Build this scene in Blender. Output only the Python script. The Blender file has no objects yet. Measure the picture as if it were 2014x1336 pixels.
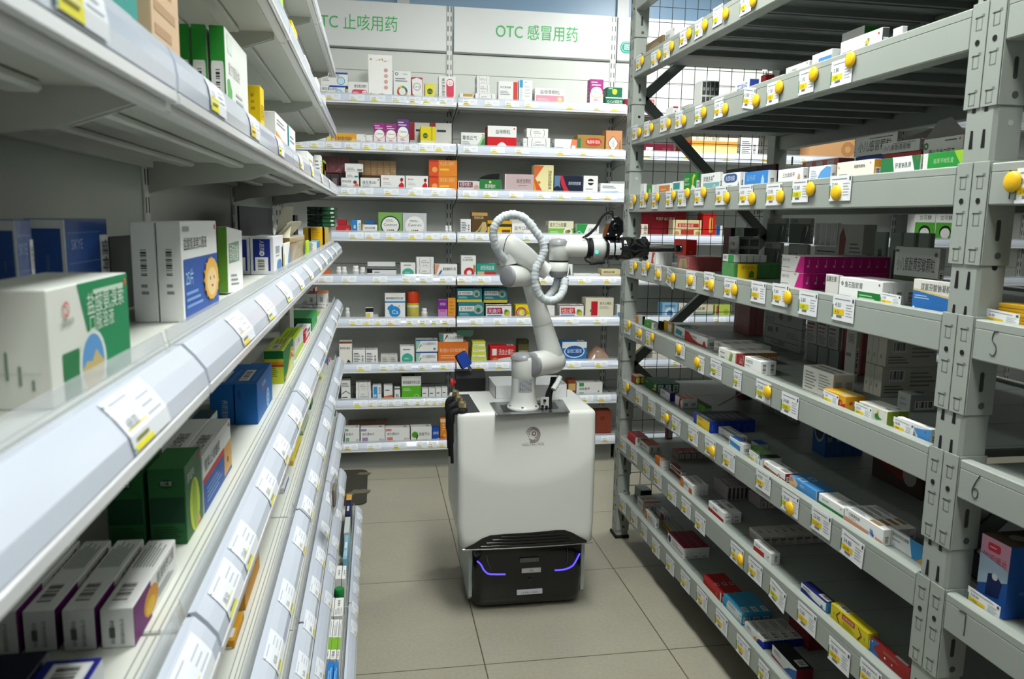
import bpy, math, random
from mathutils import Matrix, Vector
PI = math.pi
random.seed(7)
SC = bpy.context.scene
COL = SC.collection

# ---------------------------------------------------------------- camera, light, exposure
IMG_W, IMG_H = 2014, 1336
FPX = 1538.8                      # focal length in pixels of the 2014 px wide frame
YAW, PITCH, ROLL, EYE = 0.17338, 0.15249, 0.01596, 1.369
def _axes():
    cy, sy, cp, sp = math.cos(YAW), math.sin(YAW), math.cos(PITCH), math.sin(PITCH)
    f = Vector((sy*cp, cy*cp, -sp)); r0 = Vector((cy, -sy, 0)); u0 = r0.cross(f)
    cr, sr = math.cos(ROLL), math.sin(ROLL)
    return r0*cr+u0*sr, u0*cr-r0*sr, f
AX_R, AX_U, AX_F = _axes()
cam_data = bpy.data.cameras.new('camera')
cam = bpy.data.objects.new('camera', cam_data); COL.objects.link(cam)
cam_data.sensor_width = 36; cam_data.lens = FPX*36/IMG_W
cam_data.clip_start = 0.02; cam_data.clip_end = 60
cam_data.dof.use_dof = True; cam_data.dof.focus_distance = 2.8; cam_data.dof.aperture_fstop = 11
_m = Matrix((AX_R, AX_U, -AX_F)).transposed().to_4x4(); _m.translation = (0, 0, EYE)
cam.matrix_world = _m
SC.camera = cam

SC.view_settings.view_transform = 'Standard'
SC.view_settings.look = 'None'
SC.view_settings.gamma = 1
SC.view_settings.use_curve_mapping = False
SC.view_settings.exposure = 0.6
SC.cycles.use_denoising = True
SC.cycles.max_bounces = 8
SC.cycles.diffuse_bounces = 2
SC.cycles.transparent_max_bounces = 24
SC.cycles.caustics_reflective = False
SC.cycles.caustics_refractive = False

world = bpy.data.worlds.new('shop_air'); SC.world = world; world.use_nodes = True
world.node_tree.nodes['Background'].inputs[0].default_value = (0.9, 0.95, 1, 1)
world.node_tree.nodes['Background'].inputs[1].default_value = 0.3

CEIL = 2.95
# lamps of the room: (x, y, length along x, length along y, watts)
LAMPS = [(1.75, 3.30, 0.30, 1.2, 27), (0.52, 1.75, 0.30, 1.2, 30), (-1.2, 2.0, 0.30, 1.2, 6), (0.50, -0.35, 0.30, 1.2, 11), (2.6, 0.9, .3, 1.2, 2)]
for _x, _y, _a, _b, _w in LAMPS:
    ld = bpy.data.lights.new('tube_light', 'AREA'); ld.shape = 'RECTANGLE'; ld.size = _a; ld.size_y = _b
    ld.energy = _w; ld.color = (0.97, 1.0, 0.96)
    lo = bpy.data.objects.new('tube_light', ld); COL.objects.link(lo); lo.location = (_x, _y, CEIL-0.075)

# ---------------------------------------------------------------- pixel rays of the photograph -> points in the shop
EYEV = Vector((0, 0, EYE))
def ray(px, py):
    return AX_R*((px-1007)/FPX) - AX_U*((py-668)/FPX) + AX_F
def on_x(px, py, x):
    d = ray(px, py); return EYEV + d*(x/d.x)
def on_y(px, py, y):
    d = ray(px, py); return EYEV + d*(y/d.y)
def on_z(px, py, z):
    d = ray(px, py); return EYEV + d*((z-EYE)/d.z)

# ---------------------------------------------------------------- colours and materials
def lin(h):
    if not isinstance(h, str): return tuple(h)
    h = h.lstrip('#')
    if len(h) == 3: h = ''.join(c*2 for c in h)
    o = []
    for i in (0, 2, 4):
        c = int(h[i:i+2], 16)/255
        o.append(c/12.92 if c <= 0.04045 else ((c+0.055)/1.055)**2.4)
    return tuple(o)
def make_mat(name, rough=0.5, metal=0.0, spec=0.5, noise=0.06, nscale=9.0, bump=0.0, bscale=60.0, coat=0.0):
    """a surface whose colour comes from the printed 'Col' attribute, with slight procedural variation"""
    m = bpy.data.materials.new(name); m.use_nodes = True
    nt = m.node_tree; N = nt.nodes; L = nt.links
    b = N['Principled BSDF']
    b.inputs['Roughness'].default_value = rough; b.inputs['Metallic'].default_value = metal
    b.inputs['Specular IOR Level'].default_value = spec
    b.inputs['Coat Weight'].default_value = coat
    a = N.new('ShaderNodeAttribute'); a.attribute_name = 'Col'
    tc = N.new('ShaderNodeTexCoord'); nz = N.new('ShaderNodeTexNoise')
    nz.inputs['Scale'].default_value = nscale; nz.inputs['Detail'].default_value = 3
    L.new(tc.outputs['Object'], nz.inputs['Vector'])
    mr = N.new('ShaderNodeMapRange'); mr.inputs['To Min'].default_value = 1-noise; mr.inputs['To Max'].default_value = 1+noise*0.4
    L.new(nz.outputs['Fac'], mr.inputs['Value'])
    mx = N.new('ShaderNodeMix'); mx.data_type = 'RGBA'; mx.blend_type = 'MULTIPLY'; mx.inputs[0].default_value = 1
    L.new(a.outputs['Color'], mx.inputs[6]); L.new(mr.outputs[0], mx.inputs[7])
    L.new(mx.outputs[2], b.inputs['Base Color'])
    if bump:
        n2 = N.new('ShaderNodeTexNoise'); n2.inputs['Scale'].default_value = bscale; n2.inputs['Detail'].default_value = 2
        L.new(tc.outputs['Object'], n2.inputs['Vector'])
        bp = N.new('ShaderNodeBump'); bp.inputs['Strength'].default_value = bump; bp.inputs['Distance'].default_value = 0.002
        L.new(n2.outputs['Fac'], bp.inputs['Height']); L.new(bp.outputs['Normal'], b.inputs['Normal'])
    return m
M_CARD = make_mat('printed_card', 0.5, spec=0.22, noise=0.04)
M_GLOSS = make_mat('glossy_film', 0.18, spec=0.6, noise=0.05, bump=0.5, bscale=38)
M_PAPER = make_mat('label_paper', 0.6, spec=0.3, noise=0.02)
M_STEEL = make_mat('painted_steel', 0.42, spec=0.45, noise=0.10, nscale=5)
M_WHITE = make_mat('white_enamel', 0.36, spec=0.5, noise=0.04, nscale=4)
M_PLAST = make_mat('moulded_plastic', 0.34, spec=0.5, noise=0.03)
M_STRIP = make_mat('label_strip_plastic', 0.16, spec=0.7, noise=0.08, nscale=3)
M_BLACK = make_mat('black_gloss_plastic', 0.12, spec=0.5, noise=0.03)
M_METAL = make_mat('bare_metal', 0.28, metal=1.0, noise=0.08)
M_WALL = make_mat('wall_paint', 0.7, spec=0.2, noise=0.05, nscale=2)
M_RUBBER = make_mat('dark_rubber', 0.7, spec=0.3, noise=0.1)
M_FABRIC = make_mat('woven_sleeve', 0.75, spec=0.2, noise=0.12, nscale=60, bump=0.6, bscale=90)
def clear_mat(name, tint, alpha, rough=0.06, bump=0.0):
    m = bpy.data.materials.new(name); m.use_nodes = True
    nt = m.node_tree; N = nt.nodes; L = nt.links
    N.remove(N['Principled BSDF'])
    t = N.new('ShaderNodeBsdfTransparent'); t.inputs[0].default_value = (*tint, 1)
    g = N.new('ShaderNodeBsdfGlossy'); g.inputs['Roughness'].default_value = rough
    d = N.new('ShaderNodeBsdfDiffuse'); d.inputs[0].default_value = (0.8, 0.82, 0.85, 1)
    lw = N.new('ShaderNodeLayerWeight'); lw.inputs[0].default_value = 0.35
    fr = N.new('ShaderNodeMapRange'); fr.inputs['To Min'].default_value = 0.04; fr.inputs['To Max'].default_value = 0.45
    pw = N.new('ShaderNodeMath'); pw.operation = 'POWER'; pw.inputs[1].default_value = 2.5
    L.new(lw.outputs['Facing'], pw.inputs[0]); L.new(pw.outputs[0], fr.inputs['Value'])
    m1 = N.new('ShaderNodeMixShader'); m1.inputs[0].default_value = alpha
    m2 = N.new('ShaderNodeMixShader')
    L.new(t.outputs[0], m1.inputs[1]); L.new(d.outputs[0], m1.inputs[2])
    L.new(fr.outputs[0], m2.inputs[0]); L.new(m1.outputs[0], m2.inputs[1]); L.new(g.outputs[0], m2.inputs[2])
    if bump:
        tc = N.new('ShaderNodeTexCoord'); n2 = N.new('ShaderNodeTexNoise'); n2.inputs['Scale'].default_value = 30
        n2.inputs['Distortion'].default_value = 1.5
        L.new(tc.outputs['Object'], n2.inputs['Vector'])
        bp = N.new('ShaderNodeBump'); bp.inputs['Strength'].default_value = bump; bp.inputs['Distance'].default_value = 0.006
        L.new(n2.outputs['Fac'], bp.inputs['Height'])
        L.new(bp.outputs['Normal'], g.inputs['Normal']); L.new(bp.outputs['Normal'], lw.inputs['Normal'])
    L.new(m2.outputs[0], N['Material Output'].inputs[0])
    return m
M_CLEAR = clear_mat('clear_acrylic', (0.95, 0.97, 0.98), 0.30)
M_FILM = clear_mat('shrink_film', (0.95, 0.96, 0.96), 0.07, 0.12, 0.9)
def glow_mat(name, col, strength):
    m = bpy.data.materials.new(name); m.use_nodes = True
    b = m.node_tree.nodes['Principled BSDF']
    b.inputs['Base Color'].default_value = (*col, 1); b.inputs['Emission Color'].default_value = (*col, 1)
    b.inputs['Emission Strength'].default_value = strength
    return m
M_LED = glow_mat('blue_led', lin('#4b3ff0'), 1.6)
M_GREENLED = glow_mat('green_led', lin('#2fe0b0'), 1.5)
M_TUBE = glow_mat('lamp_diffuser', (1, 1, 0.97), 6.0)

# floor: ceramic tiles with procedural grout
def floor_mat():
    m = bpy.data.materials.new('floor_tiles'); m.use_nodes = True
    nt = m.node_tree; N = nt.nodes; L = nt.links; b = N['Principled BSDF']
    tc = N.new('ShaderNodeTexCoord'); mp = N.new('ShaderNodeMapping')
    mp.inputs['Location'].default_value = (-0.3205, -1.6275, 0)
    L.new(tc.outputs['Object'], mp.inputs['Vector'])
    br = N.new('ShaderNodeTexBrick'); br.offset = 0; br.squash = 1
    br.inputs['Scale'].default_value = 1; br.inputs['Brick Width'].default_value = 0.6; br.inputs['Row Height'].default_value = 0.6
    br.inputs['Mortar Size'].default_value = 0.0022; br.inputs['Mortar Smooth'].default_value = 0.3
    br.inputs['Color1'].default_value = (*lin('#a8a493'), 1); br.inputs['Color2'].default_value = (*lin('#a39f8e'), 1)
    br.inputs['Mortar'].default_value = (*lin('#55503a'), 1)
    L.new(mp.outputs[0], br.inputs['Vector'])
    nz = N.new('ShaderNodeTexNoise'); nz.inputs['Scale'].default_value = 3.2; nz.inputs['Detail'].default_value = 6; nz.inputs['Roughness'].default_value = 0.65
    L.new(tc.outputs['Object'], nz.inputs['Vector'])
    n3 = N.new('ShaderNodeTexNoise'); n3.inputs['Scale'].default_value = 90; n3.inputs['Detail'].default_value = 2
    L.new(tc.outputs['Object'], n3.inputs['Vector'])
    ad = N.new('ShaderNodeMath'); ad.operation = 'ADD'; L.new(nz.outputs['Fac'], ad.inputs[0]); L.new(n3.outputs['Fac'], ad.inputs[1])
    mr = N.new('ShaderNodeMapRange'); mr.inputs['From Min'].default_value = 0.6; mr.inputs['From Max'].default_value = 1.4
    mr.inputs['To Min'].default_value = 0.86; mr.inputs['To Max'].default_value = 1.10
    L.new(ad.outputs[0], mr.inputs['Value'])
    mx = N.new('ShaderNodeMix'); mx.data_type = 'RGBA'; mx.blend_type = 'MULTIPLY'; mx.inputs[0].default_value = 1
    L.new(br.outputs['Color'], mx.inputs[6]); L.new(mr.outputs[0], mx.inputs[7]); L.new(mx.outputs[2], b.inputs['Base Color'])
    r2 = N.new('ShaderNodeMapRange'); r2.inputs['To Min'].default_value = 0.22; r2.inputs['To Max'].default_value = 0.42
    L.new(nz.outputs['Fac'], r2.inputs['Value']); L.new(r2.outputs[0], b.inputs['Roughness'])
    b.inputs['Specular IOR Level'].default_value = 0.45
    return m
M_FLOOR = floor_mat()

# ---------------------------------------------------------------- mesh builder
FONT_CACHE = {}
def glyphs(txt, bold=False):
    key = txt
    if key not in FONT_CACHE:
        cu = bpy.data.curves.new('lettering', 'FONT'); cu.body = txt; cu.resolution_u = 4 if 'OTC' in txt or 'MATRIX' in txt else 2; cu.size = 1
        ob = bpy.data.objects.new('lettering', cu); COL.objects.link(ob)
        me = bpy.data.meshes.new_from_object(ob)
        vs = [(v.co.x, v.co.y) for v in me.vertices]; fs = [tuple(p.vertices) for p in me.polygons]
        bpy.data.objects.remove(ob); bpy.data.curves.remove(cu); bpy.data.meshes.remove(me)
        if vs:
            x0 = min(v[0] for v in vs); x1 = max(v[0] for v in vs); y0 = min(v[1] for v in vs); y1 = max(v[1] for v in vs)
        else: x0 = x1 = y0 = y1 = 0
        FONT_CACHE[key] = (vs, fs, x0, x1, y0, y1)
    return FONT_CACHE[key]

class MB:
    """collects faces with a colour each and links them as one mesh object"""
    def __init__(s): s.v = []; s.f = []; s.c = []; s.m = []; s.sm = []
    def add(s, vs, fs, col, mat=0, smooth=False):
        o = len(s.v); s.v.extend(tuple(p) for p in vs); c = lin(col)
        for f in fs:
            s.f.append(tuple(i+o for i in f)); s.c.append(c); s.m.append(mat); s.sm.append(smooth)
    def poly(s, pts, col, mat=0): s.add(pts, [tuple(range(len(pts)))], col, mat)
    def box(s, x0, y0, z0, x1, y1, z1, col, mat=0, bev=0.0, faces=None):
        """faces: optional dict of face letter F B L R T D -> colour"""
        if x0 > x1: x0, x1 = x1, x0
        if y0 > y1: y0, y1 = y1, y0
        if z0 > z1: z0, z1 = z1, z0
        e = min(bev, (x1-x0)/2.2, (y1-y0)/2.2, (z1-z0)/2.2)
        g = (faces or {}).get
        if e <= 0:
            vs = [(x0,y0,z0),(x1,y0,z0),(x1,y1,z0),(x0,y1,z0),(x0,y0,z1),(x1,y0,z1),(x1,y1,z1),(x0,y1,z1)]
            for k, f in (('F',(0,1,5,4)),('B',(2,3,7,6)),('L',(3,0,4,7)),('R',(1,2,6,5)),('T',(4,5,6,7)),('D',(3,2,1,0))):
                s.add([vs[i] for i in f], [(0,1,2,3)], g(k, col), mat)
            return
        X, Y, Z = (x0, x1), (y0, y1), (z0, z1)
        V = {}; vs = []
        for i in (0, 1):
            for j in (0, 1):
                for k in (0, 1):
                    sx, sy, sz = e*(1-2*i), e*(1-2*j), e*(1-2*k)
                    for a, p in enumerate(((X[i], Y[j]+sy, Z[k]+sz), (X[i]+sx, Y[j], Z[k]+sz), (X[i]+sx, Y[j]+sy, Z[k]))):
                        V[i, j, k, a] = len(vs); vs.append(p)
        o = len(s.v); s.v.extend(vs)
        def q(ids, c):
            s.f.append(tuple(V[t]+o for t in ids)); s.c.append(lin(c)); s.m.append(mat); s.sm.append(False)
        q([(0,0,0,1),(1,0,0,1),(1,0,1,1),(0,0,1,1)], g('F', col)); q([(1,1,0,1),(0,1,0,1),(0,1,1,1),(1,1,1,1)], g('B', col))
        q([(0,1,0,0),(0,0,0,0),(0,0,1,0),(0,1,1,0)], g('L', col)); q([(1,0,0,0),(1,1,0,0),(1,1,1,0),(1,0,1,0)], g('R', col))
        q([(0,0,1,2),(1,0,1,2),(1,1,1,2),(0,1,1,2)], g('T', col)); q([(0,1,0,2),(1,1,0,2),(1,0,0,2),(0,0,0,2)], g('D', col))
        for k in (0, 1):      # edges along x
            for j in (0, 1):
                ids = [(0,j,k,1),(0,j,k,2),(1,j,k,2),(1,j,k,1)]
                q(ids if (j == 0) == (k == 1) else ids[::-1], g('T' if k else 'D', col))
        for k in (0, 1):      # along y
            for i in (0, 1):
                ids = [(i,0,k,2),(i,0,k,0),(i,1,k,0),(i,1,k,2)]
                q(ids if (i == 0) == (k == 1) else ids[::-1], g('T' if k else 'D', col))
        for i in (0, 1):      # along z
            for j in (0, 1):
                ids = [(i,j,0,0),(i,j,0,1),(i,j,1,1),(i,j,1,0)]
                q(ids if (i == 0) == (j == 0) else ids[::-1], g('R' if i else 'L', col))
        for i in (0, 1):
            for j in (0, 1):
                for k in (0, 1):
                    ids = [(i,j,k,0),(i,j,k,1),(i,j,k,2)]
                    q(ids if (i+j+k) % 2 == 0 else ids[::-1], col)
    def prism(s, pts, a, b, axis, col, mat=0, smooth=False, caps=True):
        """polygon pts (2D) extruded from a to b along axis 'x','y' or 'z'"""
        n = len(pts)
        def P(p, t): return {'x': (t, p[0], p[1]), 'y': (p[0], t, p[1]), 'z': (p[0], p[1], t)}[axis]
        vs = [P(p, a) for p in pts]+[P(p, b) for p in pts]
        s.add(vs, [(i, (i+1) % n, (i+1) % n+n, i+n) for i in range(n)], col, mat, smooth)
        if caps:
            s.add([P(p, a) for p in pts], [tuple(range(n))[::-1]], col, mat)
            s.add([P(p, b) for p in pts], [tuple(range(n))], col, mat)
    def tube(s, path, rad, col, mat=0, n=12, caps=True, smooth=True, closed=False):
        """swept circle; rad is one radius or one per point"""
        P = [Vector(p) for p in path]; k = len(P)
        R = list(rad) if hasattr(rad, '__len__') else [rad]*k
        T = []
        for i in range(k):
            d = P[min(i+1, k-1)]-P[max(i-1, 0)]
            T.append(d.normalized() if d.length > 1e-9 else Vector((0, 0, 1)))
        u = T[0].orthogonal().normalized(); vs = []
        for i in range(k):
            u = (u-T[i]*u.dot(T[i])); u = u.normalized() if u.length > 1e-6 else T[i].orthogonal().normalized()
            w = T[i].cross(u)
            for j in range(n):
                a = 2*PI*j/n; vs.append(P[i]+(u*math.cos(a)+w*math.sin(a))*R[i])
        fs = [(i*n+j, i*n+(j+1) % n, (i+1)*n+(j+1) % n, (i+1)*n+j) for i in range(k-1) for j in range(n)]
        s.add(vs, fs, col, mat, smooth)
        if caps:
            s.add(vs[:n], [tuple(range(n))[::-1]], col, mat); s.add(vs[-n:], [tuple(range(n))], col, mat)
    def lathe(s, prof, c, axis, col, mat=0, n=24, smooth=True):
        """profile of (radius, distance along axis) about the axis through c"""
        A = Vector(axis).normalized(); u = A.orthogonal().normalized(); w = A.cross(u); c = Vector(c)
        vs = [c+A*h+(u*math.cos(2*PI*j/n)+w*math.sin(2*PI*j/n))*r for r, h in prof for j in range(n)]
        fs = [(i*n+j, i*n+(j+1) % n, (i+1)*n+(j+1) % n, (i+1)*n+j) for i in range(len(prof)-1) for j in range(n)]
        s.add(vs, fs, col, mat, smooth)
        s.add(vs[:n], [tuple(range(n))[::-1]], col, mat); s.add(vs[-n:], [tuple(range(n))], col, mat)
    def text(s, txt, org, U, V, h, col, maxw=None, align='l', mat=0):
        """flat lettering: cap height about h, running along U from org, up along V"""
        vs, fs, x0, x1, y0, y1 = glyphs(txt)
        if not vs: return
        k = h/0.72; w = (x1-x0)*k; kx = k
        if maxw and w > maxw: kx = k*maxw/w; w = maxw
        sh = {'l': 0, 'c': -w/2, 'r': -w}[align]
        O = Vector(org); U = Vector(U); V = Vector(V)
        s.add([O+U*(sh+(x-x0)*kx)+V*(y*k) for x, y in vs], fs, col, mat)
    def build(s, name, mats, parent=None):
        me = bpy.data.meshes.new(name); me.from_pydata(s.v, [], s.f)
        if not isinstance(mats, (list, tuple)): mats = [mats]
        for m in mats: me.materials.append(m)
        me.polygons.foreach_set('material_index', s.m); me.polygons.foreach_set('use_smooth', s.sm)
        at = me.color_attributes.new('Col', 'FLOAT_COLOR', 'CORNER')
        data = []
        for f, c in zip(s.f, s.c): data.extend((c[0], c[1], c[2], 1.0)*len(f))
        at.data.foreach_set('color', data)
        me.update()
        o = bpy.data.objects.new(name, me); COL.objects.link(o)
        if parent is not None: o.parent = parent
        return o
def rbox2d(x0, y0, x1, y1, r, n=5):
    """rounded rectangle outline, counter-clockwise"""
    o = []
    for cx, cy, a0 in ((x1-r, y0+r, -PI/2), (x1-r, y1-r, 0), (x0+r, y1-r, PI/2), (x0+r, y0+r, PI)):
        for i in range(n+1):
            a = a0+PI/2*i/n; o.append((cx+r*math.cos(a), cy+r*math.sin(a)))
    return o
def smooth_path(pts, k=8):
    P = [Vector(p) for p in pts]; o = []
    for i in range(len(P)-1):
        p0, p1, p2, p3 = P[max(i-1, 0)], P[i], P[i+1], P[min(i+2, len(P)-1)]
        for j in range(k):
            t = j/k
            o.append(0.5*((2*p1)+(p2-p0)*t+(2*p0-5*p1+4*p2-p3)*t*t+(3*p1-p0-3*p2+p3)*t**3))
    o.append(P[-1]); return o
LABELS = {}
def tag(o, label, cat, group=None, kind=None):
    o['label'] = label; o['category'] = cat
    if group: o['group'] = group
    if kind: o['kind'] = kind
    LABELS.setdefault(label, []).append(o.name)
    return o
def thing(name, label, cat, loc=(0, 0, 0), rotz=0, group=None):
    o = bpy.data.objects.new(name, None); COL.objects.link(o); o.empty_display_size = 0.05
    o.location = loc; o.rotation_euler = (0, 0, rotz)
    return tag(o, label, cat, group)
def struct(name, mb, mat, parent=None, label=None):
    o = mb.build(name, mat, parent)
    o['kind'] = 'structure'
    if label: o['label'] = label
    return o
ORD = ['first', 'second', 'third', 'fourth', 'fifth', 'sixth', 'seventh', 'eighth', 'ninth', 'tenth', 'eleventh', 'twelfth', 'thirteenth', 'fourteenth', 'fifteenth', 'sixteenth']

# ---------------------------------------------------------------- the room
RX0, RX1, RY0, RY1 = -2.2, 4.6, -2.2, 4.75
b = MB(); b.box(RX0, RY0, -0.05, RX1, RY1, 0, '#a8a493'); struct('floor', b, M_FLOOR)
b = MB(); b.box(RX0, RY0, CEIL, RX1, RY1, CEIL+0.05, '#e4e6e4'); struct('ceiling', b, M_WALL)
b = MB(); b.box(RX0-0.06, RY0, 0, RX0, RY1, CEIL, '#d8dad6'); struct('wall_left', b, M_WALL)
b = MB(); b.box(RX1, RY0, 0, RX1+0.06, RY1, CEIL, '#d8dad6'); struct('wall_right', b, M_WALL)
b = MB(); b.box(RX0, RY0-0.06, 0, RX1, RY0, CEIL, '#d8dad6'); struct('wall_front', b, M_WALL)
b = MB(); b.box(RX0, RY1, 0, RX1, RY1+0.06, 2.30, '#d4d8d8'); b.box(RX0, RY1, 2.88, RX1, RY1+0.06, CEIL, '#d4d8d8')
struct('wall_back', b, M_WALL)
# a band of blue filmed panes with white mullions above the shelving
b = MB(); b.box(RX0, RY1-0.015, 2.28, RX1, RY1+0.03, 2.33, '#e8eaea'); b.box(RX0, RY1-0.015, 2.85, RX1, RY1+0.03, 2.9, '#e8eaea')
MULL = [-1.1, 0.17, 1.47, 2.75, 4.0]
for x in MULL: b.box(x-0.035, RY1-0.02, 2.33, x+0.035, RY1+0.03, 2.85, '#eceeee')
wf = struct('window_1', b, M_WHITE)
g = MB(); g.box(RX0, RY1+0.004, 2.33, RX1, RY1+0.012, 2.85, '#9dbfdf'); go = g.build('blue_pane', M_PLAST, wf); go['label'] = 'pale blue filmed glass pane'
for i, (_x, _y, _a, _b, _w) in enumerate(LAMPS):
    t = thing('ceiling_light', 'white tube batten on the ceiling, %s from the back wall' % ORD[i], 'ceiling light', (_x, _y, CEIL))
    f = MB(); f.box(-_a/2-0.02, -_b/2-0.02, -0.05, _a/2+0.02, _b/2+0.02, 0, '#eeeeee', bev=0.004); f.build('housing', M_WHITE, t)
    f = MB(); f.box(-_a/2, -_b/2, -0.062, _a/2, _b/2, -0.05, '#ffffff', bev=0.003); f.build('diffuser', M_TUBE, t)

# ---------------------------------------------------------------- supermarket shelving (same system at the back and on the left)
# local frame of a bay: x along the aisle, front edge of the shelves at y = 0, back panel at y = DEP
DEP = 0.25
GH = 0.009
SH = 0.70     # height of the holders relative to the tall ones on the left
def strip_profile(T, f):
    """convex label holder: outline (y, z) from its top T down; f is how far it leans out"""
    return [(0.004, T), (-0.003, T+0.001), (-0.006-f*0.35, T-0.014*SH), (-0.006-f*0.8, T-0.032*SH), (-0.005-f, T-0.050*SH), (-0.001-f, T-0.052*SH),
            (0.001-f*0.8, T-0.034*SH), (0.001-f*0.3, T-0.014*SH)]
def strip_point(T, f, t):
    """point and slope on the face of the holder, t from 0 (top) to 1 (bottom)"""
    P = strip_profile(T, f)[1:5]
    s = t*3; i = min(int(s), 2); u = s-i
    return P[i][0]+(P[i+1][0]-P[i][0])*u, P[i][1]+(P[i+1][1]-P[i][1])*u
def bracket(mb, x, z, col='#c9cdc6'):
    pts = [(0.02, z-0.012), (0.02, z-0.028), (0.07, z-0.046), (DEP-0.05, z-0.062), (DEP, z-0.075), (DEP, z-0.012)]
    mb.prism(pts, x-0.0015, x+0.0015, 'x', col)
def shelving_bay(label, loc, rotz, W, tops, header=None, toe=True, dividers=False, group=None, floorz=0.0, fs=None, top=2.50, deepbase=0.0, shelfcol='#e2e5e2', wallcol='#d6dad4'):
    t = thing('shelving_bay', label, 'shelving', loc, rotz, group)
    wall = MB()
    hz = top-0.24
    z = 0.08; i = 0
    while z < hz-0.01:
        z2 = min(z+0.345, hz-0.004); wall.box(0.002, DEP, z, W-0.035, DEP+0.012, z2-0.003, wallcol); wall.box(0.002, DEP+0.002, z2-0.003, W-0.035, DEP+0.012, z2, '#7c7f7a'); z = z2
    wall.build('back_panel', M_WHITE, t)
    for ux in (W-0.018,):
        u = MB(); u.box(ux-0.0165, DEP-0.004, 0, ux+0.0165, DEP+0.03, top, '#dcdfdb', bev=0.002)
        z = 0.12
        while z < top-0.03:
            for dx in (-0.0085, 0.0085): u.box(ux+dx-0.0022, DEP-0.0046, z, ux+dx+0.0022, DEP-0.0038, z+0.028, '#1c1e1d')
            z += 0.05
        u.build('upright', M_WHITE, t)
    if header:
        h = MB(); h.box(0.004, DEP-0.012, hz+0.004, W-0.036, DEP+0.012, top, '#e6e8e8', bev=0.003); h.box(0.004, DEP-0.008, hz-0.004, W-0.036, DEP+0.01, hz+0.004, '#6a6d6a')
        hp = h.build('header_panel', M_WHITE, t)
        if header is not True:
            l = MB(); l.text(header[0], (header[1], DEP-0.0135, hz+header[2]), (1, 0, 0), (0, 0, 1), 0.062, '#57c46f', header[3]); lo = l.build('header_lettering', M_PAPER, hp); lo['label'] = 'green header lettering'
    for k, T in enumerate(tops):
        dk = T-0.03*SH**1.6; base = k == len(tops)-1
        f = (fs[k] if fs else 0.012); ext = deepbase if base else 0.0
        s = MB()
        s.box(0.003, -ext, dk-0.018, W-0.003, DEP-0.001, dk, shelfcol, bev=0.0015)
        s.box(0.003, -ext-0.002, dk-0.034, W-0.003, -ext+0.012, dk-0.016, '#e8eaea', bev=0.002)
        for yy in (0.075, 0.16):    # stiffening channels under the deck
            s.box(0.03, yy, dk-0.027, W-0.03, yy+0.026, dk-0.0175, '#cfd3cb', bev=0.003)
        s.box(0.03, DEP-0.02, dk-0.030, W-0.03, DEP-0.008, dk-0.0175, '#cfd3cb')
        if dividers and k > 2:
            for yy in (0.022, 0.027, 0.034): s.box(0.003, yy-ext, dk, W-0.003, yy+0.0012-ext, dk+0.0004, '#8d9190')
        so = s.build('shelf', M_WHITE, t)
        if not base:
            for ux in (0.006, W-0.006):
                br = MB(); bracket(br, ux, dk); br.build('bracket', M_WHITE, so)
        p = MB(); p.prism([(y-ext, z) for y, z in strip_profile(T, f)], 0.004, W-0.004, 'x', '#d3dbea')
        p.box(0.004, -ext-f-0.0055, T-0.052*SH-0.009, W-0.004, -ext-f*0.7, T-0.052*SH, '#eef0f4', bev=0.001)
        ph = p.build('label_holder', M_STRIP, so)
        g = MB(); g.prism([(0.004-ext, dk-0.002), (0.0055-ext, dk-0.002), (0.0055+0.006-ext, T+GH), (0.004+0.006-ext, T+GH)], 0.006, W-0.006, 'x', '#ffffff')
        go = g.build('clear_guard', M_CLEAR, so); go['label'] = 'clear acrylic guard'
        if base and toe:
            kick = MB(); kick.box(0.01, 0.05, 0.0, W-0.01, 0.06, dk-0.03, '#8f9490'); kick.build('kick_plate', M_WHITE, t)
    return t

REAR_Y = 4.195; RB = 0.923; RX = 0.425
TR = [z-0.008 for z in (1.992, 1.754, 1.525, 1.298, 1.070, 0.843, 0.597, 0.400, 0.160)]
def rear_bay(i, label, header):
    return shelving_bay(label, (RX+RB*i, REAR_Y, 0), 0, RB, TR, header)
rear_bay(-2, 'white wall shelving bay half hidden behind the end of the left-hand shelving', True)
rear_bay(-1, 'white wall shelving bay with OTC cough medicine sign in green on its header', ('OTC 止咳用药', 0.165, 0.096, 0.46))
rear_bay(0, 'white wall shelving bay with OTC cold medicine sign in green, behind the robot', ('OTC 感冒用药', 0.235, 0.096, 0.46))
rear_bay(1, 'white wall shelving bay seen through the wire mesh of the steel rack', True)
rear_bay(2, 'white wall shelving bay seen through the steel rack, right of the mesh', True)
rear_bay(3, 'white wall shelving bay farthest right, behind the steel rack', True)

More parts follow.
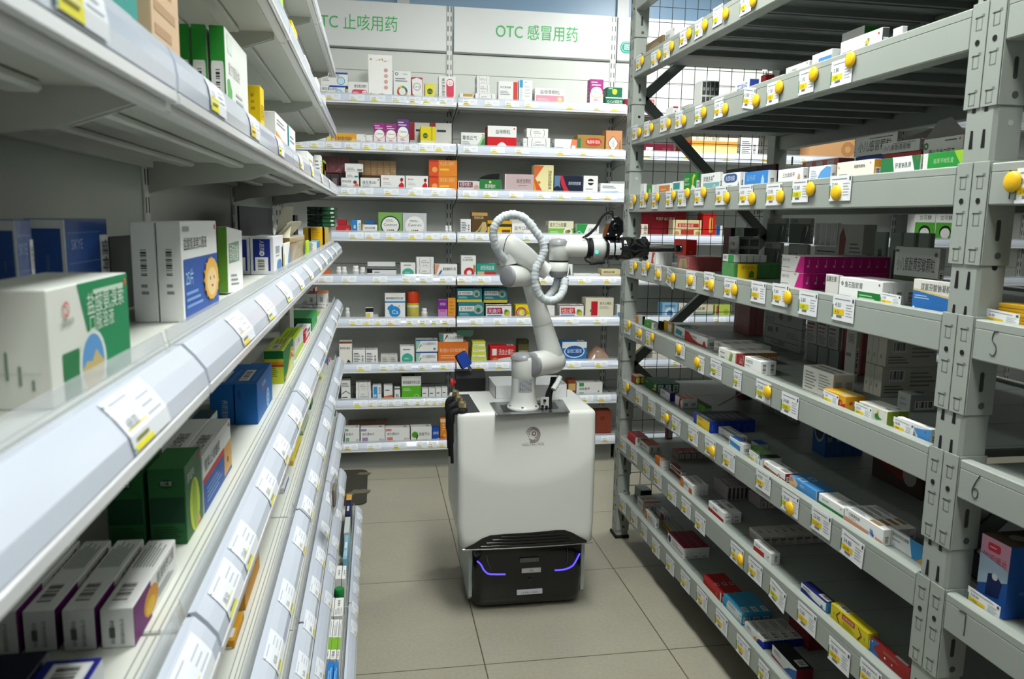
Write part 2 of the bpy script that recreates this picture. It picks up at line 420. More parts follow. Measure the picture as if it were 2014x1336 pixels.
# ---------------------------------------------------------------- price slips in the label holders
DIGITS = ['12.80', '25.00', '9.90', '18.50', '36.00', '7.50', '45.00', '22.80', '15.60', '68.00', '28.80', '3.50', '39.90', '58.00']
def slip_mesh(mb, x0, x1, T, f, ext, txt, hi='#e8e02c'):
    """a slip bent to the holder's curve, in the bay's local frame"""
    def P(x, t, d=0.0):
        y, z = strip_point(T, f, t); return (x, y-ext-0.0012-d, z)
    ts = [0.04, 0.34, 0.66, 0.95]
    for a, c in zip(ts, ts[1:]): mb.add([P(x0, c), P(x1, c), P(x1, a), P(x0, a)], [(0, 1, 2, 3)], '#e9edf4')
    def rect(u0, u1, t0, t1, col, d=0.0004):
        X0 = x0+(x1-x0)*u0; X1 = x0+(x1-x0)*u1
        mb.add([P(X0, t1, d), P(X1, t1, d), P(X1, t0, d), P(X0, t0, d)], [(0, 1, 2, 3)], col)
    rect(0.0, 0.035, 0.1, 0.9, '#3c8f7c'); rect(0.05, 0.5, 0.56, 0.93, hi)
    rect(0.10, 0.40, 0.72, 0.78, '#8a8420', 0.0006)
    for k, (a, c) in enumerate(((0.1, 0.5), (0.56, 0.9), (0.56, 0.84), (0.56, 0.92))): rect(a, c, 0.12+0.18*max(k-0, 0)*0.8, 0.12+0.18*k*0.8+0.035, '#b3bac6')
    y, z = strip_point(T, f, 0.56); ya, za = strip_point(T, f, 0.30)
    V = Vector((0, ya-y, za-z)).normalized()
    mb.text(txt, (x0+(x1-x0)*0.10, y-ext-0.0022, z), (1, 0, 0), V, 0.010*SH, '#868c96', (x1-x0)*0.36)
SHELF_NAME = ['top', 'second', 'third', 'fourth', 'fifth', 'sixth', 'seventh', 'eighth', 'lowest']
def slips(bayx, W, loc, rotz, k, T, f, ext, xs, where, group, cat='price slip'):
    for n, (x, w) in enumerate(xs):
        mb = MB(); slip_mesh(mb, 0, w, T, f, ext, DIGITS[(n*5+k*3) % len(DIGITS)], '#e9e22a' if (n+k) % 4 else '#f0cf2e')
        o = mb.build('price_slip', M_PAPER)
        o.location = Vector(loc)+Vector((x*math.cos(rotz), x*math.sin(rotz), 0)); o.rotation_euler = (0, 0, rotz)
        tag(o, 'price slip with yellow patch, %s on %s' % (ORD[n], where), cat, group)
def spread(px_list, T, w=0.075):
    return [(on_y(px, 0, 1).x, w) for px in px_list]
# where the slips sit: left edges in photo pixels at the rear wall, per shelf
REAR_SLIPS = {0: ([640, 687, 728, 770, 804, 830, 863], [909, 953, 992, 1030, 1112, 1165, 1200]),
              1: ([579, 611, 641, 678, 713, 742, 776, 794, 823, 855], [911, 964, 1012, 1094, 1139, 1194]),
              2: ([671, 705, 755, 803, 848], [910, 950, 1001, 1055, 1095, 1149, 1186]),
              3: ([686, 718, 759, 803, 836, 868], [903, 935, 985, 1028, 1080, 1140]),
              4: ([626, 672, 733, 790, 824, 863], [900, 938, 1060, 1135, 1185]),
              5: ([687, 715, 738, 760, 798, 824, 848, 872], [923, 970, 1016, 1111, 1166]),
              6: ([702, 747, 782, 822, 864], [933, 974, 1060, 1115, 1168]),
              7: ([695, 725, 744, 762, 792, 817, 835, 851, 865], [1140, 1174]),
              8: ([676, 722, 772, 819, 842, 861], [1181])}
for k, (la, ma) in REAR_SLIPS.items():
    for bi, (pxs, nm) in enumerate(((la, 'cough medicine'), (ma, 'cold medicine'))):
        x0 = RX+RB*(bi-1); zc = TR[k]-0.02
        xs = []
        for px in pxs:
            py = (668-FPX*((Vector((0.5, REAR_Y, zc))-EYEV).dot(AX_U)/(Vector((0.5, REAR_Y, zc))-EYEV).dot(AX_F)))
            x = on_y(px, py, REAR_Y).x-x0
            if x > 0.004: xs.append((min(x, RB-0.08), 0.076))
        xs = [(x, min(w, (xs[i+1][0]-x-0.004) if i+1 < len(xs) else w)) for i, (x, w) in enumerate(xs)]
        slips(x0, RB, (x0, REAR_Y, 0), 0, k, TR[k], 0.012, 0, xs, 'the %s shelf under the %s sign' % (SHELF_NAME[k], nm), 'price slips on the back wall shelves')
for bi, k, n_ in ((1, 1, 4), (1, 3, 3), (1, 4, 1), (1, 5, 3), (1, 6, 2), (2, 1, 1)):
    x0 = RX+RB*bi
    slips(x0, RB, (x0, REAR_Y, 0), 0, k, TR[k], 0.012, 0, [(0.06+0.24*j+0.05*((k*7+j*3) % 4)/4, 0.076) for j in range(n_)], 'the %s wall shelf %s the mesh' % (SHELF_NAME[k], 'behind' if bi == 1 else 'right of'), 'price slips on the back wall shelves')
# the left-hand shelving has taller holders that lean out, and taller guards
SH = 0.62; GH = 0.012
LX = -0.158; LB = 0.88; LY0 = 3.30
TL = [1.962, 1.728, 1.494, 1.264, 1.031, 0.790, 0.548, 0.305, 0.135]
FL = [0.003, 0.003, 0.004, 0.018, 0.018, 0.019, 0.020, 0.020, 0.020]
for i, lab in enumerate(['white left-hand shelving bay at the far end, next to the back wall shelves', 'white left-hand shelving bay, second from its far end',
                         'white left-hand shelving bay, third from its far end', 'white left-hand shelving bay nearest the viewer']):
    shelving_bay(lab, (LX, LY0-LB*(i+1), 0), PI/2, LB, TL, None, dividers=True, fs=FL, deepbase=0.065, top=2.2, shelfcol='#d6d9d0', wallcol='#b4bcb3')  # back panel darkened, putting the dim near left into its colour

LEFT_SLIPS = {2: [0.42, 0.78, 1.02, 1.30, 1.66, 1.95, 2.3, 2.7], 3: [0.455, 0.83, 1.03, 1.25, 1.47, 1.70, 1.98, 2.22, 2.5, 2.8],
              4: [0.555, 0.70, 0.80, 0.99, 1.16, 1.36, 1.56, 1.84, 2.1, 2.4, 2.7, 2.95], 5: [0.82, 1.0, 1.16, 1.38, 1.55, 1.72, 1.95, 2.2, 2.5, 2.8],
              6: [1.36, 1.52, 1.68, 1.85, 2.02, 2.25, 2.5, 2.8], 7: [1.75, 2.1, 2.3, 2.5, 2.75, 3.0], 8: [2.24, 2.36, 2.5, 2.62, 2.8, 3.0, 3.15]}
LS_NAME = {2: 'third shelf', 3: 'fourth shelf', 4: 'fifth shelf', 5: 'sixth shelf', 6: 'seventh shelf', 7: 'eighth shelf', 8: 'base shelf'}
for k, ys in LEFT_SLIPS.items():
    slips(0, 0, (LX, 0, 0), PI/2, k, TL[k], FL[k], 0.065 if k == 8 else 0, [(y, 0.078) for y in ys], 'the left %s counted from the near end' % LS_NAME[k], 'price slips on the left shelving')

# ---------------------------------------------------------------- the mobile robot
RO = Vector((0.5, 2.68, 0))
robot = thing('mobile_robot', 'white mobile robot with a jointed arm reaching into the steel rack', 'robot', RO)
def rpart(name, mb, mat, parent=robot, label=None):
    o = mb.build(name, mat, parent)
    if parent is robot: o.location = -RO
    if label: o['label'] = label
    return o
YF = 2.50
# shell: rounded box whose front leans back above a curved crease
def shell_ring(z, inset=0.0):
    x0, x1, y0, y1 = 0.262+inset, 0.738-inset, YF+inset, 2.865-inset
    if z < 0.33: x0 += 0.014*(0.33-z)/0.07; x1 -= 0.003*(0.33-z)/0.07
    P = []
    pts = rbox2d(x0, y0, x1, y1, max(0.022-inset, 0.006), 6)
    # refine the front edge so that the crease can bend
    out = []
    for a, c in zip(pts, pts[1:]+pts[:1]):
        n = 24 if abs(a[1]-y0) < 1e-6 and abs(c[1]-y0) < 1e-6 and abs(c[0]-a[0]) > 0.1 else 1
        for i in range(n): out.append((a[0]+(c[0]-a[0])*i/n, a[1]+(c[1]-a[1])*i/n))
    for x, y in out:
        u = (x-0.5)/0.238
        zc = 0.487+0.085*abs(u)**2.6+0.012*u
        fr = max(0.0, 1-(y-y0)/0.05)
        d = 0.0
        if z > zc: d = (z-zc)*0.13*fr
        bow = -0.010*(1-u*u)*fr if y-y0 < 0.05 else 0
        P.append((x, y+d+bow, z))
    return P
sh = MB(); zs = [0.262, 0.266, 0.30, 0.33]+[0.33+0.385*i/22 for i in range(1, 23)]+[0.722, 0.7265, 0.728]
ins = {0.722: 0.002, 0.7265: 0.006, 0.728: 0.012, 0.262: 0.004}
rings = [shell_ring(z, ins.get(z, 0)) for z in zs]; n = len(rings[0])
vs = [p for r in rings for p in r]
sh.add(vs, [(i*n+j, i*n+(j+1) % n, (i+1)*n+(j+1) % n, (i+1)*n+j) for i in range(len(rings)-1) for j in range(n)], '#e3e5e0', smooth=True)
sh.add(rings[-1], [tuple(range(n))], '#e6e8e4'); sh.add(rings[0], [tuple(range(n))[::-1]], '#cfd1cc')
shell = rpart('shell', sh, M_PLAST)
def yfront(x, z):
    u = (x-0.5)/0.238; zc = 0.487+0.085*abs(u)**2.6+0.012*u
    return YF-0.010*(1-u*u)+(max(0, z-zc)*0.13)
# emblem: swirl of arcs and a ring, with the maker's lettering under it
em = MB(); ex, ez = 0.517, 0.652
def arc_band(mb, cx, cz, r0, r1, a0, a1, col, n=20, dx=0, dz=0):
    for i in range(n):
        t0, t1 = a0+(a1-a0)*i/n, a0+(a1-a0)*(i+1)/n
        w0 = math.sin(PI*min(1, 0.12+i/n))**0.6; w1 = math.sin(PI*min(1, 0.12+(i+1)/n))**0.6
        q = []
        for r, t in ((r0, t0), (r0, t1), (r1, t1), (r1, t0)):
            x = cx+r*math.cos(t); z = cz+r*math.sin(t); q.append((x, yfront(x, z)-0.0012, z))
        mb.poly(q, col)
R_ = math.radians
arc_band(em, ex, ez, 0.0225, 0.0255, R_(165), R_(-40), '#8d7f7c'); arc_band(em, ex+0.001, ez+0.001, 0.0175, 0.0205, R_(185), R_(-60), '#8d7f7c')
arc_band(em, ex+0.002, ez+0.002, 0.0125, 0.0155, R_(200), R_(-75), '#8d7f7c'); arc_band(em, ex+0.003, ez+0.003, 0.0035, 0.0085, R_(270), R_(-90), '#8d7f7c')
for r0, r1, a in ((0.0215, 0.0265, -42), (0.0165, 0.0205, -62)): arc_band(em, ex, ez-0.001, r0, r1, R_(a), R_(a-75), '#9a8a86', 10)
em.box(ex-0.016, yfront(ex, ez)-0.0012, ez-0.018, ex-0.0135, yfront(ex, ez)-0.0009, ez-0.004, '#9a8a86')
zz = 0.615
em.text('HOLMATRIX', (ex, yfront(ex, zz)-0.0014, zz), (1, 0, 0), (0, 0, 1), 0.0105, '#b9b3ae', 0.077, 'c')
rpart('emblem', em, M_PAPER, label='grey swirl emblem with lettering')
# grille in the arch at the foot of the shell
ar = [(0.288, 0.266), (0.318, 0.281), (0.345, 0.299), (0.372, 0.309), (0.42, 0.312), (0.52, 0.313), (0.60, 0.316), (0.632, 0.314), (0.658, 0.303), (0.685, 0.286), (0.712, 0.270)]
gr = MB()
ptsb = [(x, z) for x, z in ar]+[(0.70, 0.262), (0.60, 0.258), (0.5, 0.257), (0.4, 0.258), (0.30, 0.261)]
for a, c in zip(ar, ar[1:]):
    zb = lambda x: 0.2575+0.004*((x-0.5)/0.21)**2
    gr.add([(a[0], yfront(a[0], 0.3)-0.003, zb(a[0])), (c[0], yfront(c[0], 0.3)-0.003, zb(c[0])), (c[0], yfront(c[0], 0.3)-0.003, c[1]), (a[0], yfront(a[0], 0.3)-0.003, a[1])], [(0, 1, 2, 3)], '#0b0b0d')
    gr.add([(a[0], yfront(a[0], 0.3)-0.003, a[1]), (c[0], yfront(c[0], 0.3)-0.003, c[1]), (c[0], yfront(c[0], 0.3)+0.004, c[1]), (a[0], yfront(a[0], 0.3)+0.004, a[1])], [(0, 1, 2, 3)], '#0b0b0d')
for z, xa, xb in ((0.272, 0.34, 0.66), (0.283, 0.36, 0.65), (0.294, 0.38, 0.64), (0.304, 0.41, 0.61)):
    gr.tube([(xa+(xb-xa)*i/10, yfront(xa+(xb-xa)*i/10, 0.3)-0.005, z) for i in range(11)], 0.0022, '#17181a', n=6)
rpart('grille', gr, M_BLACK, label='black slatted grille in an arch')
tr = MB(); tr.tube([(0.279+0.455*i/16, yfront(0.279+0.455*i/16, 0.26)-0.001, 0.2605) for i in range(17)], 0.0028, '#b9bbbd', n=6); rpart('trim_bead', tr, M_METAL, label='silver trim bead')
# chassis
ch = MB()
cr = []
for z, i_ in ((0.012, 0.022), (0.022, 0.010), (0.05, 0.0), (0.12, -0.004), (0.20, -0.002), (0.245, 0.004), (0.264, 0.012)):
    cr.append([(x, y, z) for x, y in rbox2d(0.322+i_*0.6, 2.552+i_, 0.716-i_*0.6, 2.95-i_, 0.035, 6)])
n = len(cr[0]); ch.add([p for r in cr for p in r], [(i*n+j, i*n+(j+1) % n, (i+1)*n+(j+1) % n, (i+1)*n+j) for i in range(len(cr)-1) for j in range(n)], '#0d0d11', smooth=True)
ch.add(cr[-1], [tuple(range(n))], '#0d0d11'); ch.add(cr[0], [tuple(range(n))[::-1]], '#0d0d11')
chassis = rpart('chassis', ch, M_BLACK, label='glossy black drive base')
gp = MB(); gp.box(0.36, 2.52, 0.25, 0.68, 2.84, 0.268, '#101012'); rpart('neck_plate', gp, M_RUBBER)
for sgn, name in ((-1, 'side_panel'), (1, 'side_panel')):
    p = MB(); xs = 0.316 if sgn < 0 else 0.722
    p.prism([(2.575, 0.05), (2.575, 0.228), (2.66, 0.262), (2.93, 0.315), (2.965, 0.30), (2.965, 0.12), (2.90, 0.05), (2.60, 0.03)], xs-0.006, xs+0.006, 'x', '#b4bebc')
    rpart(name, p, M_PLAST, label='silver grey side panel')
for k in range(4):
    wv = MB(); wx, wy = (0.37, 0.67)[k % 2], (2.62, 2.88)[k//2]
    wv.lathe([(0.03, -0.012), (0.033, -0.008), (0.033, 0.008), (0.03, 0.012)], (wx, wy, 0.033), (1, 0, 0), '#151515', n=16); rpart('wheel', wv, M_RUBBER)
def fascia(px, py, d=0.0):
    p = on_y(px, py, 2.547); return Vector((p.x, 2.5475-d, p.z))
for seg in ([(938.5, 1104), (946, 1111), (952, 1122), (961, 1129), (974, 1130), (994, 1130)], [(1140, 1089), (1134, 1101), (1127, 1112), (1117, 1118), (1105, 1121), (1091, 1122)]):
    l = MB(); l.tube(smooth_path([fascia(*p, 0.001) for p in seg], 5), 0.0030, '#4b3ff0', n=8); rpart('light_strip', l, M_LED, label='curved blue light strip')
for seg in ([(957, 1091), (960, 1107), (966, 1119)], [(1116, 1080), (1116, 1100), (1114, 1108)]):
    l = MB(); l.tube(smooth_path([fascia(*p, 0.0008) for p in seg], 4), 0.0012, '#77787c', n=6); rpart('trim_line', l, M_METAL)
s1 = MB(); a, c = fascia(1022, 1107), fascia(1060, 1096); s1.box(a.x, 2.5445, a.z, c.x, 2.5475, c.z, '#5d666a', bev=0.001); rpart('sensor_window', s1, M_BLACK, label='grey sensor window')
s1 = MB(); s1.lathe([(0.006, 0.0), (0.006, 0.003), (0.0035, 0.004)], fascia(1042, 1140), (0, -1, 0), '#26262b'); rpart('camera_lens', s1, M_BLACK)
for (xa, ya, xb, yb), tx in (((1026, 1126, 1064, 1118), 'A01'), ((1016.5, 1168.5, 1066.5, 1160), 'L1-PA-110003')):
    s1 = MB(); a, c = fascia(xa, ya), fascia(xb, yb); w = c.x-a.x; zc = (a.z+c.z)/2
    yy = 2.5455 if ya < 1150 else 2.5440
    s1.box(a.x, yy, zc-0.0085, c.x, 2.552, zc+0.0085, '#d9d9e2', bev=0.0005); s1.text(tx, ((a.x+c.x)/2, yy-0.0006, zc-0.004), (1, 0, 0), (0, 0, 1), 0.0075, '#6e6e78', w*0.7, 'c')
    rpart('name_sticker', s1, M_PAPER, label='white name sticker')
# top: dark plate painted as a shaded recess, brass couplings, plate, emergency stop console
ZT = 0.728
tp = MB(); q = [on_z(*p, ZT+0.004) for p in ((978, 816), (1121, 810), (1106, 786), (963, 792))]
tp.prism([(p.x, p.y) for p in q], ZT, ZT+0.004, 'z', '#a9adb0'); 
for p in q:
    c = sum(q, Vector())/4; s_ = p+(c-p)*0.1; tp.lathe([(0.0035, 0), (0.0035, 0.0015), (0.001, 0.002)], (s_.x, s_.y, ZT+0.004), (0, 0, 1), '#8a8d90', n=10)
h = [on_z(*p, ZT+0.0045) for p in ((990, 811), (1099, 803), (1091, 791), (983, 797))]
tp.prism([(p.x, p.y) for p in h], ZT+0.004, ZT+0.0046, 'z', '#1d2430')
rpart('arm_plate', tp, M_METAL, label='grey metal arm mounting plate')
rc = MB(); q = [on_z(*p, ZT) for p in ((906, 813), (944, 811), (922, 776), (888, 777))]
rc.prism([(p.x, p.y) for p in q], ZT-0.001, ZT+0.0008, 'z', '#3a3d3f'); rpart('coupling_recess', rc, M_RUBBER)  # flat dark plate standing in for the shaded inside of a recess
for px, py in ((896, 785), (903, 797), (909.5, 808)):
    p = on_z(px, py, ZT+0.005); cp = MB()
    cp.lathe([(0.017, 0.0), (0.018, 0.012), (0.013, 0.013)], (p.x, p.y, ZT), (0, 0, 1), '#151517', n=18)
    cp.lathe([(0.0115, 0.013), (0.0125, 0.017), (0.0125, 0.034), (0.0105, 0.037), (0.005, 0.038)], (p.x, p.y, ZT), (0, 0, 1), '#c9b58c', mat=1, n=6, smooth=False)
    rpart('hose_coupling', cp, [M_RUBBER, M_METAL], label='black hose coupling with brass hex cap')
    hz_ = MB(); x = 0.253-0.004*(px > 900)
    hz_.tube(smooth_path([(p.x-0.012, p.y, ZT+0.006), (x-0.004, p.y-0.004, ZT-0.004), (x-0.006, p.y-0.006, ZT-0.05), (x-0.005, p.y-0.006, ZT-0.11), (x-0.002, p.y-0.002, ZT-0.175)], 5), [0.011]*9+[0.008]*6+[0.0055]*6, '#121214', n=10)
    rpart('drop_cable', hz_, M_RUBBER, label='black drop cable')
PX, PY = on_z(1029, 801, 0.735).x, on_z(1029, 801, 0.735).y
# console with emergency stop and blue handset
a, c = on_z(904, 770, ZT), on_z(955, 769, ZT); yb = a.y+0.075
cs = MB(); ht = on_y(930, 735, a.y).z
cs.prism([(a.y, ZT), (yb, ZT), (yb, ht+0.004), (a.y+0.03, ht+0.004), (a.y, ht-0.018)], a.x-0.012, c.x, 'x', '#141416'); rpart('stop_console', cs, M_RUBBER, label='black console box')
es = MB(); p = Vector((a.x-0.012, a.y+0.02, on_y(897, 755, a.y).z))
es.lathe([(0.008, 0), (0.008, 0.010), (0.014, 0.011), (0.017, 0.015), (0.015, 0.02), (0.006, 0.022)], p, (-1, 0, 0), '#c32a30', n=18); rpart('emergency_stop', es, M_PLAST, label='red emergency stop button')
hsP = Vector((on_y(911, 709, a.y).x, a.y+0.01, on_y(911, 709, a.y).z))
hs = MB(); an = R_(28)
U = Vector((math.cos(an), 0, math.sin(an))); V = Vector((-math.sin(an), 0, math.cos(an))); Nn = Vector((0.25, -1, 0.18)).normalized()
U = (U-Nn*U.dot(Nn)).normalized(); V = Nn.cross(U)*-1
V = V if V.z > 0 else -V
def slab(mb, c0, U, V, N, w, h, t0, t1, r, col, mat=0):
    pl = rbox2d(-w/2, -h/2, w/2, h/2, r, 4); k = len(pl)
    A = [c0+U*x+V*y+N*t0 for x, y in pl]; B = [c0+U*x+V*y+N*t1 for x, y in pl]
    mb.add(A+B, [(i, (i+1) % k, (i+1) % k+k, i+k) for i in range(k)], col, mat); mb.add(B, [tuple(range(k))], col, mat); mb.add(A, [tuple(range(k))[::-1]], col, mat)
slab(hs, hsP, U, V, Nn, 0.046, 0.058, 0.0, 0.010, 0.008, '#15151a'); slab(hs, hsP, U, V, Nn, 0.043, 0.055, 0.010, 0.016, 0.009, '#2243a0', 1)
hs.tube([hsP-V*0.028+U*0.008, hsP-V*0.045+U*0.012-Vector((0, 0, 0.006))], 0.006, '#9a9da0', 2, n=10)
for sx in (-1, 1):
    for sy in (-1, 1): hs.lathe([(0.0015, 0), (0.0015, 0.001)], hsP+U*sx*0.017+V*sy*0.023+Nn*0.016, Nn, '#c8cad0', 2, n=8)
rpart('control_handset', hs, [M_RUBBER, M_PLAST, M_METAL], label='tilted blue handset in a black case')
# ---- arm
W = lambda px, py, y: on_y(px, py, y)
AXD = Vector((0.8, 0.6, 0))
WH, GY = '#dcdeda', '#8f9094'
pd = MB(); z0 = ZT+0.004; zn = W(1029, 742, PY).z
pd.lathe([(0.055, 0), (0.056, 0.006), (0.053, 0.009), (0.0475, 0.016), (0.044, 0.035), (0.0415, 0.06), (0.041, zn-z0)], (PX, PY, z0), (0, 0, 1), WH, n=40)
for k in range(6):
    t = k*PI/3+0.3; pd.lathe([(0.004, 0), (0.004, 0.003)], (PX+0.0495*math.cos(t), PY+0.0495*math.sin(t), z0+0.012), (0, 0, 1), '#6f7274', n=8)
rpart('arm_pedestal', pd, M_PLAST)
pl = MB(); za, zb = W(1029, 773, PY-0.04).z, W(1029, 746, PY-0.04).z
def neck(t, z, r=0.0418): return (PX+r*math.sin(t), PY-r*math.cos(t), z)
for i in range(10):
    t0, t1 = -0.62+1.2*i/10, -0.62+1.2*(i+1)/10
    pl.add([neck(t0, za), neck(t1, za), neck(t1, zb), neck(t0, zb)], [(0, 1, 2, 3)], '#a8abaf')
for r in range(8):
    z = zb-0.006-(zb-za-0.01)*r/8
    for i in range(6):
        t0 = -0.5+0.17*i
        if (r*5+i*3) % 4: pl.add([neck(t0, z, 0.042), neck(t0+0.13, z, 0.042), neck(t0+0.13, z-0.0018, 0.042), neck(t0, z-0.0018, 0.042)], [(0, 1, 2, 3)], '#5b5e63')
rpart('rating_plate', pl, M_PAPER, label='silver rating plate with fine print')
sd = MB(); zt = W(1020, 696, PY).z
sd.lathe([(0.041, zn-0.002), (0.044, zn+0.006), (0.045, zt-0.02), (0.042, zt-0.008), (0.034, zt-0.001), (0.02, zt+0.002)], (PX+0.002, PY, 0), (0, 0, 1), WH, n=36)
rpart('shoulder_base', sd, M_PLAST)
cpv = MB(); cpv.lathe([(0.0445, zt-0.017), (0.0425, zt-0.007), (0.035, zt+0.0005), (0.02, zt+0.003), (0.004, zt+0.0035)], (PX-0.002, PY, 0), (0, 0, 1), GY, n=36); rpart('shoulder_cap', cpv, M_PLAST, label='grey joint cap')
P1 = W(1046, 718, PY-0.035); P2 = P1+AXD*0.108
sj = MB(); sj.lathe([(0.0415, 0.002), (0.043, 0.008), (0.043, 0.10), (0.042, 0.118), (0.034, 0.138), (0.02, 0.149), (0.004, 0.152)], P1, AXD, WH, n=36); rpart('shoulder_joint', sj, M_PLAST)
sc_ = MB(); sc_.lathe([(0.004, -0.006), (0.03, -0.0055), (0.0395, -0.002), (0.0425, 0.004)], P1, AXD, GY, n=36); rpart('joint_cap', sc_, M_PLAST, label='grey joint cap')
E1 = W(1041, 545, P2.y)
ua = MB(); D_ = E1-P2; 
ua.tube([P2-D_*0.02, P2+D_*0.06, P2+D_*0.16, P2+D_*0.3, P2+D_*0.44], [0.030, 0.041, 0.039, 0.036, 0.034], WH, n=28); ua.tube([P2+D_*0.44, P2+D_*0.452], [0.0335, 0.0335], '#c3c5c1', n=28)
ua.tube([P2+D_*0.452, P2+D_*0.6, P2+D_*0.8, P2+D_*0.95, P2+D_*1.06], [0.034, 0.032, 0.030, 0.030, 0.026], WH, n=28); rpart('upper_arm', ua, M_PLAST)
EC = E1-AXD*0.108+Vector((0, 0, 0.006))
ej = MB(); ej.lathe([(0.034, 0.001), (0.0355, 0.006), (0.0355, 0.09), (0.034, 0.112), (0.024, 0.13), (0.005, 0.136)], EC, AXD, WH, n=32); rpart('elbow_joint', ej, M_PLAST)
ec = MB(); ec.lathe([(0.004, -0.005), (0.026, -0.0045), (0.0335, -0.001), (0.0352, 0.004)], EC, AXD, GY, n=32); rpart('joint_cap', ec, M_PLAST, label='grey joint cap')
yE = EC.y+0.035
F0, F1, F2, F3 = W(985, 486, yE+0.03), W(1003, 487, yE+0.012), W(1030, 503, yE), W(1077, 536, yE-0.006)
fa = MB(); pp = smooth_path([F0, F1, F2, W(1052, 520, yE-0.004), F3], 6); m_ = len(pp)
fa.tube(pp, [0.034, 0.037, 0.039, 0.040, 0.0405, 0.041, 0.0415]+[0.0415-0.016*((i-6)/(m_-7))**0.9 for i in range(7, m_)], WH, n=28)
fa.tube([W(1004, 520, yE+0.01), W(1000, 500, yE+0.012)], [0.033, 0.036], WH, n=24); rpart('forearm', fa, M_PLAST)
sm = MB(); d = (pp[6]-pp[4]).normalized(); sm.lathe([(0.0418, -0.0012), (0.0422, 0), (0.0418, 0.0012)], pp[5], d, '#3b3d40', n=32); rpart('joint_seam', sm, M_RUBBER, label='dark joint seam ring')
yW = yE-0.008
wx = W(1099, 505, yW).x; zA, zB = W(1099, 546, yW).z, W(1099, 470, yW).z
w2 = MB(); w2.lathe([(0.0315, zA+0.022), (0.032, zA+0.026), (0.032, zA+0.052), (0.0305, zA+0.053), (0.0305, zA+0.057), (0.032, zA+0.058), (0.032, zB-0.018), (0.03, zB-0.008), (0.022, zB-0.002), (0.005, zB)], (wx, yW, 0), (0, 0, 1), WH, n=32); rpart('wrist_joint', w2, M_PLAST)
wr = MB(); wr.lathe([(0.0315, zA+0.0525), (0.0325, zA+0.053), (0.0325, zA+0.057), (0.0315, zA+0.0575)], (wx, yW, 0), (0, 0, 1), '#17181a', n=32); rpart('wrist_ring', wr, M_RUBBER, label='black wrist ring')
wc = MB(); wc.lathe([(0.005, zA-0.001), (0.022, zA), (0.029, zA+0.006), (0.0318, zA+0.022)], (wx, yW, 0), (0, 0, 1), GY, n=32); rpart('joint_cap', wc, M_PLAST, label='grey joint cap')
wc = MB(); wc.lathe([(0.0322, zB-0.02), (0.0312, zB-0.007), (0.022, zB-0.0005), (0.004, zB+0.0015)], (wx-0.003, yW-0.002, 0), (0, 0, 1), GY, n=32); rpart('joint_cap', wc, M_PLAST, label='grey joint cap')
ax = (W(1340, 489, yW+0.03)-W(1099, 488, yW)).normalized()
T0 = W(1099, 488, yW)
def along(px):      # distance along the tool axis whose picture column is px
    lo, hi = 0.0, 0.8
    for _ in range(40):
        m = (lo+hi)/2; q = T0+ax*m-EYEV
        if 1007+FPX*q.dot(AX_R)/q.dot(AX_F) < px: lo = m
        else: hi = m
    return lo
A_ = along
tl = MB(); tl.lathe([(0.0285, 0.005), (0.029, 0.03), (0.029, A_(1147)), (0.0305, A_(1150))], T0, ax, WH, n=32); rpart('wrist_tube', tl, M_PLAST)
rg = MB(); rg.lathe([(0.031, A_(1150)), (0.034, A_(1151)), (0.034, A_(1154)), (0.029, A_(1155)), (0.029, A_(1158)), (0.0345, A_(1159)), (0.0345, A_(1162)), (0.03, A_(1162.5))], T0, ax, '#1b1c1e', n=32); rpart('tool_ring', rg, M_RUBBER, label='black tool rings')
fl = MB(); fl.lathe([(0.0345, A_(1162)), (0.0355, A_(1164)), (0.0355, A_(1181)), (0.0345, A_(1186)), (0.02, A_(1187))], T0, ax, '#c9cdcb', n=36); rpart('tool_flange', fl, M_PLAST, label='pale grey tool flange')
gl = MB(); g0 = T0+ax*A_(1168.5)+Vector((0, -0.0345, -0.012)); gl.lathe([(0.0055, -0.004), (0.0055, 0.0012), (0.003, 0.002)], g0, (0, -0.95, -0.3), '#2fe0b0', n=16); rpart('status_light', gl, M_GREENLED, label='round green status light')
gb = MB(); gb.lathe([(0.036, A_(1186)), (0.0405, A_(1188)), (0.0405, A_(1206)), (0.038, A_(1207)), (0.038, A_(1222)), (0.0395, A_(1223)), (0.0395, A_(1237)), (0.036, A_(1243)), (0.034, A_(1246)), (0.0345, A_(1262)), (0.036, A_(1264)), (0.036, A_(1269)), (0.02, A_(1270))], T0, ax, '#0f1012', n=36)
for k in range(10):
    t = k*0.63; r = 0.0385
    gb.lathe([(0.004, -0.002), (0.004, 0.003)], T0+ax*A_(1214)+Vector((0, -r*math.cos(t), r*math.sin(t))), (0, -math.cos(t), math.sin(t)), '#2b2d30', n=8)
for t in (0.5, -1.1, 1.9, -2.4): 
    gb.lathe([(0.006, -0.006), (0.006, 0.008)], T0+ax*A_(1267)+Vector((0, -0.036*math.cos(t), 0.036*math.sin(t))), ax, '#141518', n=10)
rpart('gripper_body', gb, M_BLACK, label='glossy black cylindrical gripper')
st = MB()
for px, wpx in ((1197, 9), (1210, 11)):
    t_ = T0+ax*A_(px); 
    for i in range(4):
        a0, a1 = -0.55+0.26*i, -0.55+0.26*(i+1)
        def cyl(s_, a): return T0+ax*A_(px+s_*wpx/2)+Vector((0, -0.0412*math.cos(a), 0.0412*math.sin(a)))
        st.add([cyl(-1, a0), cyl(1, a0), cyl(1, a1), cyl(-1, a1)], [(0, 1, 2, 3)], '#c9ccd0')
rpart('white_sticker', st, M_PAPER, label='two white stickers on the gripper')
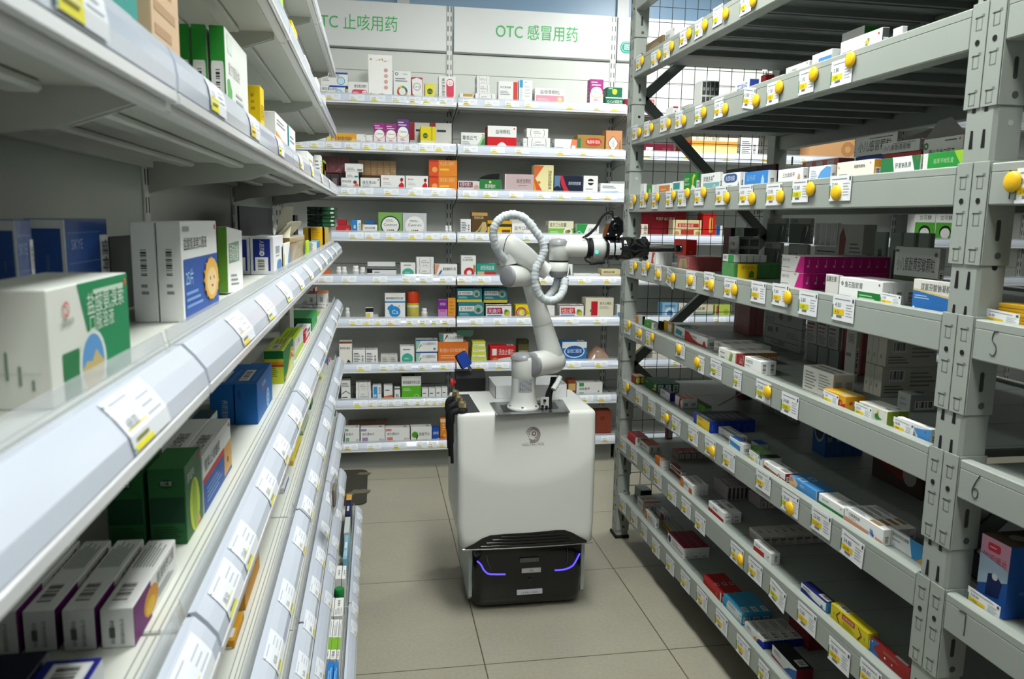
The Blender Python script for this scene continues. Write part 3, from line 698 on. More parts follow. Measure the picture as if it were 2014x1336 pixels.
rd = MB(); rd.tube([T0+ax*A_(1266)+Vector((0, 0, 0.007)), T0+ax*A_(1328)+Vector((0, 0, 0.007))], 0.0055, '#c6c9cc', n=14); rpart('slide_rod', rd, M_METAL, label='silver slide rod')
rd = MB(); rd.tube([T0+ax*A_(1266)+Vector((0, 0, -0.006)), T0+ax*A_(1330)+Vector((0, 0, -0.006))], 0.0062, '#111214', n=14)
e = T0+ax*A_(1332); rd.box(e.x-0.012, e.y-0.012, e.z-0.013, e.x+0.006, e.y+0.012, e.z+0.012, '#0f1012', bev=0.003); rd.lathe([(0.011, 0), (0.014, 0.004), (0.014, 0.008), (0.006, 0.009)], e+Vector((0.006, 0, 0)), ax, '#18191b', n=18)
rpart('suction_finger', rd, M_BLACK, label='black suction finger')
cm = MB(); yc = yW
cpts = [(1187, 466), (1196, 440), (1203, 428), (1213, 426), (1222, 436), (1222, 456), (1215, 466)]
cm.prism([(W(*p, yc).x, W(*p, yc).z) for p in cpts], yc-0.022, yc+0.02, 'y', '#121315'); 
for px, py in ((1205, 432), (1212, 462), (1196, 460)): q = W(px, py, yc-0.022); cm.lathe([(0.003, 0), (0.003, 0.0015)], (q.x, yc-0.022, q.z), (0, -1, 0), '#d6d8da', n=8)
q = W(1211, 445, yc-0.022); cm.lathe([(0.012, 0), (0.012, 0.004), (0.008, 0.005)], (q.x, yc-0.022, q.z), (0, -1, 0), '#08090a', n=18)
rpart('vision_camera', cm, M_BLACK, label='black vision camera on the gripper')
for off in (0, 5):
    cb = MB(); cb.tube(smooth_path([W(*p, yc-0.012) for p in ((1146+off, 468-off*0.3), (1160, 458+off*0.6), (1172+off*0.4, 446), (1182+off*0.4, 428), (1193, 418+off*0.5), (1204-off*0.3, 416+off), (1206, 428))], 6), 0.0032, '#141416', n=8); rpart('camera_cable', cb, M_RUBBER, label='black camera cable')
lv = MB(); q0, q1 = W(1164, 504, yW-0.012), W(1164, 521, yW-0.012); lv.tube([q0, q1], 0.0035, '#9a9c9e', n=10); lv.tube([W(1160, 519, yW-0.012), W(1176, 517, yW-0.014)], 0.0045, '#1a1b1d', 1, n=10); lv.tube([W(1176, 517, yW-0.014), W(1180, 516, yW-0.014), W(1189, 515, yW-0.014)], [0.0045, 0.007, 0.006], '#17181a', 1, n=12)
lv.tube(smooth_path([W(1150, 506, yW-0.008), W(1153, 513, yW-0.012), W(1162, 517, yW-0.014)], 5), 0.003, '#17181a', 1, n=8); rpart('release_lever', lv, [M_METAL, M_RUBBER], label='small black release lever')
# sleeve hose looping round the elbow
ho = MB(); hp = [(1017, 521, 0.03), (1000, 514, 0.0), (983, 500, -0.03), (973, 479, -0.055), (970, 457, -0.065), (977, 438, -0.07), (991, 426, -0.07), (1010, 422, -0.07), (1032, 430, -0.07), (1050, 451, -0.068), (1065, 472, -0.066), (1070, 492, -0.066), (1063, 512, -0.066), (1054, 530, -0.066), (1052, 553, -0.064), (1057, 574, -0.06), (1069, 588, -0.054), (1086, 591, -0.048), (1101, 583, -0.042), (1109, 566, -0.032), (1111, 546, -0.022)]
path = smooth_path([W(x, y, yE+d) for x, y, d in hp], 9)
ho.tube(path, [0.0132+0.0012*math.sin(i*2.1)+0.0006*math.sin(i*0.83) for i in range(len(path))], '#cdd4d8', n=16)
path2 = smooth_path([W(x, y, yE+d) for x, y, d in ((1097, 546, 0.0), (1094, 560, 0.004), (1086, 575, 0.006), (1073, 588, 0.0))], 9)
ho.tube(path2, [0.0125+0.001*math.sin(i*2.1) for i in range(len(path2))], '#c9d0d4', n=16)
rpart('sleeve_hose', ho, M_FABRIC, label='white pleated sleeve hose')
bk = MB(); p0, p1 = W(1064, 808, PY-0.02), W(1081, 780, PY-0.02); bk.box(p0.x, PY-0.012, p0.z, p1.x, PY-0.009, p0.z+0.045, '#dfe0de', bev=0.001); bk.box(p0.x, PY-0.05, p0.z, p1.x, PY-0.009, p0.z+0.003, '#dfe0de')
for dx, dz in ((0.006, 0.014), (0.020, 0.012), (0.013, 0.034)): bk.lathe([(0.004, 0), (0.005, 0.006), (0.003, 0.008)], (p0.x+dx, PY-0.012, p0.z+dz), (0, -1, 0), '#141416', 1, n=10)
rpart('cable_bracket', bk, [M_PLAST, M_RUBBER], label='white cable bracket with black knobs')
for off in (0, 6, 11):
    cb = MB(); cb.tube(smooth_path([W(1086+off*0.7, 742, PY+0.03), W(1083+off*0.6, 758, PY+0.02), W(1076+off*0.7, 775, PY+0.005), W(1076+off*0.6, 792, PY), W(1079+off*0.5, 806, PY-0.01)], 5), 0.0052, '#141416', n=10); rpart('arm_cable', cb, M_RUBBER, label='black arm cable')
sl = MB(); sl.tube(smooth_path([W(1101, 741, PY+0.01), W(1097, 752, PY), W(1088, 766, PY-0.012)], 5), [0.0095+0.0006*math.sin(i*2) for i in range(11)], '#dcdfdf', n=14); rpart('cable_sleeve', sl, M_FABRIC, label='short white cable sleeve')
# open white tray standing on the robot behind the arm
t = thing('storage_tray', 'open white metal tray on the robot behind its arm', 'tray', (0, 0, 0))
f0, f1 = on_z(974, 785, ZT), on_z(1117, 784, ZT); tx0, tx1 = f0.x, f1.x; ty0 = f0.y; ty1 = ty0+0.17; th = on_y(1040, 758, ty0).z
ty1 = min(ty1, 2.99)
t.location = ((tx0+tx1)/2, (ty0+ty1)/2, ZT); lw_, ld_ = (tx1-tx0)/2, (ty1-ty0)/2; hh = max(0.03, th-ZT)
m = MB(); m.box(-lw_, -ld_, 0.0005, lw_, ld_, 0.002, '#dfe1e0'); m.box(-lw_, -ld_, 0.002, lw_, -ld_+0.0015, hh, '#eef0f0'); m.box(-lw_, ld_-0.0015, 0.002, lw_, ld_, hh, '#e6e8e8'); m.box(-lw_, -ld_, 0.002, -lw_+0.0015, ld_, hh, '#e6e8e8'); m.box(lw_-0.0015, -ld_, 0.002, lw_, ld_, hh, '#e6e8e8')
m.build('tray_body', M_WHITE, t)
m = MB(); m.box(-0.002, -ld_+0.002, 0.002, 0.0, ld_-0.002, hh*0.92, '#e6e8e8'); m.build('divider', M_WHITE, t)
m = MB(); m.lathe([(0.004, 0), (0.005, 0.003), (0.002, 0.005)], (-lw_*0.45, -ld_, hh*0.72), (0, -1, 0), '#161618', n=12); m.build('tray_knob', M_RUBBER, t)

# ---------------------------------------------------------------- grey steel rack along the right of the aisle
XF = 1.02; XB = 1.70; YN = 1.226; YFAR = 3.151; PW = 0.036
TB = [2.262, 2.005, 1.742, 1.475, 1.211, 0.960, 0.708, 0.460, 0.208]      # tops of the front beams
RK = '#a3aaa3'
def rack_post(t, x0, x1, yc, front=True):
    m = MB(); pts = [(x0, yc-PW+0.006), (x0+0.006, yc-PW), (x1, yc-PW), (x1, yc-PW+0.003), (x1-0.004, yc-PW+0.012), (x1-0.004, yc+PW-0.012), (x1, yc+PW-0.003), (x1, yc+PW), (x0+0.006, yc+PW), (x0, yc+PW-0.006)]
    m.prism(pts, 0.012, 2.46, 'z', RK)
    z = 0.05
    while z < 2.42:
        fx = x0-0.0004 if front else x1+0.0004
        for dy in (-0.014, 0.014):
            m.add([(fx, yc+dy-0.0045, z), (fx, yc+dy+0.0045, z), (fx, yc+dy+0.0028, z+0.031), (fx, yc+dy-0.0028, z+0.031)], [(0, 1, 2, 3)], '#0f1110')
        z += 0.0605
    z = 0.09; k = 0
    while z < 2.4:      # holes in the side that faces the camera
        m.lathe([(0.0055, 0), (0.0055, 0.0006)], ((x0+x1)/2+0.004, yc-PW-0.0001, z), (0, -1, 0), '#1b1d1c' if k % 3 else '#c4c7c2', n=10); z += 0.121; k += 1
    m.build('post', M_STEEL, t)
    f = MB(); f.box(x0-0.006, yc-PW-0.006, 0, x1+0.006, yc+PW+0.006, 0.014, '#17181a', bev=0.002); fo = f.build('foot_plate', M_RUBBER, t); fo['label'] = 'black foot plate'
def connector(par, xf, ypost, sgn, ztop, back=False):
    """L-shaped beam end plate hooked on a post; sgn=+1: the beam runs away from the viewer from it"""
    m = MB(); s = -1 if not back else 1
    x = xf+s*0.0015
    y0, y1 = (ypost+0.001, ypost+PW+0.002) if sgn > 0 else (ypost-PW-0.002, ypost-0.001)
    m.box(min(x, xf), y0, ztop-0.172, max(x, xf), y1, ztop+0.004, RK, bev=0.0007)
    ye = y1 if sgn > 0 else y0
    xi = xf+0.055 if not back else xf-0.055
    m.box(min(xf, xi), min(ye, ye+sgn*0.002), ztop-0.172, max(xf, xi), max(ye, ye+sgn*0.002), ztop+0.004, RK, bev=0.0008)
    yc = (y0+y1)/2; fx = x+s*0.0003
    if not back:
        for dz in (0.025, 0.088, 0.150):
            z = ztop-dz
            for a, b, c, d, col in ((-0.007, 0.007, -0.017, -0.0155, '#787e78'), (-0.007, -0.0055, -0.017, 0.004, '#8b918b'), (0.0055, 0.007, -0.017, 0.006, '#6d736d'), (-0.007, 0.010, 0.003, 0.0055, '#4c514c'), (-0.011, -0.005, 0.004, 0.009, '#7b807b')):
                m.add([(fx, yc+a, z+c), (fx, yc+b, z+c), (fx, yc+b, z+d), (fx, yc+a, z+d)], [(0, 1, 2, 3)], col)
        m.lathe([(0.005, 0), (0.005, 0.0006)], (fx, yc, ztop-0.062), (s, 0, 0), '#141615', n=12)
    if sgn < 0:     # slot and hole in the side that faces the camera
        yy = ye-0.0026
        m.prism([(xf+0.026+px, ztop-0.112+pz) for px, pz in rbox2d(-0.004, -0.018, 0.004, 0.018, 0.004, 4)], yy, yy+0.0005, 'y', '#3f433f')
        m.lathe([(0.006, 0), (0.006, 0.0006)], (xf+0.030, yy+0.0003, ztop-0.155), (0, -1, 0), '#565b56', n=12)
    m.build('beam_connector', M_STEEL, par)
def rack_level(t, z, ya, yb, far, near):
    """front and rear beam, deck and end plates between posts at ya (near) and yb (far)"""
    y0, y1 = ya+PW, yb-PW
    for xf, back in ((XF, False), (XB, True)):
        m = MB(); s = 1 if not back else -1
        xs = [xf, xf+s*0.040]
        m.box(min(xs), y0+0.004, z-0.070, max(xs), y1-0.004, z-0.014, RK, bev=0.0025)
        m.box(min(xf, xf+s*0.022), y0+0.004, z-0.016, max(xf, xf+s*0.022), y1-0.004, z, RK, bev=0.002)
        b = m.build('beam', M_STEEL, t)
        if near: connector(b, xf, ya, 1, z, back)
        if far: connector(b, xf, yb, -1, z, back)
    d = MB(); dz = z-0.010
    d.box(XF+0.024, y0+0.006, dz-0.004, XB-0.024, y1-0.006, dz, '#949b95')
    y = y0+0.02; n = 0
    while y+0.14 < y1:
        d.box(XF+0.045, y, dz-0.022, XB-0.045, y+0.012, dz-0.004, '#858c87'); d.box(XF+0.045, y+0.062, dz-0.012, XB-0.045, y+0.095, dz-0.004, '#858c87')
        d.box(XF+0.026, y-0.0012, dz, XB-0.026, y-0.0002, dz+0.0003, '#6f7671')
        y += 0.155
    d.build('deck', M_STEEL, t)
rk = thing('steel_rack', 'grey slotted steel rack with eight loaded decks on the right of the aisle', 'rack', (0, 0, 0))
for yc in (YN, YFAR):
    rack_post(rk, XF+0.001, XF+0.052, yc); rack_post(rk, XB-0.052, XB-0.001, yc, False)
for z in TB: rack_level(rk, z, YN, YFAR, True, True)
for yc in (YFAR, YN):
    zz = [(XF+0.05, 2.36), (XB-0.05, 1.85)] ; zs_ = [2.38, 1.86, 1.31, 0.77, 0.24]
    yy = yc
    for i in range(4):
        xa, xb = (XB-0.05, XF+0.05) if i % 2 == 0 else (XF+0.05, XB-0.05)
        a, b = Vector((xa, yy, zs_[i])), Vector((xb, yy, zs_[i+1])); d = (b-a).normalized(); nn = Vector((0, 1, 0)); w = d.cross(nn)
        m = MB()
        for u0, u1, v0, v1 in ((-0.019, 0.019, -0.013, -0.011), (-0.019, -0.017, -0.013, 0.013), (0.017, 0.019, -0.013, 0.013)):
            P = [a+w*u0+nn*v0, a+w*u1+nn*v0, a+w*u1+nn*v1, a+w*u0+nn*v1]; Q = [p+(b-a) for p in P]
            m.add(P+Q, [(0, 1, 2, 3), (7, 6, 5, 4), (0, 4, 5, 1), (1, 5, 6, 2), (2, 6, 7, 3), (3, 7, 4, 0)], '#6b706c')
        m.build('brace', M_STEEL, rk)
rn = thing('steel_rack', 'nearest bay of the grey steel rack, with numbers pencilled on its beams', 'rack', (0, 0, 0))
YNN = -0.75
for x0, x1, f in ((XF+0.001, XF+0.052, True), (XB-0.052, XB-0.001, False)): rack_post(rn, x0, x1, YNN, f)
for z in TB: rack_level(rn, z, YNN, YN, True, True)
nm = MB()
STROKES = {3: [(0, .9), (.3, 1), (.6, .85), (.5, .6), (.2, .52), (.6, .4), (.6, .12), (.25, 0), (0, .1)], 4: [(.25, 1), (.02, .5), (.08, .4), (.75, .46), (.5, .62), (.4, .3), (.36, -.1)],
  5: [(.62, 1), (.3, .95), (.2, .62), (.5, .45), (.6, .2), (.4, 0), (.1, .06)], 6: [(.6, 1), (.25, .62), (.05, .25), (.2, 0), (.5, .05), (.55, .3), (.3, .4), (.1, .3)], 7: [(0, .95), (.6, 1), (.62, .7), (.64, .4), (.62, 0)]}
for n_, k in ((3, 2), (4, 3), (5, 4), (6, 5), (7, 6)):
    z = TB[k]-0.056; y = {3: 1.128, 4: 1.150, 5: 1.148, 6: 1.152, 7: 1.150}[n_]
    pts = smooth_path([(XF-0.0006, y-u*0.026, z+v*0.042) for u, v in STROKES[n_]], 4)
    nm.tube(pts, 0.00085, '#3f4446', n=5)
no = nm.build('pencilled_number', M_PAPER, rn); no['label'] = 'shelf numbers pencilled on the beams'
# wire mesh across the far end of the rack
ms = MB(); ym = YFAR+PW+0.012; r_ = 0.0011
x = XF+0.02
while x < XB-0.02: ms.box(x-r_, ym-r_, 0.03, x+r_, ym+r_, 2.62, '#3c403d'); x += 0.0545
z = 0.03
while z < 2.63: ms.box(XF+0.01, ym-3*r_, z-r_, XB-0.03, ym-r_, z+r_, '#3c403d'); z += 0.0595
for xx in (XF+0.012, XB-0.032): ms.box(xx-0.002, ym-0.002, 0.0, xx+0.002, ym+0.002, 2.62, '#3c403d')
tag(ms.build('wire_mesh', M_STEEL), 'black square wire mesh panel across the far end of the steel rack', 'wire mesh')

# ---------------------------------------------------------------- price tags and yellow magnets on the rack beams
def price_tag(y0, w, zc, txt, h=0.056, tilt=0.0, hi='#f0cc1e', x=None):
    m = MB(); m.box(0, -0.0003, -h/2, w, 0.0003, h/2, '#eceef0')
    def rect(u0, u1, v0, v1, c, d=0.0006): m.add([(w*u0, -d, h*(v0-0.5)), (w*u1, -d, h*(v0-0.5)), (w*u1, -d, h*(v1-0.5)), (w*u0, -d, h*(v1-0.5))], [(0, 1, 2, 3)], c)
    rect(0, 0.05, 0.1, 0.62, '#3f7a5f'); rect(0.06, 0.56, 0.24, 0.46, hi); rect(0.1, 0.8, 0.84, 0.875, '#8a9098'); rect(0.9, 0.97, 0.78, 0.93, '#4b4f55')
    for k in range(5): rect(0.64, 0.92-0.05*(k % 2), 0.66-0.11*k, 0.69-0.11*k, '#a2a7ae')
    for k in range(8): rect(0.22+0.032*k, 0.24+0.032*k, 0.12, 0.22, '#55585c', 0.0007)
    m.text(txt, (w*0.12, -0.0007, h*0.05), (1, 0, 0), (0, 0, 1), h*0.17, '#5a5f66', w*0.42); m.text(txt, (w*0.14, -0.0008, h*(-0.22)), (1, 0, 0), (0, 0, 1), h*0.13, '#8a5a10', w*0.36)
    o = m.build('price_tag', M_PAPER); o.rotation_euler = (0, tilt, -PI/2); o.location = (x if x is not None else XF-0.0022, y0, zc); return o
def magnet(p, r=0.0172):
    m = MB(); m.lathe([(r*0.96, 0), (r, 0.002), (r*0.97, 0.0045), (r*0.8, 0.0065), (r*0.45, 0.008), (r*0.08, 0.0085)], (0, 0, 0), (-1, 0, 0), '#f2c21a', n=22)
    o = m.build('magnet', M_PLAST); o.location = p; return o
ZA, ZB_, ZC, ZD, ZE, ZF_, ZG, ZH = (1200, 0, 4.795), (1594, 0, 4.795), (1200, 250, 4.795), (1594, 220, 4.795), (1200, 480, 4.795), (1594, 440, 4.795), (1200, 720, 4.795), (1594, 640, 4.795)
ZI, ZJ, ZK = (1200, 940, 3.374), (1380, 1100, 5.594), (1560, 880, 6.073)
# deck index, view, [(left, right, middle height, magnet x, magnet y, tilt)]
RACK_TAGS = [
 (1, ZA, [(250, 300, 590, 312, 572), (392, 460, 555, 470, 522), (507, 570, 480, 592, 436), (662, 735, 350, 755, 318), (805, 880, 270, 907, 235), (975, 1065, 150, 1103, 130), (1235, 1340, 30, 1365, 5)]),
 (2, ZA, [(215, 265, 1250, 285, 1248), (325, 380, 1215, 400, 1205), (477, 545, 1165, 563, 1165), (620, 690, 1130, 707, 1137), (805, 875, 1080, 895, 1060), (988, 1075, 1020, 1098, 1030), (1265, 1375, 900, 1390, 950, 0.2), (1487, 1600, 880, 1610, 825), (1790, 1930, 770, 1935, 702)]),
 (2, ZB_, [(205, 400, 680, 395, 565)]),
 (3, ZC, [(190, 225, 705, 240, 683), (285, 345, 690, 350, 657), (398, 455, 700, 457, 662), (530, 600, 680, 610, 643), (643, 725, 670, 740, 625), (800, 890, 655, 895, 615), (1000, 1110, 645, 1113, 665), (1222, 1350, 640, 1353, 675), (1478, 1630, 635, 1620, 655), (1725, 1880, 600, 1905, 585)]),
 (3, ZD, [(190, 400, 720, 262, 765)]),
 (4, ZE, [(190, 230, 220, 247, 208), (305, 355, 215, 365, 207), (425, 490, 270, 465, 285), (537, 615, 300, 605, 325, 0.25), (722, 815, 340, 768, 343), (890, 990, 350, 965, 390), (1080, 1195, 420, 1185, 435), (1335, 1480, 455, None, 0), (1535, 1690, 480, 1690, 505), (1785, 1980, 565, None, 0)]),
 (4, ZF_, [(215, 435, 805, None, 0)]),
 (5, ZE, [(137, 200, 785, 188, 757), (243, 305, 835, 290, 842), (340, 420, 905, 408, 880), (625, 712, 990, 660, 990), (835, 895, 1140, 830, 1115), (950, 1070, 1180, None, 0)]),
 (5, ZG, [(1170, 1245, 130, None, 0), (1380, 1530, 240, 1500, 247), (1620, 1785, 370, None, 0)]),
 (6, ZG, [(122, 165, 205, 173, 197), (245, 310, 300, None, 0), (362, 432, 385, None, 0), (483, 540, 470, 545, 492), (585, 670, 560, None, 0), (740, 840, 660, None, 0), (897, 1000, 770, 975, 805), (1065, 1190, 890, None, 0), (1380, 1525, 1090, None, 0)]),
 (6, ZI, [(1140, 1260, 170, 1203, 203)]), (6, ZK, [(220, 465, 900, None, 0), (575, 870, 1200, None, 0, 0.06)]),
 (7, ZG, [(98, 155, 745, None, 0), (197, 262, 845, None, 0), (315, 380, 970, None, 0), (415, 495, 1065, None, 0)]),
 (7, ZI, [(385, 445, 115, None, 0), (475, 545, 200, None, 0), (565, 640, 305, None, 0), (800, 890, 510, 872, 545), (918, 1015, 620, None, 0), (1060, 1175, 770, None, 0, 0.12), (1245, 1380, 940, None, 0)]), (7, ZJ, [(1395, 1650, 1090, None, 0), (1740, 1990, 1310, None, 0)]),
 (8, ZI, [(68, 110, 185, None, 0), (140, 190, 275, None, 0), (205, 250, 360, None, 0), (280, 340, 470, None, 0), (373, 430, 580, None, 0), (470, 535, 690, None, 0), (577, 655, 810, None, 0), (703, 785, 960, None, 0), (840, 940, 1140, None, 0), (985, 1060, 1300, None, 0)])]
RACK_NAME = {1: 'second highest beam', 2: 'third highest beam', 3: 'beam at eye height', 4: 'beam below eye height', 5: 'waist-high beam', 6: 'third lowest beam', 7: 'second lowest beam', 8: 'lowest beam'}
RP = ['15.90', '3.80', '22.00', '9.60', '13.80', '5.50', '24.80', '2.80', '7.00', '18.00', '26.80', '4.50', '1.30', '20.60', '36.50']
cnt = {}
for k, (ox, oy, sc), rows in RACK_TAGS:
    for row in rows:
        xl, xr, ym_, mx, my = row[:5]; tl_ = row[5] if len(row) > 5 else 0.0
        n = cnt[k] = cnt.get(k, 0)+1
        a, c = on_x(ox+xl/sc, oy+ym_/sc, XF), on_x(ox+xr/sc, oy+ym_/sc, XF); w = min(max(a.y-c.y, 0.048), 0.082)
        zc = min(max((a.z+c.z)/2, TB[k]-0.052), TB[k]-0.02)
        o = price_tag(a.y, w, zc, RP[(n*4+k*3) % len(RP)], tilt=tl_, hi='#f0cc1e' if (n*k) % 5 else '#d6d41e')
        nm_ = ORD[n-1] if n <= 16 else str(n)
        tag(o, '%sprice tag, %s from the far post on the rack %s' % ('' if mx is not None else 'unpinned ', nm_, RACK_NAME[k]), 'price tag', 'price tags on the steel rack')
        if mx is not None:
            p = on_x(ox+mx/sc, oy+my/sc, XF); p.x = XF-0.0028; p.z = min(max(p.z, TB[k]-0.056), TB[k]-0.008)
            tag(magnet(p), 'round yellow magnet by the %s tag from the far post, rack %s' % (nm_, RACK_NAME[k]), 'magnet', 'yellow magnets on the steel rack')
# big magnet and card on the nearest bay
p = on_x(1996.5, 357.6, XF); p.x = XF-0.0028
tag(magnet(p, 0.0172), 'round yellow magnet beside the pencilled 4 on the near rack beam', 'magnet', 'yellow magnets on the steel rack')
a = on_x(1999, 378, XF); o = price_tag(a.y, 0.07, TB[3]-0.04, '28.00'); tag(o, 'price tag under the yellow magnet beside the pencilled 4', 'price tag', 'price tags on the steel rack')

# ---------------------------------------------------------------- printed cartons
# local frame: front face at y = 0 looking to -y, x to the right, z up. A face's u runs to the right, v up, both 0..1.
BLK, GRY, WHT, RED = '#26282b', '#8d9298', '#eff0ee', '#d3222b'
def lb(txt, u, v, h, c=BLK, w=None, al='l'): return ('t', txt, u, v, h, c, w, al)
def R(u0, v0, u1, v1, c): return ('r', u0, v0, u1, v1, c)
def P(pts, c): return ('p', pts, c)
def C(u, v, r, c): return ('c', u, v, r, c)
def RG(u, v, r0, r1, c): return ('g', u, v, r0, r1, c)
def BC(u0, v0, u1, v1): return ('b', u0, v0, u1, v1)
def FP(u0, v0, u1, v1, n=3, c=GRY): return ('f', u0, v0, u1, v1, n, c)
def VT(txt, u, v, h, c=BLK, w=None): return ('v', txt, u, v, h, c, w)
BARS = [2, 1, 1, 3, 1, 2, 2, 1, 3, 1, 1, 2, 1, 1, 2, 3, 1, 1, 2, 1, 3, 2, 1, 1]
def put_prints(mb, O, U, V, W, H, N, items, mat=0):
    """prints on the face with corner O, unit axes U, V and outward normal N"""
    d = 0.0003
    def at(u, v, dd): return O+U*(u*W)+V*(v*H)+N*dd
    for it in items:
        k = it[0]
        if k == 'r':
            _, u0, v0, u1, v1, c = it; mb.add([at(u0, v0, d), at(u1, v0, d), at(u1, v1, d), at(u0, v1, d)], [(0, 1, 2, 3)], c, mat)
        elif k == 'p': mb.add([at(min(max(u, 0.004), 0.996), min(max(v, 0.004), 0.996), d) for u, v in it[1]], [tuple(range(len(it[1])))], it[2], mat)
        elif k == 'c':
            _, u, v, r, c = it; r = min(r*min(W, H), v*H, (1-v)*H, u*W, (1-u)*W); mb.add([at(u, v, d)+U*(r*math.cos(i*PI/9))+V*(r*math.sin(i*PI/9)) for i in range(18)], [tuple(range(18))], c, mat)
        elif k == 'g':
            _, u, v, r0, r1, c = it; m_ = min(W, H); m_ *= min(1, min(v*H, (1-v)*H, u*W, (1-u)*W)/(r1*m_))
            for i in range(20):
                a0, a1 = i*PI/10, (i+1)*PI/10; c0 = at(u, v, d)
                mb.add([c0+U*(r*m_*math.cos(a))+V*(r*m_*math.sin(a)) for r, a in ((r0, a0), (r0, a1), (r1, a1), (r1, a0))], [(0, 1, 2, 3)], c, mat)
        elif k == 't':
            _, txt, u, v, h, c, w, al = it; mb.text(txt, at(u, v, d), U, V, h*H, c, (w or 0.9)*W, al, mat)
        elif k == 'v':      # lettering turned upright down the face
            _, txt, u, v, h, c, w = it; mb.text(txt, at(u, v, d), V*-1, U, h*W, c, (w or 0.9)*H, 'l', mat)
        elif k == 'b':
            _, u0, v0, u1, v1 = it; mb.add([at(u0, v0, d), at(u1, v0, d), at(u1, v1, d), at(u0, v1, d)], [(0, 1, 2, 3)], '#f2f2f0', mat); d += 0.0001
            wide = (u1-u0)*W > (v1-v0)*H; s = 0.08; tot = sum(BARS)
            for i, b in enumerate(BARS):
                if i % 2 == 0:
                    e = s+0.84*b/tot
                    if wide: q = [(u0+(u1-u0)*s, v0+(v1-v0)*0.2), (u0+(u1-u0)*e, v0+(v1-v0)*0.2), (u0+(u1-u0)*e, v1-(v1-v0)*0.1), (u0+(u1-u0)*s, v1-(v1-v0)*0.1)]
                    else: q = [(u0+(u1-u0)*0.15, v0+(v1-v0)*s), (u1-(u1-u0)*0.25, v0+(v1-v0)*s), (u1-(u1-u0)*0.25, v0+(v1-v0)*e), (u0+(u1-u0)*0.15, v0+(v1-v0)*e)]
                    mb.add([at(u, v, d) for u, v in q], [(0, 1, 2, 3)], '#2a2c2e', mat)
                s += 0.84*b/tot
        elif k == 'f':
            _, u0, v0, u1, v1, n, c = it
            for i in range(n):
                v = v1-(v1-v0)*(i+0.5)/n; hh = (v1-v0)/n*0.22; e = u0+(u1-u0)*(0.72+0.28*((i*7) % 5)/4)
                mb.add([at(u0, v-hh, d), at(e, v-hh, d), at(e, v+hh, d), at(u0, v+hh, d)], [(0, 1, 2, 3)], c, mat)
        d += 0.00007
def carton_mesh(mb, w, dp, h, body, pr, o=(0, 0, 0), mat=0, bev=0.0007):
    """pr: face letter -> list of prints; 'Fc','Tc'... give a face its own board colour"""
    fc = {k[0]: v for k, v in pr.items() if k.endswith('c')}
    ox, oy, oz = o
    mb.box(ox, oy, oz, ox+w, oy+dp, oz+h, body, mat, bev, fc)
    o = Vector(o); X, Y, Z = Vector((1, 0, 0)), Vector((0, 1, 0)), Vector((0, 0, 1))
    fr = {'F': (o, X, Z, w, h, -Y), 'R': (o+X*w, Y, Z, dp, h, X), 'L': (o+Y*dp, -Y, Z, dp, h, -X), 'T': (o+Z*h, X, Y, w, dp, Z), 'B': (o+X*w+Y*dp, -X, Z, w, h, Y)}
    for k, items in pr.items():
        if k in fr: put_prints(mb, *fr[k][:3], fr[k][3], fr[k][4], fr[k][5], items, mat)
KINDS_ = (('ointment_box', ('ointment', 'cream box', 'gel box', 'swan')), ('granule_box', ('granule',)), ('syrup_box', ('syrup', 'oral liquid')),
          ('vitamin_box', ('vitamin', 'calcium', 'capsule', 'oval', 'black arc', 'white disc', 'chewable', 'effervescent', 'dark green mark', 'pregnant')), ('carton', (' carton',)))
def kind_of(desc, name):
    if name == 'medicine_box':
        for n, ws in KINDS_:
            if any(w in desc for w in ws): return n
    return name
def carton(w, dp, h, body, pr, loc, rotz, mat=None, name='medicine_box'):
    mb = MB(); carton_mesh(mb, w, dp, h, body, pr); o = mb.build(name, mat or M_CARD)
    o.location = loc; o.rotation_euler = (0, 0, rotz); return o
PLACED = []
def fit(b, zmin=0.012):
    """trim a new box's bounds [x0, x1, y0, y1, z0, z1] where it would run into goods already standing there"""
    for q in PLACED:
        ov = [min(b[2*i+1], q[2*i+1])-max(b[2*i], q[2*i]) for i in range(3)]
        if min(ov) <= 0.0004: continue
        i = 0 if ov[0] < ov[1] else 1
        if b[2*i]+b[2*i+1] < q[2*i]+q[2*i+1]: b[2*i+1] = max(q[2*i]-0.0008, b[2*i]+0.006)
        else: b[2*i] = min(q[2*i+1]+0.0008, b[2*i+1]-0.006)
    PLACED.append(list(b)); return b
# ---- print layouts; t = title, a and b = accent colours
def ends(pr, t, a, plain=False):
    pr.setdefault('R', [BC(0.15, 0.12, 0.85, 0.62)]); pr.setdefault('L', [FP(0.15, 0.15, 0.85, 0.75, 5)])
    pr.setdefault('T', [lb(t, 0.08, 0.3, 0.34, BLK, 0.5), R(0.70, 0.2, 0.95, 0.8, '#e9eae8'), BC(0.72, 0.25, 0.93, 0.78)])
    return pr
def d_band(t, a, tc=BLK, bg=WHT, hb=0.34):        # colour band along the foot
    return bg, ends({'F': [R(0, 0, 1, hb, a), lb(t, 0.07, 0.58, 0.19, tc, 0.62), FP(0.07, hb+0.06, 0.45, 0.52, 2), C(0.92, 0.88, 0.05, RED), FP(0.5, 0.86, 0.86, 0.9, 1, '#9a9fa4'), FP(0.07, 0.08, 0.4, hb-0.06, 2, '#e8ece8')]}, t, a)
def d_plain(t, a, tc=BLK, bg=WHT):                # white with title, stripe and lines
    return bg, ends({'F': [lb(t, 0.1, 0.56, 0.2, tc, 0.72), FP(0.1, 0.14, 0.6, 0.42, 3), R(0.1, 0.46, 0.5, 0.49, a), C(0.92, 0.86, 0.05, RED), R(0.68, 0.1, 0.95, 0.34, a)]}, t, a)
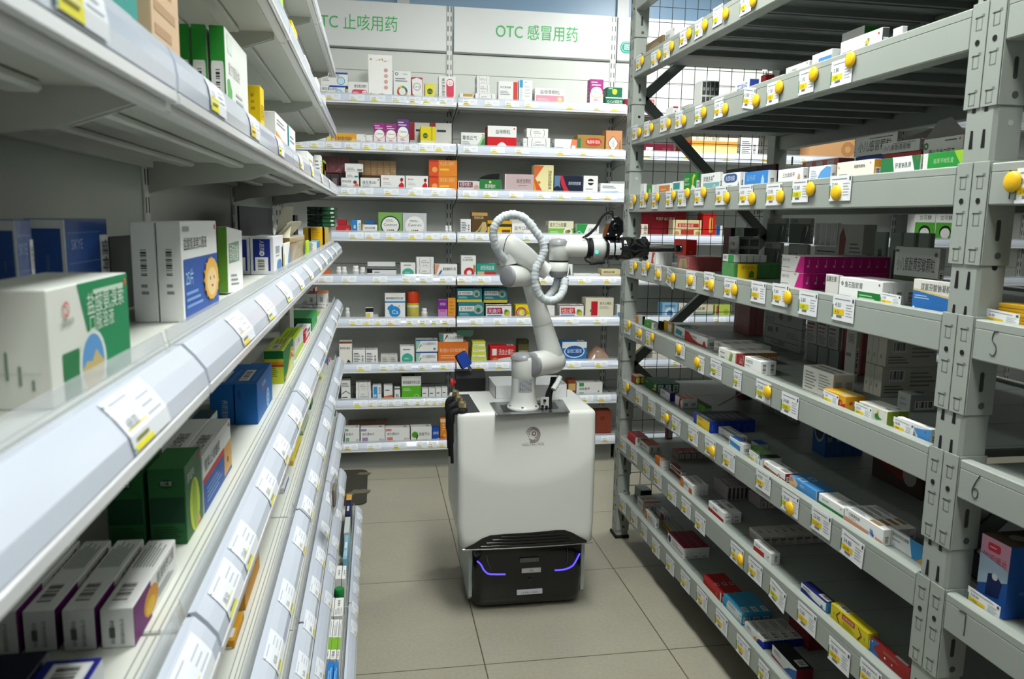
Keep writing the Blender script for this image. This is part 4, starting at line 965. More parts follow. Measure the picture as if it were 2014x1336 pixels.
def d_side(t, a, tc=BLK, bg=WHT, left=False, ws=0.34):     # colour block at one end
    u0, u1 = (0, ws) if left else (1-ws, 1)
    return bg, ends({'F': [P([(u0, 0), (u1, 0), (u1, 1), (u0+(0.10 if not left else 0), 1)] if not left else [(0, 0), (ws, 0), (ws-0.10, 1), (0, 1)], a), lb(t, 0.06 if not left else ws+0.05, 0.56, 0.19, tc, 0.56), FP(0.06 if not left else ws+0.05, 0.16, 0.5 if not left else 0.85, 0.44, 3), C(u0+(u1-u0)*0.55, 0.42, 0.16, bg)]}, t, a)
def d_full(t, a, tc=WHT, b=None):                 # full colour box with light title
    return a, ends({'F': [lb(t, 0.09, 0.56, 0.2, tc, 0.7), FP(0.09, 0.2, 0.6, 0.46, 2, tc), R(0, 0, 1, 0.1, b or a), C(0.92, 0.86, 0.045, RED)]}, t, a)
def d_swoosh(t, a, b, tc=BLK, bg=WHT):            # curved sweep in the lower right
    s = [(0.35, 0), (0.5, 0.10), (0.66, 0.26), (0.80, 0.5), (0.9, 0.8), (1, 0.95), (1, 0)]
    s2 = [(0.55, 0), (0.7, 0.12), (0.84, 0.34), (0.93, 0.6), (1, 0.72), (1, 0)]
    return bg, ends({'F': [P(s, a), P(s2, b), lb(t, 0.06, 0.60, 0.19, tc, 0.62), FP(0.06, 0.24, 0.42, 0.5, 3), C(0.92, 0.9, 0.04, RED)]}, t, a)
def d_disc(t, a, bg=WHT, inner=WHT, tc=BLK):      # round vignette with title
    return bg, ends({'F': [C(0.5, 0.44, 0.42, a), C(0.5, 0.44, 0.37, inner), lb(t, 0.5, 0.42, 0.12, tc, 0.55, 'c'), FP(0.3, 0.60, 0.7, 0.70, 2, '#8a8f94'), C(0.38, 0.24, 0.035, '#d8b23a'), C(0.46, 0.24, 0.035, '#5aa24b'), C(0.54, 0.24, 0.035, '#c23a3a'), C(0.62, 0.24, 0.035, '#3a3a3a')]}, t, a)
def d_paren(t):                                   # white with two bracket arcs
    pr = {'F': [lb(t, 0.5, 0.42, 0.17, '#4b5056', 0.5, 'c'), FP(0.32, 0.62, 0.68, 0.74, 1, '#9a9fa4'), C(0.40, 0.18, 0.04, '#5a5f66'), C(0.5, 0.18, 0.04, '#8a8f96'), C(0.6, 0.18, 0.04, '#3c4046')]}
    for s in (-1, 1):
        pts = [(0.5+s*(0.27+0.06*math.cos(a)), 0.5+0.46*math.sin(a)) for a in [(-1.2+2.4*i/8) for i in range(9)]]
        pr['F'].append(P(pts+[(u-s*0.016, v) for u, v in pts[::-1]], '#2a2c30'))
    return WHT, ends(pr, t, GRY)
def d_upright(t, a, bg=WHT, tc=BLK):              # upright box with band and vertical lettering
    return bg, ends({'F': [R(0, 0, 1, 0.22, a), VT(t, 0.62, 0.90, 0.22, tc, 0.6), FP(0.12, 0.35, 0.4, 0.8, 5), C(0.25, 0.9, 0.07, RED)]}, t, a)
def d_cal(a, b='#e7b93c'):                        # purple upright vitamin box with white oval
    ov = [(0.5+0.42*math.cos(i*PI/12), 0.56+0.18*math.sin(i*PI/12)) for i in range(24)]; ov2 = [(0.5+0.45*math.cos(i*PI/12), 0.54+0.19*math.sin(i*PI/12)) for i in range(24)]
    return a, ends({'F': [P([(0, 0), (1, 0), (1, 0.5), (0.6, 0.36), (0, 0.52)], '#f1e6ee'), P(ov2, b), P(ov, '#fafafa'), lb('Caltrate', 0.5, 0.53, 0.075, '#2a2c50', 0.62, 'c'), R(0.08, 0.88, 0.55, 0.91, '#f0e0ee'), R(0.12, 0.78, 0.8, 0.82, '#e6d4e4'), P([(0.1, 0), (0.45, 0.20), (0.9, 0.10), (1, 0.0)], a), FP(0.3, 0.24, 0.7, 0.32, 2, a)]}, 'Caltrate', a)
def d_red(t):                                     # white top, red lower half with a white hill
    hill = [(0.22+0.56*i/12, 0.0+0.34*math.sin(PI*i/12)) for i in range(13)]
    return WHT, ends({'F': [R(0, 0, 1, 0.55, '#d21f2a'), P(hill, WHT), lb(t, 0.28, 0.70, 0.13, BLK, 0.5), C(0.92, 0.9, 0.035, RED)], 'Lc': '#b51c26', 'L': [VT(t, 0.4, 0.85, 0.25, '#f2d8d8', 0.6)]}, t, RED)
def d_pill(t, a, up=False):                       # pill capsule drawn on white
    if up: return WHT, ends({'F': [P(rb(0.42, 0.1, 0.92, 0.92, 0.2), '#f6f6f6'), P(rb(0.45, 0.12, 0.9, 0.9, 0.18), a), P(rb(0.5, 0.62, 0.85, 0.86, 0.14), '#fafafa'), lb('D', 0.68, 0.67, 0.13, a, None, 'c'), VT(t, 0.2, 0.92, 0.14, BLK, 0.7)]}, t, a)
    return WHT, ends({'F': [P(rb(0.18, 0.08, 0.95, 0.54, 0.16), a), P(rb(0.70, 0.13, 0.92, 0.49, 0.14), '#fafafa'), lb('D', 0.81, 0.2, 0.22, a, None, 'c'), lb(t, 0.3, 0.66, 0.16, BLK, 0.6), FP(0.24, 0.2, 0.6, 0.42, 2, '#f3c8ce')]}, t, a)
def rb(u0, v0, u1, v1, r): return rbox2d(u0, v0, u1, v1, min(r, (u1-u0)/2.01, (v1-v0)/2.01), 4)
def d_lines(t='', a='#5a5f66', bg=WHT):           # back of a box: fine print and a barcode
    return bg, {'F': [FP(0.08, 0.2, 0.62, 0.85, 7, a), BC(0.68, 0.2, 0.92, 0.75)], 'R': [BC(0.2, 0.15, 0.8, 0.85)], 'L': [FP(0.15, 0.15, 0.85, 0.85, 6)], 'T': [FP(0.1, 0.2, 0.9, 0.8, 4, '#9da2a6')]}
# ---- film over a pack of boxes
def film(par, x0, y0, z0, x1, y1, z1, name='shrink_film'):
    m = MB(); m.box(x0-0.0015, y0-0.0015, z0+0.0005, x1+0.0015, y1+0.0015, z1+0.0015, '#ffffff', bev=0.002)
    return m.build(name, M_FILM, par)
def pack(n, w, dp, h, body, pr, loc, rotz, label, group=None, along='y', rows=1, gap=0.0006, wrapped=True, name='wrapped_bundle', bodies=None):
    """boxes bound together in clear film: one thing whose boxes are its parts"""
    t = thing(name, label, 'bundle', loc, rotz, group)
    first = None
    for r in range(rows):
        for i in range(n):
            if first is None:
                mb = MB(); carton_mesh(mb, w, dp, h, body, pr); first = mb.build('box', M_CARD, t); o = first
            else:
                o = first.copy(); COL.objects.link(o); o.parent = t
            o.location = {'y': (0, i*(dp+gap), r*(h+gap)), 'x': (i*(w+gap), 0, r*(h+gap))}[along]
    X1, Y1 = (w, n*(dp+gap)) if along == 'y' else (n*(w+gap), dp)
    if wrapped: film(t, 0, 0, 0, X1, Y1, rows*(h+gap))
    return t

# ---------------------------------------------------------------- goods on the back wall shelves
def DKR(k): return TR[k]-0.03*0.70**1.6      # height of a wall shelf's deck
def rear(k, x0, x1, yt, dp, des, desc, base=None, back=0.0, mat=None, name='medicine_box', cat='box', group=None, rz=0.0, tail=True):
    """a box on wall shelf k whose front spans photo columns x0..x1 and whose top edge is at row yt; returns (top z, object)"""
    y = REAR_Y+0.0165+back; zb = DKR(k)+0.0003 if base is None else base+0.0006
    zt = on_y((x0+x1)/2, yt, y).z
    a = on_y(x0, yt+8, y).x; c = on_y(x1, yt+8, y).x
    h = max(zt-zb, 0.012); dp = min(dp, 0.228-back)
    if k > 0: h = min(h, DKR(k-1)-0.050-zb)
    bx_ = fit([a, c, y, y+dp, zb, zb+h]); a, c, y, dp = bx_[0], bx_[1], bx_[2], bx_[3]-bx_[2]
    o = carton(c-a, dp, h, des[0], des[1], (a, y, zb), rz, mat, kind_of(desc, name))
    o['label'] = desc; tag(o, desc+(', %s back shelf' % SHELF_NAME[k] if tail else ''), cat, group)
    return zb+h, o
G1 = 'medicine boxes on the back wall shelves'
def r_(k, x0, x1, yt, dp, des, desc, **kw): return rear(k, x0, x1, yt, dp, des, desc, group=G1, **kw)[0]
BLU, GRN, TEAL, ORG, YEL, PNK, NVY, PUR = '#2f6fc4', '#3f9a45', '#1f8f86', '#e8862c', '#f0cf2a', '#e0526a', '#1d2d66', '#7b3a8c'
# top shelf
vd = (WHT, ends({'F': [P([(0.3, 0.86), (1, 0.86), (1, 1), (0.38, 1)], '#2c4fae'), lb('维生素D滴剂', 0.05, 0.60, 0.2, BLK, 0.62), FP(0.05, 0.3, 0.35, 0.5, 2), RG(0.74, 0.36, 0.26, 0.32, '#63b3dc'), C(0.74, 0.36, 0.24, '#cfe6f2')]}, '', BLU))
z = r_(0, 631, 679, 168, 0.10, vd, 'white and blue vitamin drops box, lower of two'); r_(0, 631, 684, 142, 0.10, vd, 'white and blue vitamin drops box, upper of two', base=z)
r_(0, 678, 724, 161, 0.09, d_pill('维生素D滴剂', '#dd4a62'), 'white box with a lying pink capsule')
rr = rbox2d(0.02, 0.02, 0.98, 0.98, 0.01)
gold = [P([(0.05+0.12*i, 0.88+0.03*math.sin(i*2.1)), (0.12+0.12*i, 0.90+0.03*math.cos(i*1.7)), (0.17+0.12*i, 0.87+0.03*math.sin(i))], '#c9a35a') for i in range(7)]+[P([(0.05+0.12*i, 0.10+0.03*math.sin(i*2.1)), (0.12+0.12*i, 0.13+0.02*math.cos(i*1.7)), (0.17+0.12*i, 0.09+0.03*math.sin(i))], '#c9a35a') for i in range(7)]
r_(0, 724, 771, 108, 0.06, ('#fbfbf8', {'F': gold+[RG(0.74, 0.66-0.13*i, 0.05, 0.075, '#e0877f') for i in range(4)]+[C(0.74, 0.66-0.13*i, 0.035, '#e8a59e') for i in range(4)]}), 'tall white gift box with gold sprigs and four red seals')
ring = [RG(0.5, 0.3, 0.20, 0.31, c) for c in ('#3e8f6a',)]+[P([(0.5+0.31*math.cos(a), 0.3+0.21*math.sin(a)), (0.5+0.31*math.cos(a+0.7), 0.3+0.21*math.sin(a+0.7)), (0.5+0.2*math.cos(a+0.7), 0.3+0.135*math.sin(a+0.7)), (0.5+0.2*math.cos(a), 0.3+0.135*math.sin(a))], c) for a, c in zip([i*0.785 for i in range(8)], ('#2f5aa8', '#47a05a', '#e0c23a', '#df7f31', '#c8453f', '#7d4a9c', '#2d8fa8', '#d0a040'))]
r_(0, 774, 808, 140, 0.08, (WHT, ends({'F': ring+[FP(0.1, 0.62, 0.9, 0.78, 2), RG(0.18, 0.9, 0.06, 0.09, '#50545a'), FP(0.55, 0.88, 0.9, 0.93, 1)]}, '', GRY)), 'white box with a ring of coloured segments')
r_(0, 809, 831, 152, 0.07, ('#b9404e', {'F': [P([(0.05, 0.9), (0.5, 0.98), (0.95, 0.9), (0.98, 0.1), (0.7, 0.02), (0.1, 0.3)], '#f3f0ee'), RG(0.5, 0.6, 0.28, 0.34, '#9a9ea4'), lb('Caltrate', 0.5, 0.56, 0.08, '#8a8e94', 0.6, 'c')]}), 'white upright box with a dark red corner and an oval')
r_(0, 836, 855, 164, 0.06, ('#e8e04a', {'F': [R(0, 0, 1, 0.28, '#ecece4'), C(0.5, 0.55, 0.3, '#2f6b34'), lb('D-Cal', 0.5, 0.5, 0.1, YEL, 0.5, 'c')]}), 'small yellow box with a dark green round mark')
r_(0, 863, 896, 150, 0.06, d_pill('维生素D滴剂', '#dd4a62', True), 'white upright box with a standing pink capsule')
r_(0, 904, 931, 184, 0.06, (WHT, {'F': [R(0.25, 0.68, 0.95, 0.98, '#c3a052'), FP(0.3, 0.2, 0.9, 0.5, 3), R(0.02, 0.1, 0.15, 0.4, '#8d8f92')]}), 'small white box with a gold band')
z = r_(0, 935, 974, 184, 0.10, d_paren('Centrum'), 'white box with two black arcs, lowest of the stack of three'); z = r_(0, 938, 963, 165, 0.09, d_paren('Centrum'), 'white box with two black arcs, middle of the stack of three', base=z); r_(0, 938, 962, 149, 0.09, d_paren('Centrum'), 'white box with two black arcs, top of the stack of three', base=z)
r_(0, 980, 1019, 160, 0.05, (WHT, {'F': [R(0.76, 0.02, 0.98, 0.98, '#d64b48'), lb('维生素咀嚼', 0.1, 0.7, 0.07, '#6a6e74', 0.6), FP(0.1, 0.4, 0.6, 0.6, 3), R(0.02, 0.02, 0.03, 0.98, '#b9bcbe')]}), 'white box with a red band down its right side')
r_(0, 1021, 1047, 158, 0.06, (WHT, {'F': [R(0.05, 0.7, 0.28, 1, '#3e9ed8'), FP(0.05, 0.05, 0.28, 0.68, 9, '#bcd4e8'), C(0.5, 0.92, 0.05, '#6db1d8'), FP(0.45, 0.3, 0.9, 0.8, 4, '#d5d8da')]}), 'white box with a pale blue stripe, between red banded and pink boxes')
r_(0, 1052, 1111, 174, 0.08, (WHT, ends({'F': [R(0.04, 0.06, 0.97, 0.6, '#e39aad'), lb('益母草颗粒', 0.5, 0.70, 0.17, '#4a4e54', 0.72, 'c'), C(0.83, 0.38, 0.17, '#f0c277'), C(0.83, 0.42, 0.09, '#fae3bd'), FP(0.08, 0.3, 0.55, 0.45, 2, '#f4d8e0')]}, '', PNK)), 'white and pink granule box with a cartoon child')
r_(0, 1161, 1187, 156, 0.06, d_cal('#a83c88'), 'purple upright box with white oval, standing alone')
dg = ('#1f6b4f', ends({'F': [C(0.5, 0.55, 0.3, '#cfd83a'), lb('D-Cal', 0.5, 0.45, 0.2, '#173f2d', 0.5, 'c'), FP(0.1, 0.75, 0.5, 0.95, 1, '#a9cbb9')]}, '', GRN)); dg2 = ('#1f6b4f', ends({'F': [R(0, 0.88, 1, 0.98, '#cde0d4'), lb('D-Cal 碳酸钙', 0.12, 0.5, 0.22, '#d5e6dd', 0.8), C(0.8, 0.1, 0.1, '#cfd83a')]}, '', GRN))
z = r_(0, 1191, 1226, 191, 0.08, dg2, 'dark green box, lower of two'); r_(0, 1194, 1224, 172, 0.08, dg, 'dark green box with yellow mark, upper of two', base=z)
r_(0, 1228, 1239, 195, 0.06, ('#7d1f2d', {}), 'narrow dark red box next to the rack post')
# second shelf
r_(1, 580, 591, 272, 0.07, d_plain('', GRY), 'plain white box at the far left'); r_(1, 593, 619, 270, 0.07, d_band('', '#9bb7dc'), 'white and pale blue box, second from the left'); r_(1, 621, 642, 269, 0.07, d_band('', '#c9c9a8'), 'white box with grey foot, third from the left')
r_(1, 643, 651, 264, 0.06, ('#ecd648', {'F': [R(0.05, 0, 0.35, 1, '#f4eba8')]}), 'narrow yellow box'); r_(1, 651.5, 660, 264, 0.06, ('#e3a04e', {'F': [FP(0.1, 0.2, 0.9, 0.8, 5, '#f0c993')]}), 'narrow orange box')
r_(1, 661, 701, 262, 0.07, ('#e7a83e', ends({'F': [lb('维生素C咀嚼片', 0.06, 0.36, 0.32, '#38402a', 0.72), C(0.86, 0.4, 0.2, '#f3d05a'), P([(0.6, 0), (0.75, 0.3), (0.95, 0.1), (1, 0)], '#7a9a3a')]}, '', ORG)), 'orange chewable tablets box')
r_(1, 701, 719, 264, 0.07, d_plain('', PNK), 'white box with fine pink print, left of two'); r_(1, 720, 733, 266, 0.07, d_plain('', PNK), 'white box with fine pink print, right of two')
r_(1, 735, 757, 243, 0.06, d_cal('#a02f84'), 'magenta upright box with white oval, left of two'); r_(1, 758.5, 780, 244, 0.06, d_cal('#a02f84'), 'magenta upright box with white oval, right of two'); r_(1, 781, 804, 235, 0.06, d_cal('#6b3d86', '#e2c93c'), 'dark purple upright box with white oval')
wr_ = (WHT, {'F': [P([(0, 0.35), (0.24, 0.35), (0.24, 1), (0, 1)], '#b8323c'), P([(0.24, 0.8), (0.6, 0.92), (1, 0.82), (1, 1), (0.24, 1)], '#ececea'), FP(0.3, 0.62, 0.9, 0.8, 1, '#3a3d42'), FP(0.45, 0.12, 0.95, 0.26, 2)]})
r_(1, 806, 845, 241, 0.05, wr_, 'large white box with a red corner, left of two', back=0.11); r_(1, 847, 888, 242, 0.05, wr_, 'large white box with a red corner, right of two', back=0.11)
r_(1, 827, 857, 249, 0.06, ('#e8d41c', {'F': [R(0, 0, 1, 0.36, '#dfe3ae'), C(0.32, 0.58, 0.17, '#1f5d3a'), lb('D-Cal', 0.32, 0.54, 0.09, YEL, 0.26, 'c'), P([(0.7, 0.36), (0.78, 0.36), (0.78, 1), (0.7, 1)], '#b9b416')]}), 'yellow box with dark green mark, in front of the white pair', back=0.01)
r_(1, 907, 953, 261, 0.08, d_swoosh('藿香正气', '#9fd08a', '#3f8f4a'), 'white and pale green box with a leafy herb')
r_(1, 959, 1016, 248, 0.09, d_red('益母颗粒'), 'tall white and red granule box with a white half moon', rz=0)
z = r_(1, 1038, 1082, 271, 0.09, d_paren('Centrum'), 'white box with black arcs, lower of two'); r_(1, 1036, 1078, 253, 0.08, d_paren('Centrum'), 'white box with black arcs, upper of two', base=z); r_(1, 1029, 1037, 272, 0.08, d_paren(''), 'white box edge with one black arc, left of the stacked pair')
r_(1, 1091, 1135, 274, 0.07, d_side('', '#e9825c'), 'flat white box with an orange end'); r_(1, 1136, 1189, 266, 0.08, ('#a5803f', ends({'F': [P(rb(0.3, 0.42, 0.9, 0.84, 0.2), '#c23a34'), lb('龟龄补肾丸', 0.60, 0.54, 0.17, '#f4e6da', 0.5, 'c'), R(0.02, 0.0, 0.12, 0.8, '#2f7a58'), FP(0.35, 0.18, 0.85, 0.32, 2, '#7d6434')]}, '', ORG)), 'gold brown box with a red title plate')
r_(1, 1192, 1224, 257, 0.08, ('#cf9265', {'F': [P([(0.45+0.28*math.cos(i*PI/8)*(1+0.12*math.cos(i*PI/2)), 0.45+0.27*math.sin(i*PI/8)*(1+0.12*math.cos(i*PI/2))) for i in range(16)], '#4a3020'), P([(0.45+0.25*math.cos(i*PI/8)*(1+0.12*math.cos(i*PI/2)), 0.45+0.245*math.sin(i*PI/8)*(1+0.12*math.cos(i*PI/2))) for i in range(16)], '#efe9e0'), VT('九珍丸', 0.36, 0.58, 0.16, '#3a3a3c', 0.3), VT('六味地黄', 0.82, 0.6, 0.1, '#7a4a2a', 0.4)]}), 'tan upright box with a white cartouche')
r_(1, 1263, 1325, 283, 0.09, ('#6d1a2e', {'F': [R(0.12, 0.05, 0.34, 0.7, '#ece6e4'), lb('固元', 0.65, 0.3, 0.3, '#a34a5a', 0.3), lb('1粒/100', 0.14, 0.3, 0.2, '#5a3a3c', 0.2)]}), 'long dark red box behind the mesh'); r_(1, 1341, 1357, 278, 0.09, ('#c02c32', {'F': [P([(0, 0), (1, 0), (1, 0.3), (0, 0.2)], YEL)]}), 'red box with yellow foot behind the mesh'); r_(1, 1360, 1451, 270, 0.10, ('#ecdc9c', {'F': [R(0, 0.55, 1, 0.8, '#dd9a3c'), R(0, 0.8, 1, 1, '#f2ead2'), lb('益心舒口服液', 0.08, 0.84, 0.16, '#3c3a34', 0.55)]}), 'long yellow and orange box behind the mesh'); r_(1, 1457, 1492, 271, 0.09, d_lines(), 'white box with fine print behind the mesh')
r_(1, 1526, 1548, 283, 0.08, ('#e7a428', {}), 'plain orange box right of the mesh'); r_(1, 1595, 1682, 265, 0.11, ('#dba877', {'F': [RG(0.85, 0.45, 0.25, 0.34, '#c08a58'), RG(0.85, 0.45, 0.13, 0.2, '#c08a58'), lb('复方阿胶浆', 0.08, 0.75, 0.13, '#8a5a3a', 0.5)]}), 'large peach coloured box right of the mesh'); r_(1, 1815, 1838, 272, 0.08, ('#e9e7e2', {'F': [R(0, 0, 0.35, 1, '#c62a8a')]}), 'white box with a magenta end, far right'); r_(1, 1842, 1874, 268, 0.08, (WHT, {'F': [lb('止咳糖浆', 0.1, 0.4, 0.4, BLK, 0.7)]}), 'white box with black title, far right'); r_(1, 1876, 1915, 252, 0.08, ('#cf2433', {'F': [lb('999感冒灵', 0.1, 0.3, 0.3, WHT, 0.8)]}), 'red box with white title, far right')
# third shelf
dk = ('#3a1a1e', {})
for i in range(3): zz_ = r_(2, 632+18*i, 649+18*i, 343-1*i, 0.08, ('#4a4144', {'F': [R(0.25, 0.3, 0.75, 0.75, '#8d7a7c')]}), 'dark box under the red row, %s of three from the left' % ORD[i], back=0.10)
o = pack(7, 0.0212, 0.07, 0.084, '#86202c', {'F': [R(0.9, 0, 1, 1, '#5a1018')]}, (on_y(630, 320, REAR_Y+0.115).x, REAR_Y+0.115, zz_+0.001), 0, 'seven dark red upright boxes bound in film, third back shelf', along='x')
z = r_(2, 671, 706, 350, 0.08, (WHT, ends({'F': [lb('维生素AD软胶囊', 0.06, 0.66, 0.14, BLK, 0.5), FP(0.06, 0.3, 0.4, 0.5, 2), C(0.78, 0.68, 0.14, '#7b3a6c'), C(0.86, 0.45, 0.15, '#e07a2c'), C(0.72, 0.3, 0.13, '#d8a23c'), C(0.84, 0.14, 0.12, '#3a4f9a')]}, '', ORG)), 'white box with coloured capsule spots, foot of the left stack')
z = r_(2, 680, 705, 338, 0.07, d_plain('', TEAL), 'small white box, middle of the left stack', base=z); r_(2, 678, 714, 322, 0.07, d_plain('', GRY), 'white box, top of the left stack', base=z)
zz2 = r_(2, 706, 772, 346, 0.08, ('#5a4630', {}), 'dark brown box under the wooden coloured row', back=0.10)
pack(6, 0.0328, 0.07, 0.078, '#b98a4a', {'F': [R(0.03, 0, 0.08, 1, '#8a6432'), FP(0.15, 0.1, 0.9, 0.9, 5, '#c79b5c')]}, (on_y(704, 330, REAR_Y+0.115).x, REAR_Y+0.115, zz2+0.001), 0, 'six tan boxes bound in film, third back shelf', along='x')
r_(2, 709, 747, 350, 0.08, d_plain('维生素AD', TEAL), 'white box left of the two pregnancy boxes')
wm = (WHT, ends({'F': [P([(0.72, 0.05), (0.95, 0.05), (0.97, 0.45), (0.88, 0.62), (0.78, 0.5), (0.68, 0.25)], '#d3242c'), C(0.87, 0.70, 0.08, '#d3242c'), P([(0.8, 0.72), (0.94, 0.72), (0.92, 0.84), (0.84, 0.86)], '#7a1a1e'), lb('爱乐维', 0.1, 0.74, 0.08, RED, 0.3), FP(0.1, 0.42, 0.5, 0.6, 2, '#c9ccd0'), C(0.71, 0.3, 0.07, '#f0ece8')]}, '', RED))
r_(2, 749, 796, 345, 0.08, wm, 'white box with a red pregnant woman, left of two'); r_(2, 798, 842, 346, 0.08, wm, 'white box with a red pregnant woman, right of two')
oc = ('#e88a2e', ends({'F': [R(0, 0, 0.34, 1, '#dd5428'), lb('维生素C泡腾片', 0.38, 0.68, 0.2, '#f7c88a', 0.54), C(0.2, 0.4, 0.17, '#f2a65a'), P(rb(0.38, 0.34, 0.72, 0.48, 0.06), '#f4c23a'), R(0, 0.9, 0.32, 0.99, '#c22c28')]}, '', ORG))
z = r_(2, 844, 899, 347, 0.09, oc, 'orange effervescent tablets box, lower of two'); r_(2, 844, 899, 315, 0.09, oc, 'orange effervescent tablets box, upper of two', base=z)
r_(2, 901, 943, 356, 0.07, ('#d9d2d6', ends({'F': [R(0.04, 0.5, 0.68, 0.9, '#6d1f3e'), lb('杞菊地黄丸', 0.08, 0.58, 0.26, '#f2e8ec', 0.55), C(0.85, 0.5, 0.2, '#c7a68e')]}, '', PUR)), 'pale box with plum title bar'); 
zt_, ob = rear(2, 943, 985, 353, 0.08, ('#2f7d42', ends({'F': [lb('清凉喉片', 0.5, 0.42, 0.22, '#eef2e8', 0.5, 'c'), C(0.5, 0.82, 0.09, '#c9d23a')]}, '', GRN)), 'green lozenge box with its black lid flap open', group=G1)
fl_ = MB(); w_ = ob.dimensions.x; fl_.prism([(0.004+w_*0.96*i/10, 0.004+0.030*math.sin(PI*0.5*(i/10)**0.7)) for i in range(11)]+[(w_*0.96, 0.0)], 0.05, 0.052, 'y', '#17191b'); q = fl_.build('lid_flap', M_CARD, ob); q.location = (0, 0, zt_-ob.location.z)
r_(2, 993, 1050, 343, 0.09, ('#c9b3b5', ends({'F': [lb('痛经宝颗粒', 0.4, 0.58, 0.17, '#6a4a4e', 0.5), FP(0.45, 0.4, 0.9, 0.5, 1, '#a08a8e'), R(0, 0.0, 0.04, 1, '#ded2d2')]}, '', PNK)), 'dusky pink granule box', mat=M_GLOSS)
r_(2, 1051, 1089, 325, 0.08, ('#e9dfa6', {'F': [P([(0, 0), (0.55, 0), (0, 0.62)], '#d95a2c'), P([(0, 0), (0.18, 0), (0.0, 0.45)], '#eaa92c'), P([(0, 0.5), (0.5, 0.98), (0, 1)], '#d96a38'), VT('西帕依固龈液', 0.74, 0.82, 0.14, '#3d4030', 0.62), C(0.25, 0.42, 0.08, '#b88a2c')]}), 'tall cream and orange box with upright title')
r_(2, 1090, 1146, 346, 0.08, ('#1b2338', ends({'F': [P([(0.30, 1), (0.42, 0.5), (0.62, 0), (0.42, 0), (0.24, 0.6), (0.2, 1)], '#c22b3e'), P([(0, 0), (0.28, 0), (0.2, 0.6), (0.22, 1), (0, 1)], '#5c7fa0'), C(0.12, 0.3, 0.2, '#1b2338'), lb('奥利司他胶囊', 0.5, 0.56, 0.13, '#c9d2de', 0.44)]}, '', NVY)), 'navy box with a red curve')
r_(2, 1148, 1176, 346, 0.06, (WHT, {'F': [C(0.5, 0.7, 0.22, '#2b2d30'), R(0.25, 0.66, 0.75, 0.74, '#e8e8e6'), FP(0.15, 0.3, 0.85, 0.4, 1), P([(0.72, 0.05), (0.84, 0.05), (0.78, 0.22)], '#3a3a3c')]}), 'white upright box with a black round emblem')
r_(2, 1200, 1229, 357, 0.05, (WHT, {'F': [R(0.1, 0.6, 0.9, 0.9, '#7fb0d8')]}), 'white box edge behind the blue tinted one', back=0.10); r_(2, 1181, 1230, 361, 0.08, (WHT, ends({'F': [P([(0.05, 0.05), (0.9, 0.05), (0.7, 0.42), (0.05, 0.38)], '#8fbfe6'), C(0.55, 0.2, 0.16, '#4b86c8'), FP(0.08, 0.6, 0.7, 0.85, 2)]}, '', BLU)), 'white box with a blue tinted wave, next to the rack post')
# fourth shelf
z = r_(3, 661, 689, 443, 0.09, ('#c23038', {'F': [C(0.8, 0.5, 0.2, '#d96a58')]}), 'red flat box, lower of two'); r_(3, 661, 681, 432, 0.08, ('#b32530', {}), 'red flat box, upper of two', base=z)
r_(3, 692, 710, 433, 0.07, ('#2d86d0', {'F': [R(0.6, 0, 1, 1, '#eef0f0'), R(0.2, 0.45, 0.42, 0.65, '#d9d6a0'), VT('咳特灵', 0.74, 0.8, 0.2, BLK, 0.5)]}), 'blue and white upright box'); r_(3, 719, 737, 434, 0.05, ('#2f7fc8', {}), 'blue box half hidden behind a white one', back=0.10); r_(3, 713, 742, 442, 0.07, (WHT, ends({'F': [P([(0, 1), (0, 0.4), (0.12, 1)], YEL), lb('咳特灵胶囊', 0.15, 0.6, 0.16, '#5a5e50', 0.7), FP(0.2, 0.2, 0.8, 0.4, 2)]}, '', YEL)), 'white box with a yellow corner')
r_(3, 744, 791, 418, 0.08, d_disc('Centrum', '#2c3a30', '#7fae5c'), 'green box with a large white disc'); r_(3, 792, 839, 419, 0.08, d_disc('Centrum', '#eef0f0', '#c9cdd0'), 'silver grey box with a large white disc')
def bottle(k, x0, x1, yt, desc, cap='#f2f2f0', body='#eceeec', lab='#d5d9dc', back=0.02, group='white pill bottles on the back wall shelves'):
    y = REAR_Y+0.013+back; zb = DKR(k)+0.0003; zt = on_y((x0+x1)/2, yt, y).z; r = (on_y(x1, yt, y).x-on_y(x0, yt, y).x)/2; h = zt-zb
    t = thing('pill_bottle', desc+', %s back shelf' % SHELF_NAME[k], 'bottle', (on_y((x0+x1)/2, yt, y).x, y+r, zb), 0, group)
    m = MB(); m.lathe([(r*0.9, 0), (r, 0.003), (r, h*0.66), (r*0.85, h*0.72), (r*0.72, h*0.75)], (0, 0, 0), (0, 0, 1), body, n=20); m.build('bottle_body', M_PLAST, t)
    m = MB(); m.lathe([(r*0.80, h*0.75), (r*0.82, h*0.77), (r*0.82, h*0.97), (r*0.7, h)], (0, 0, 0), (0, 0, 1), cap, n=20); m.build('cap', M_PLAST, t)
    m = MB(); m.lathe([(r+0.0004, h*0.12), (r+0.0004, h*0.58)], (0, 0, 0), (0, 0, 1), lab, n=20); m.build('bottle_label', M_PAPER, t)
bottle(3, 875, 881.5, 444, 'tiny white pill bottle, left of two'); bottle(3, 882, 889, 444, 'tiny white pill bottle, right of two')
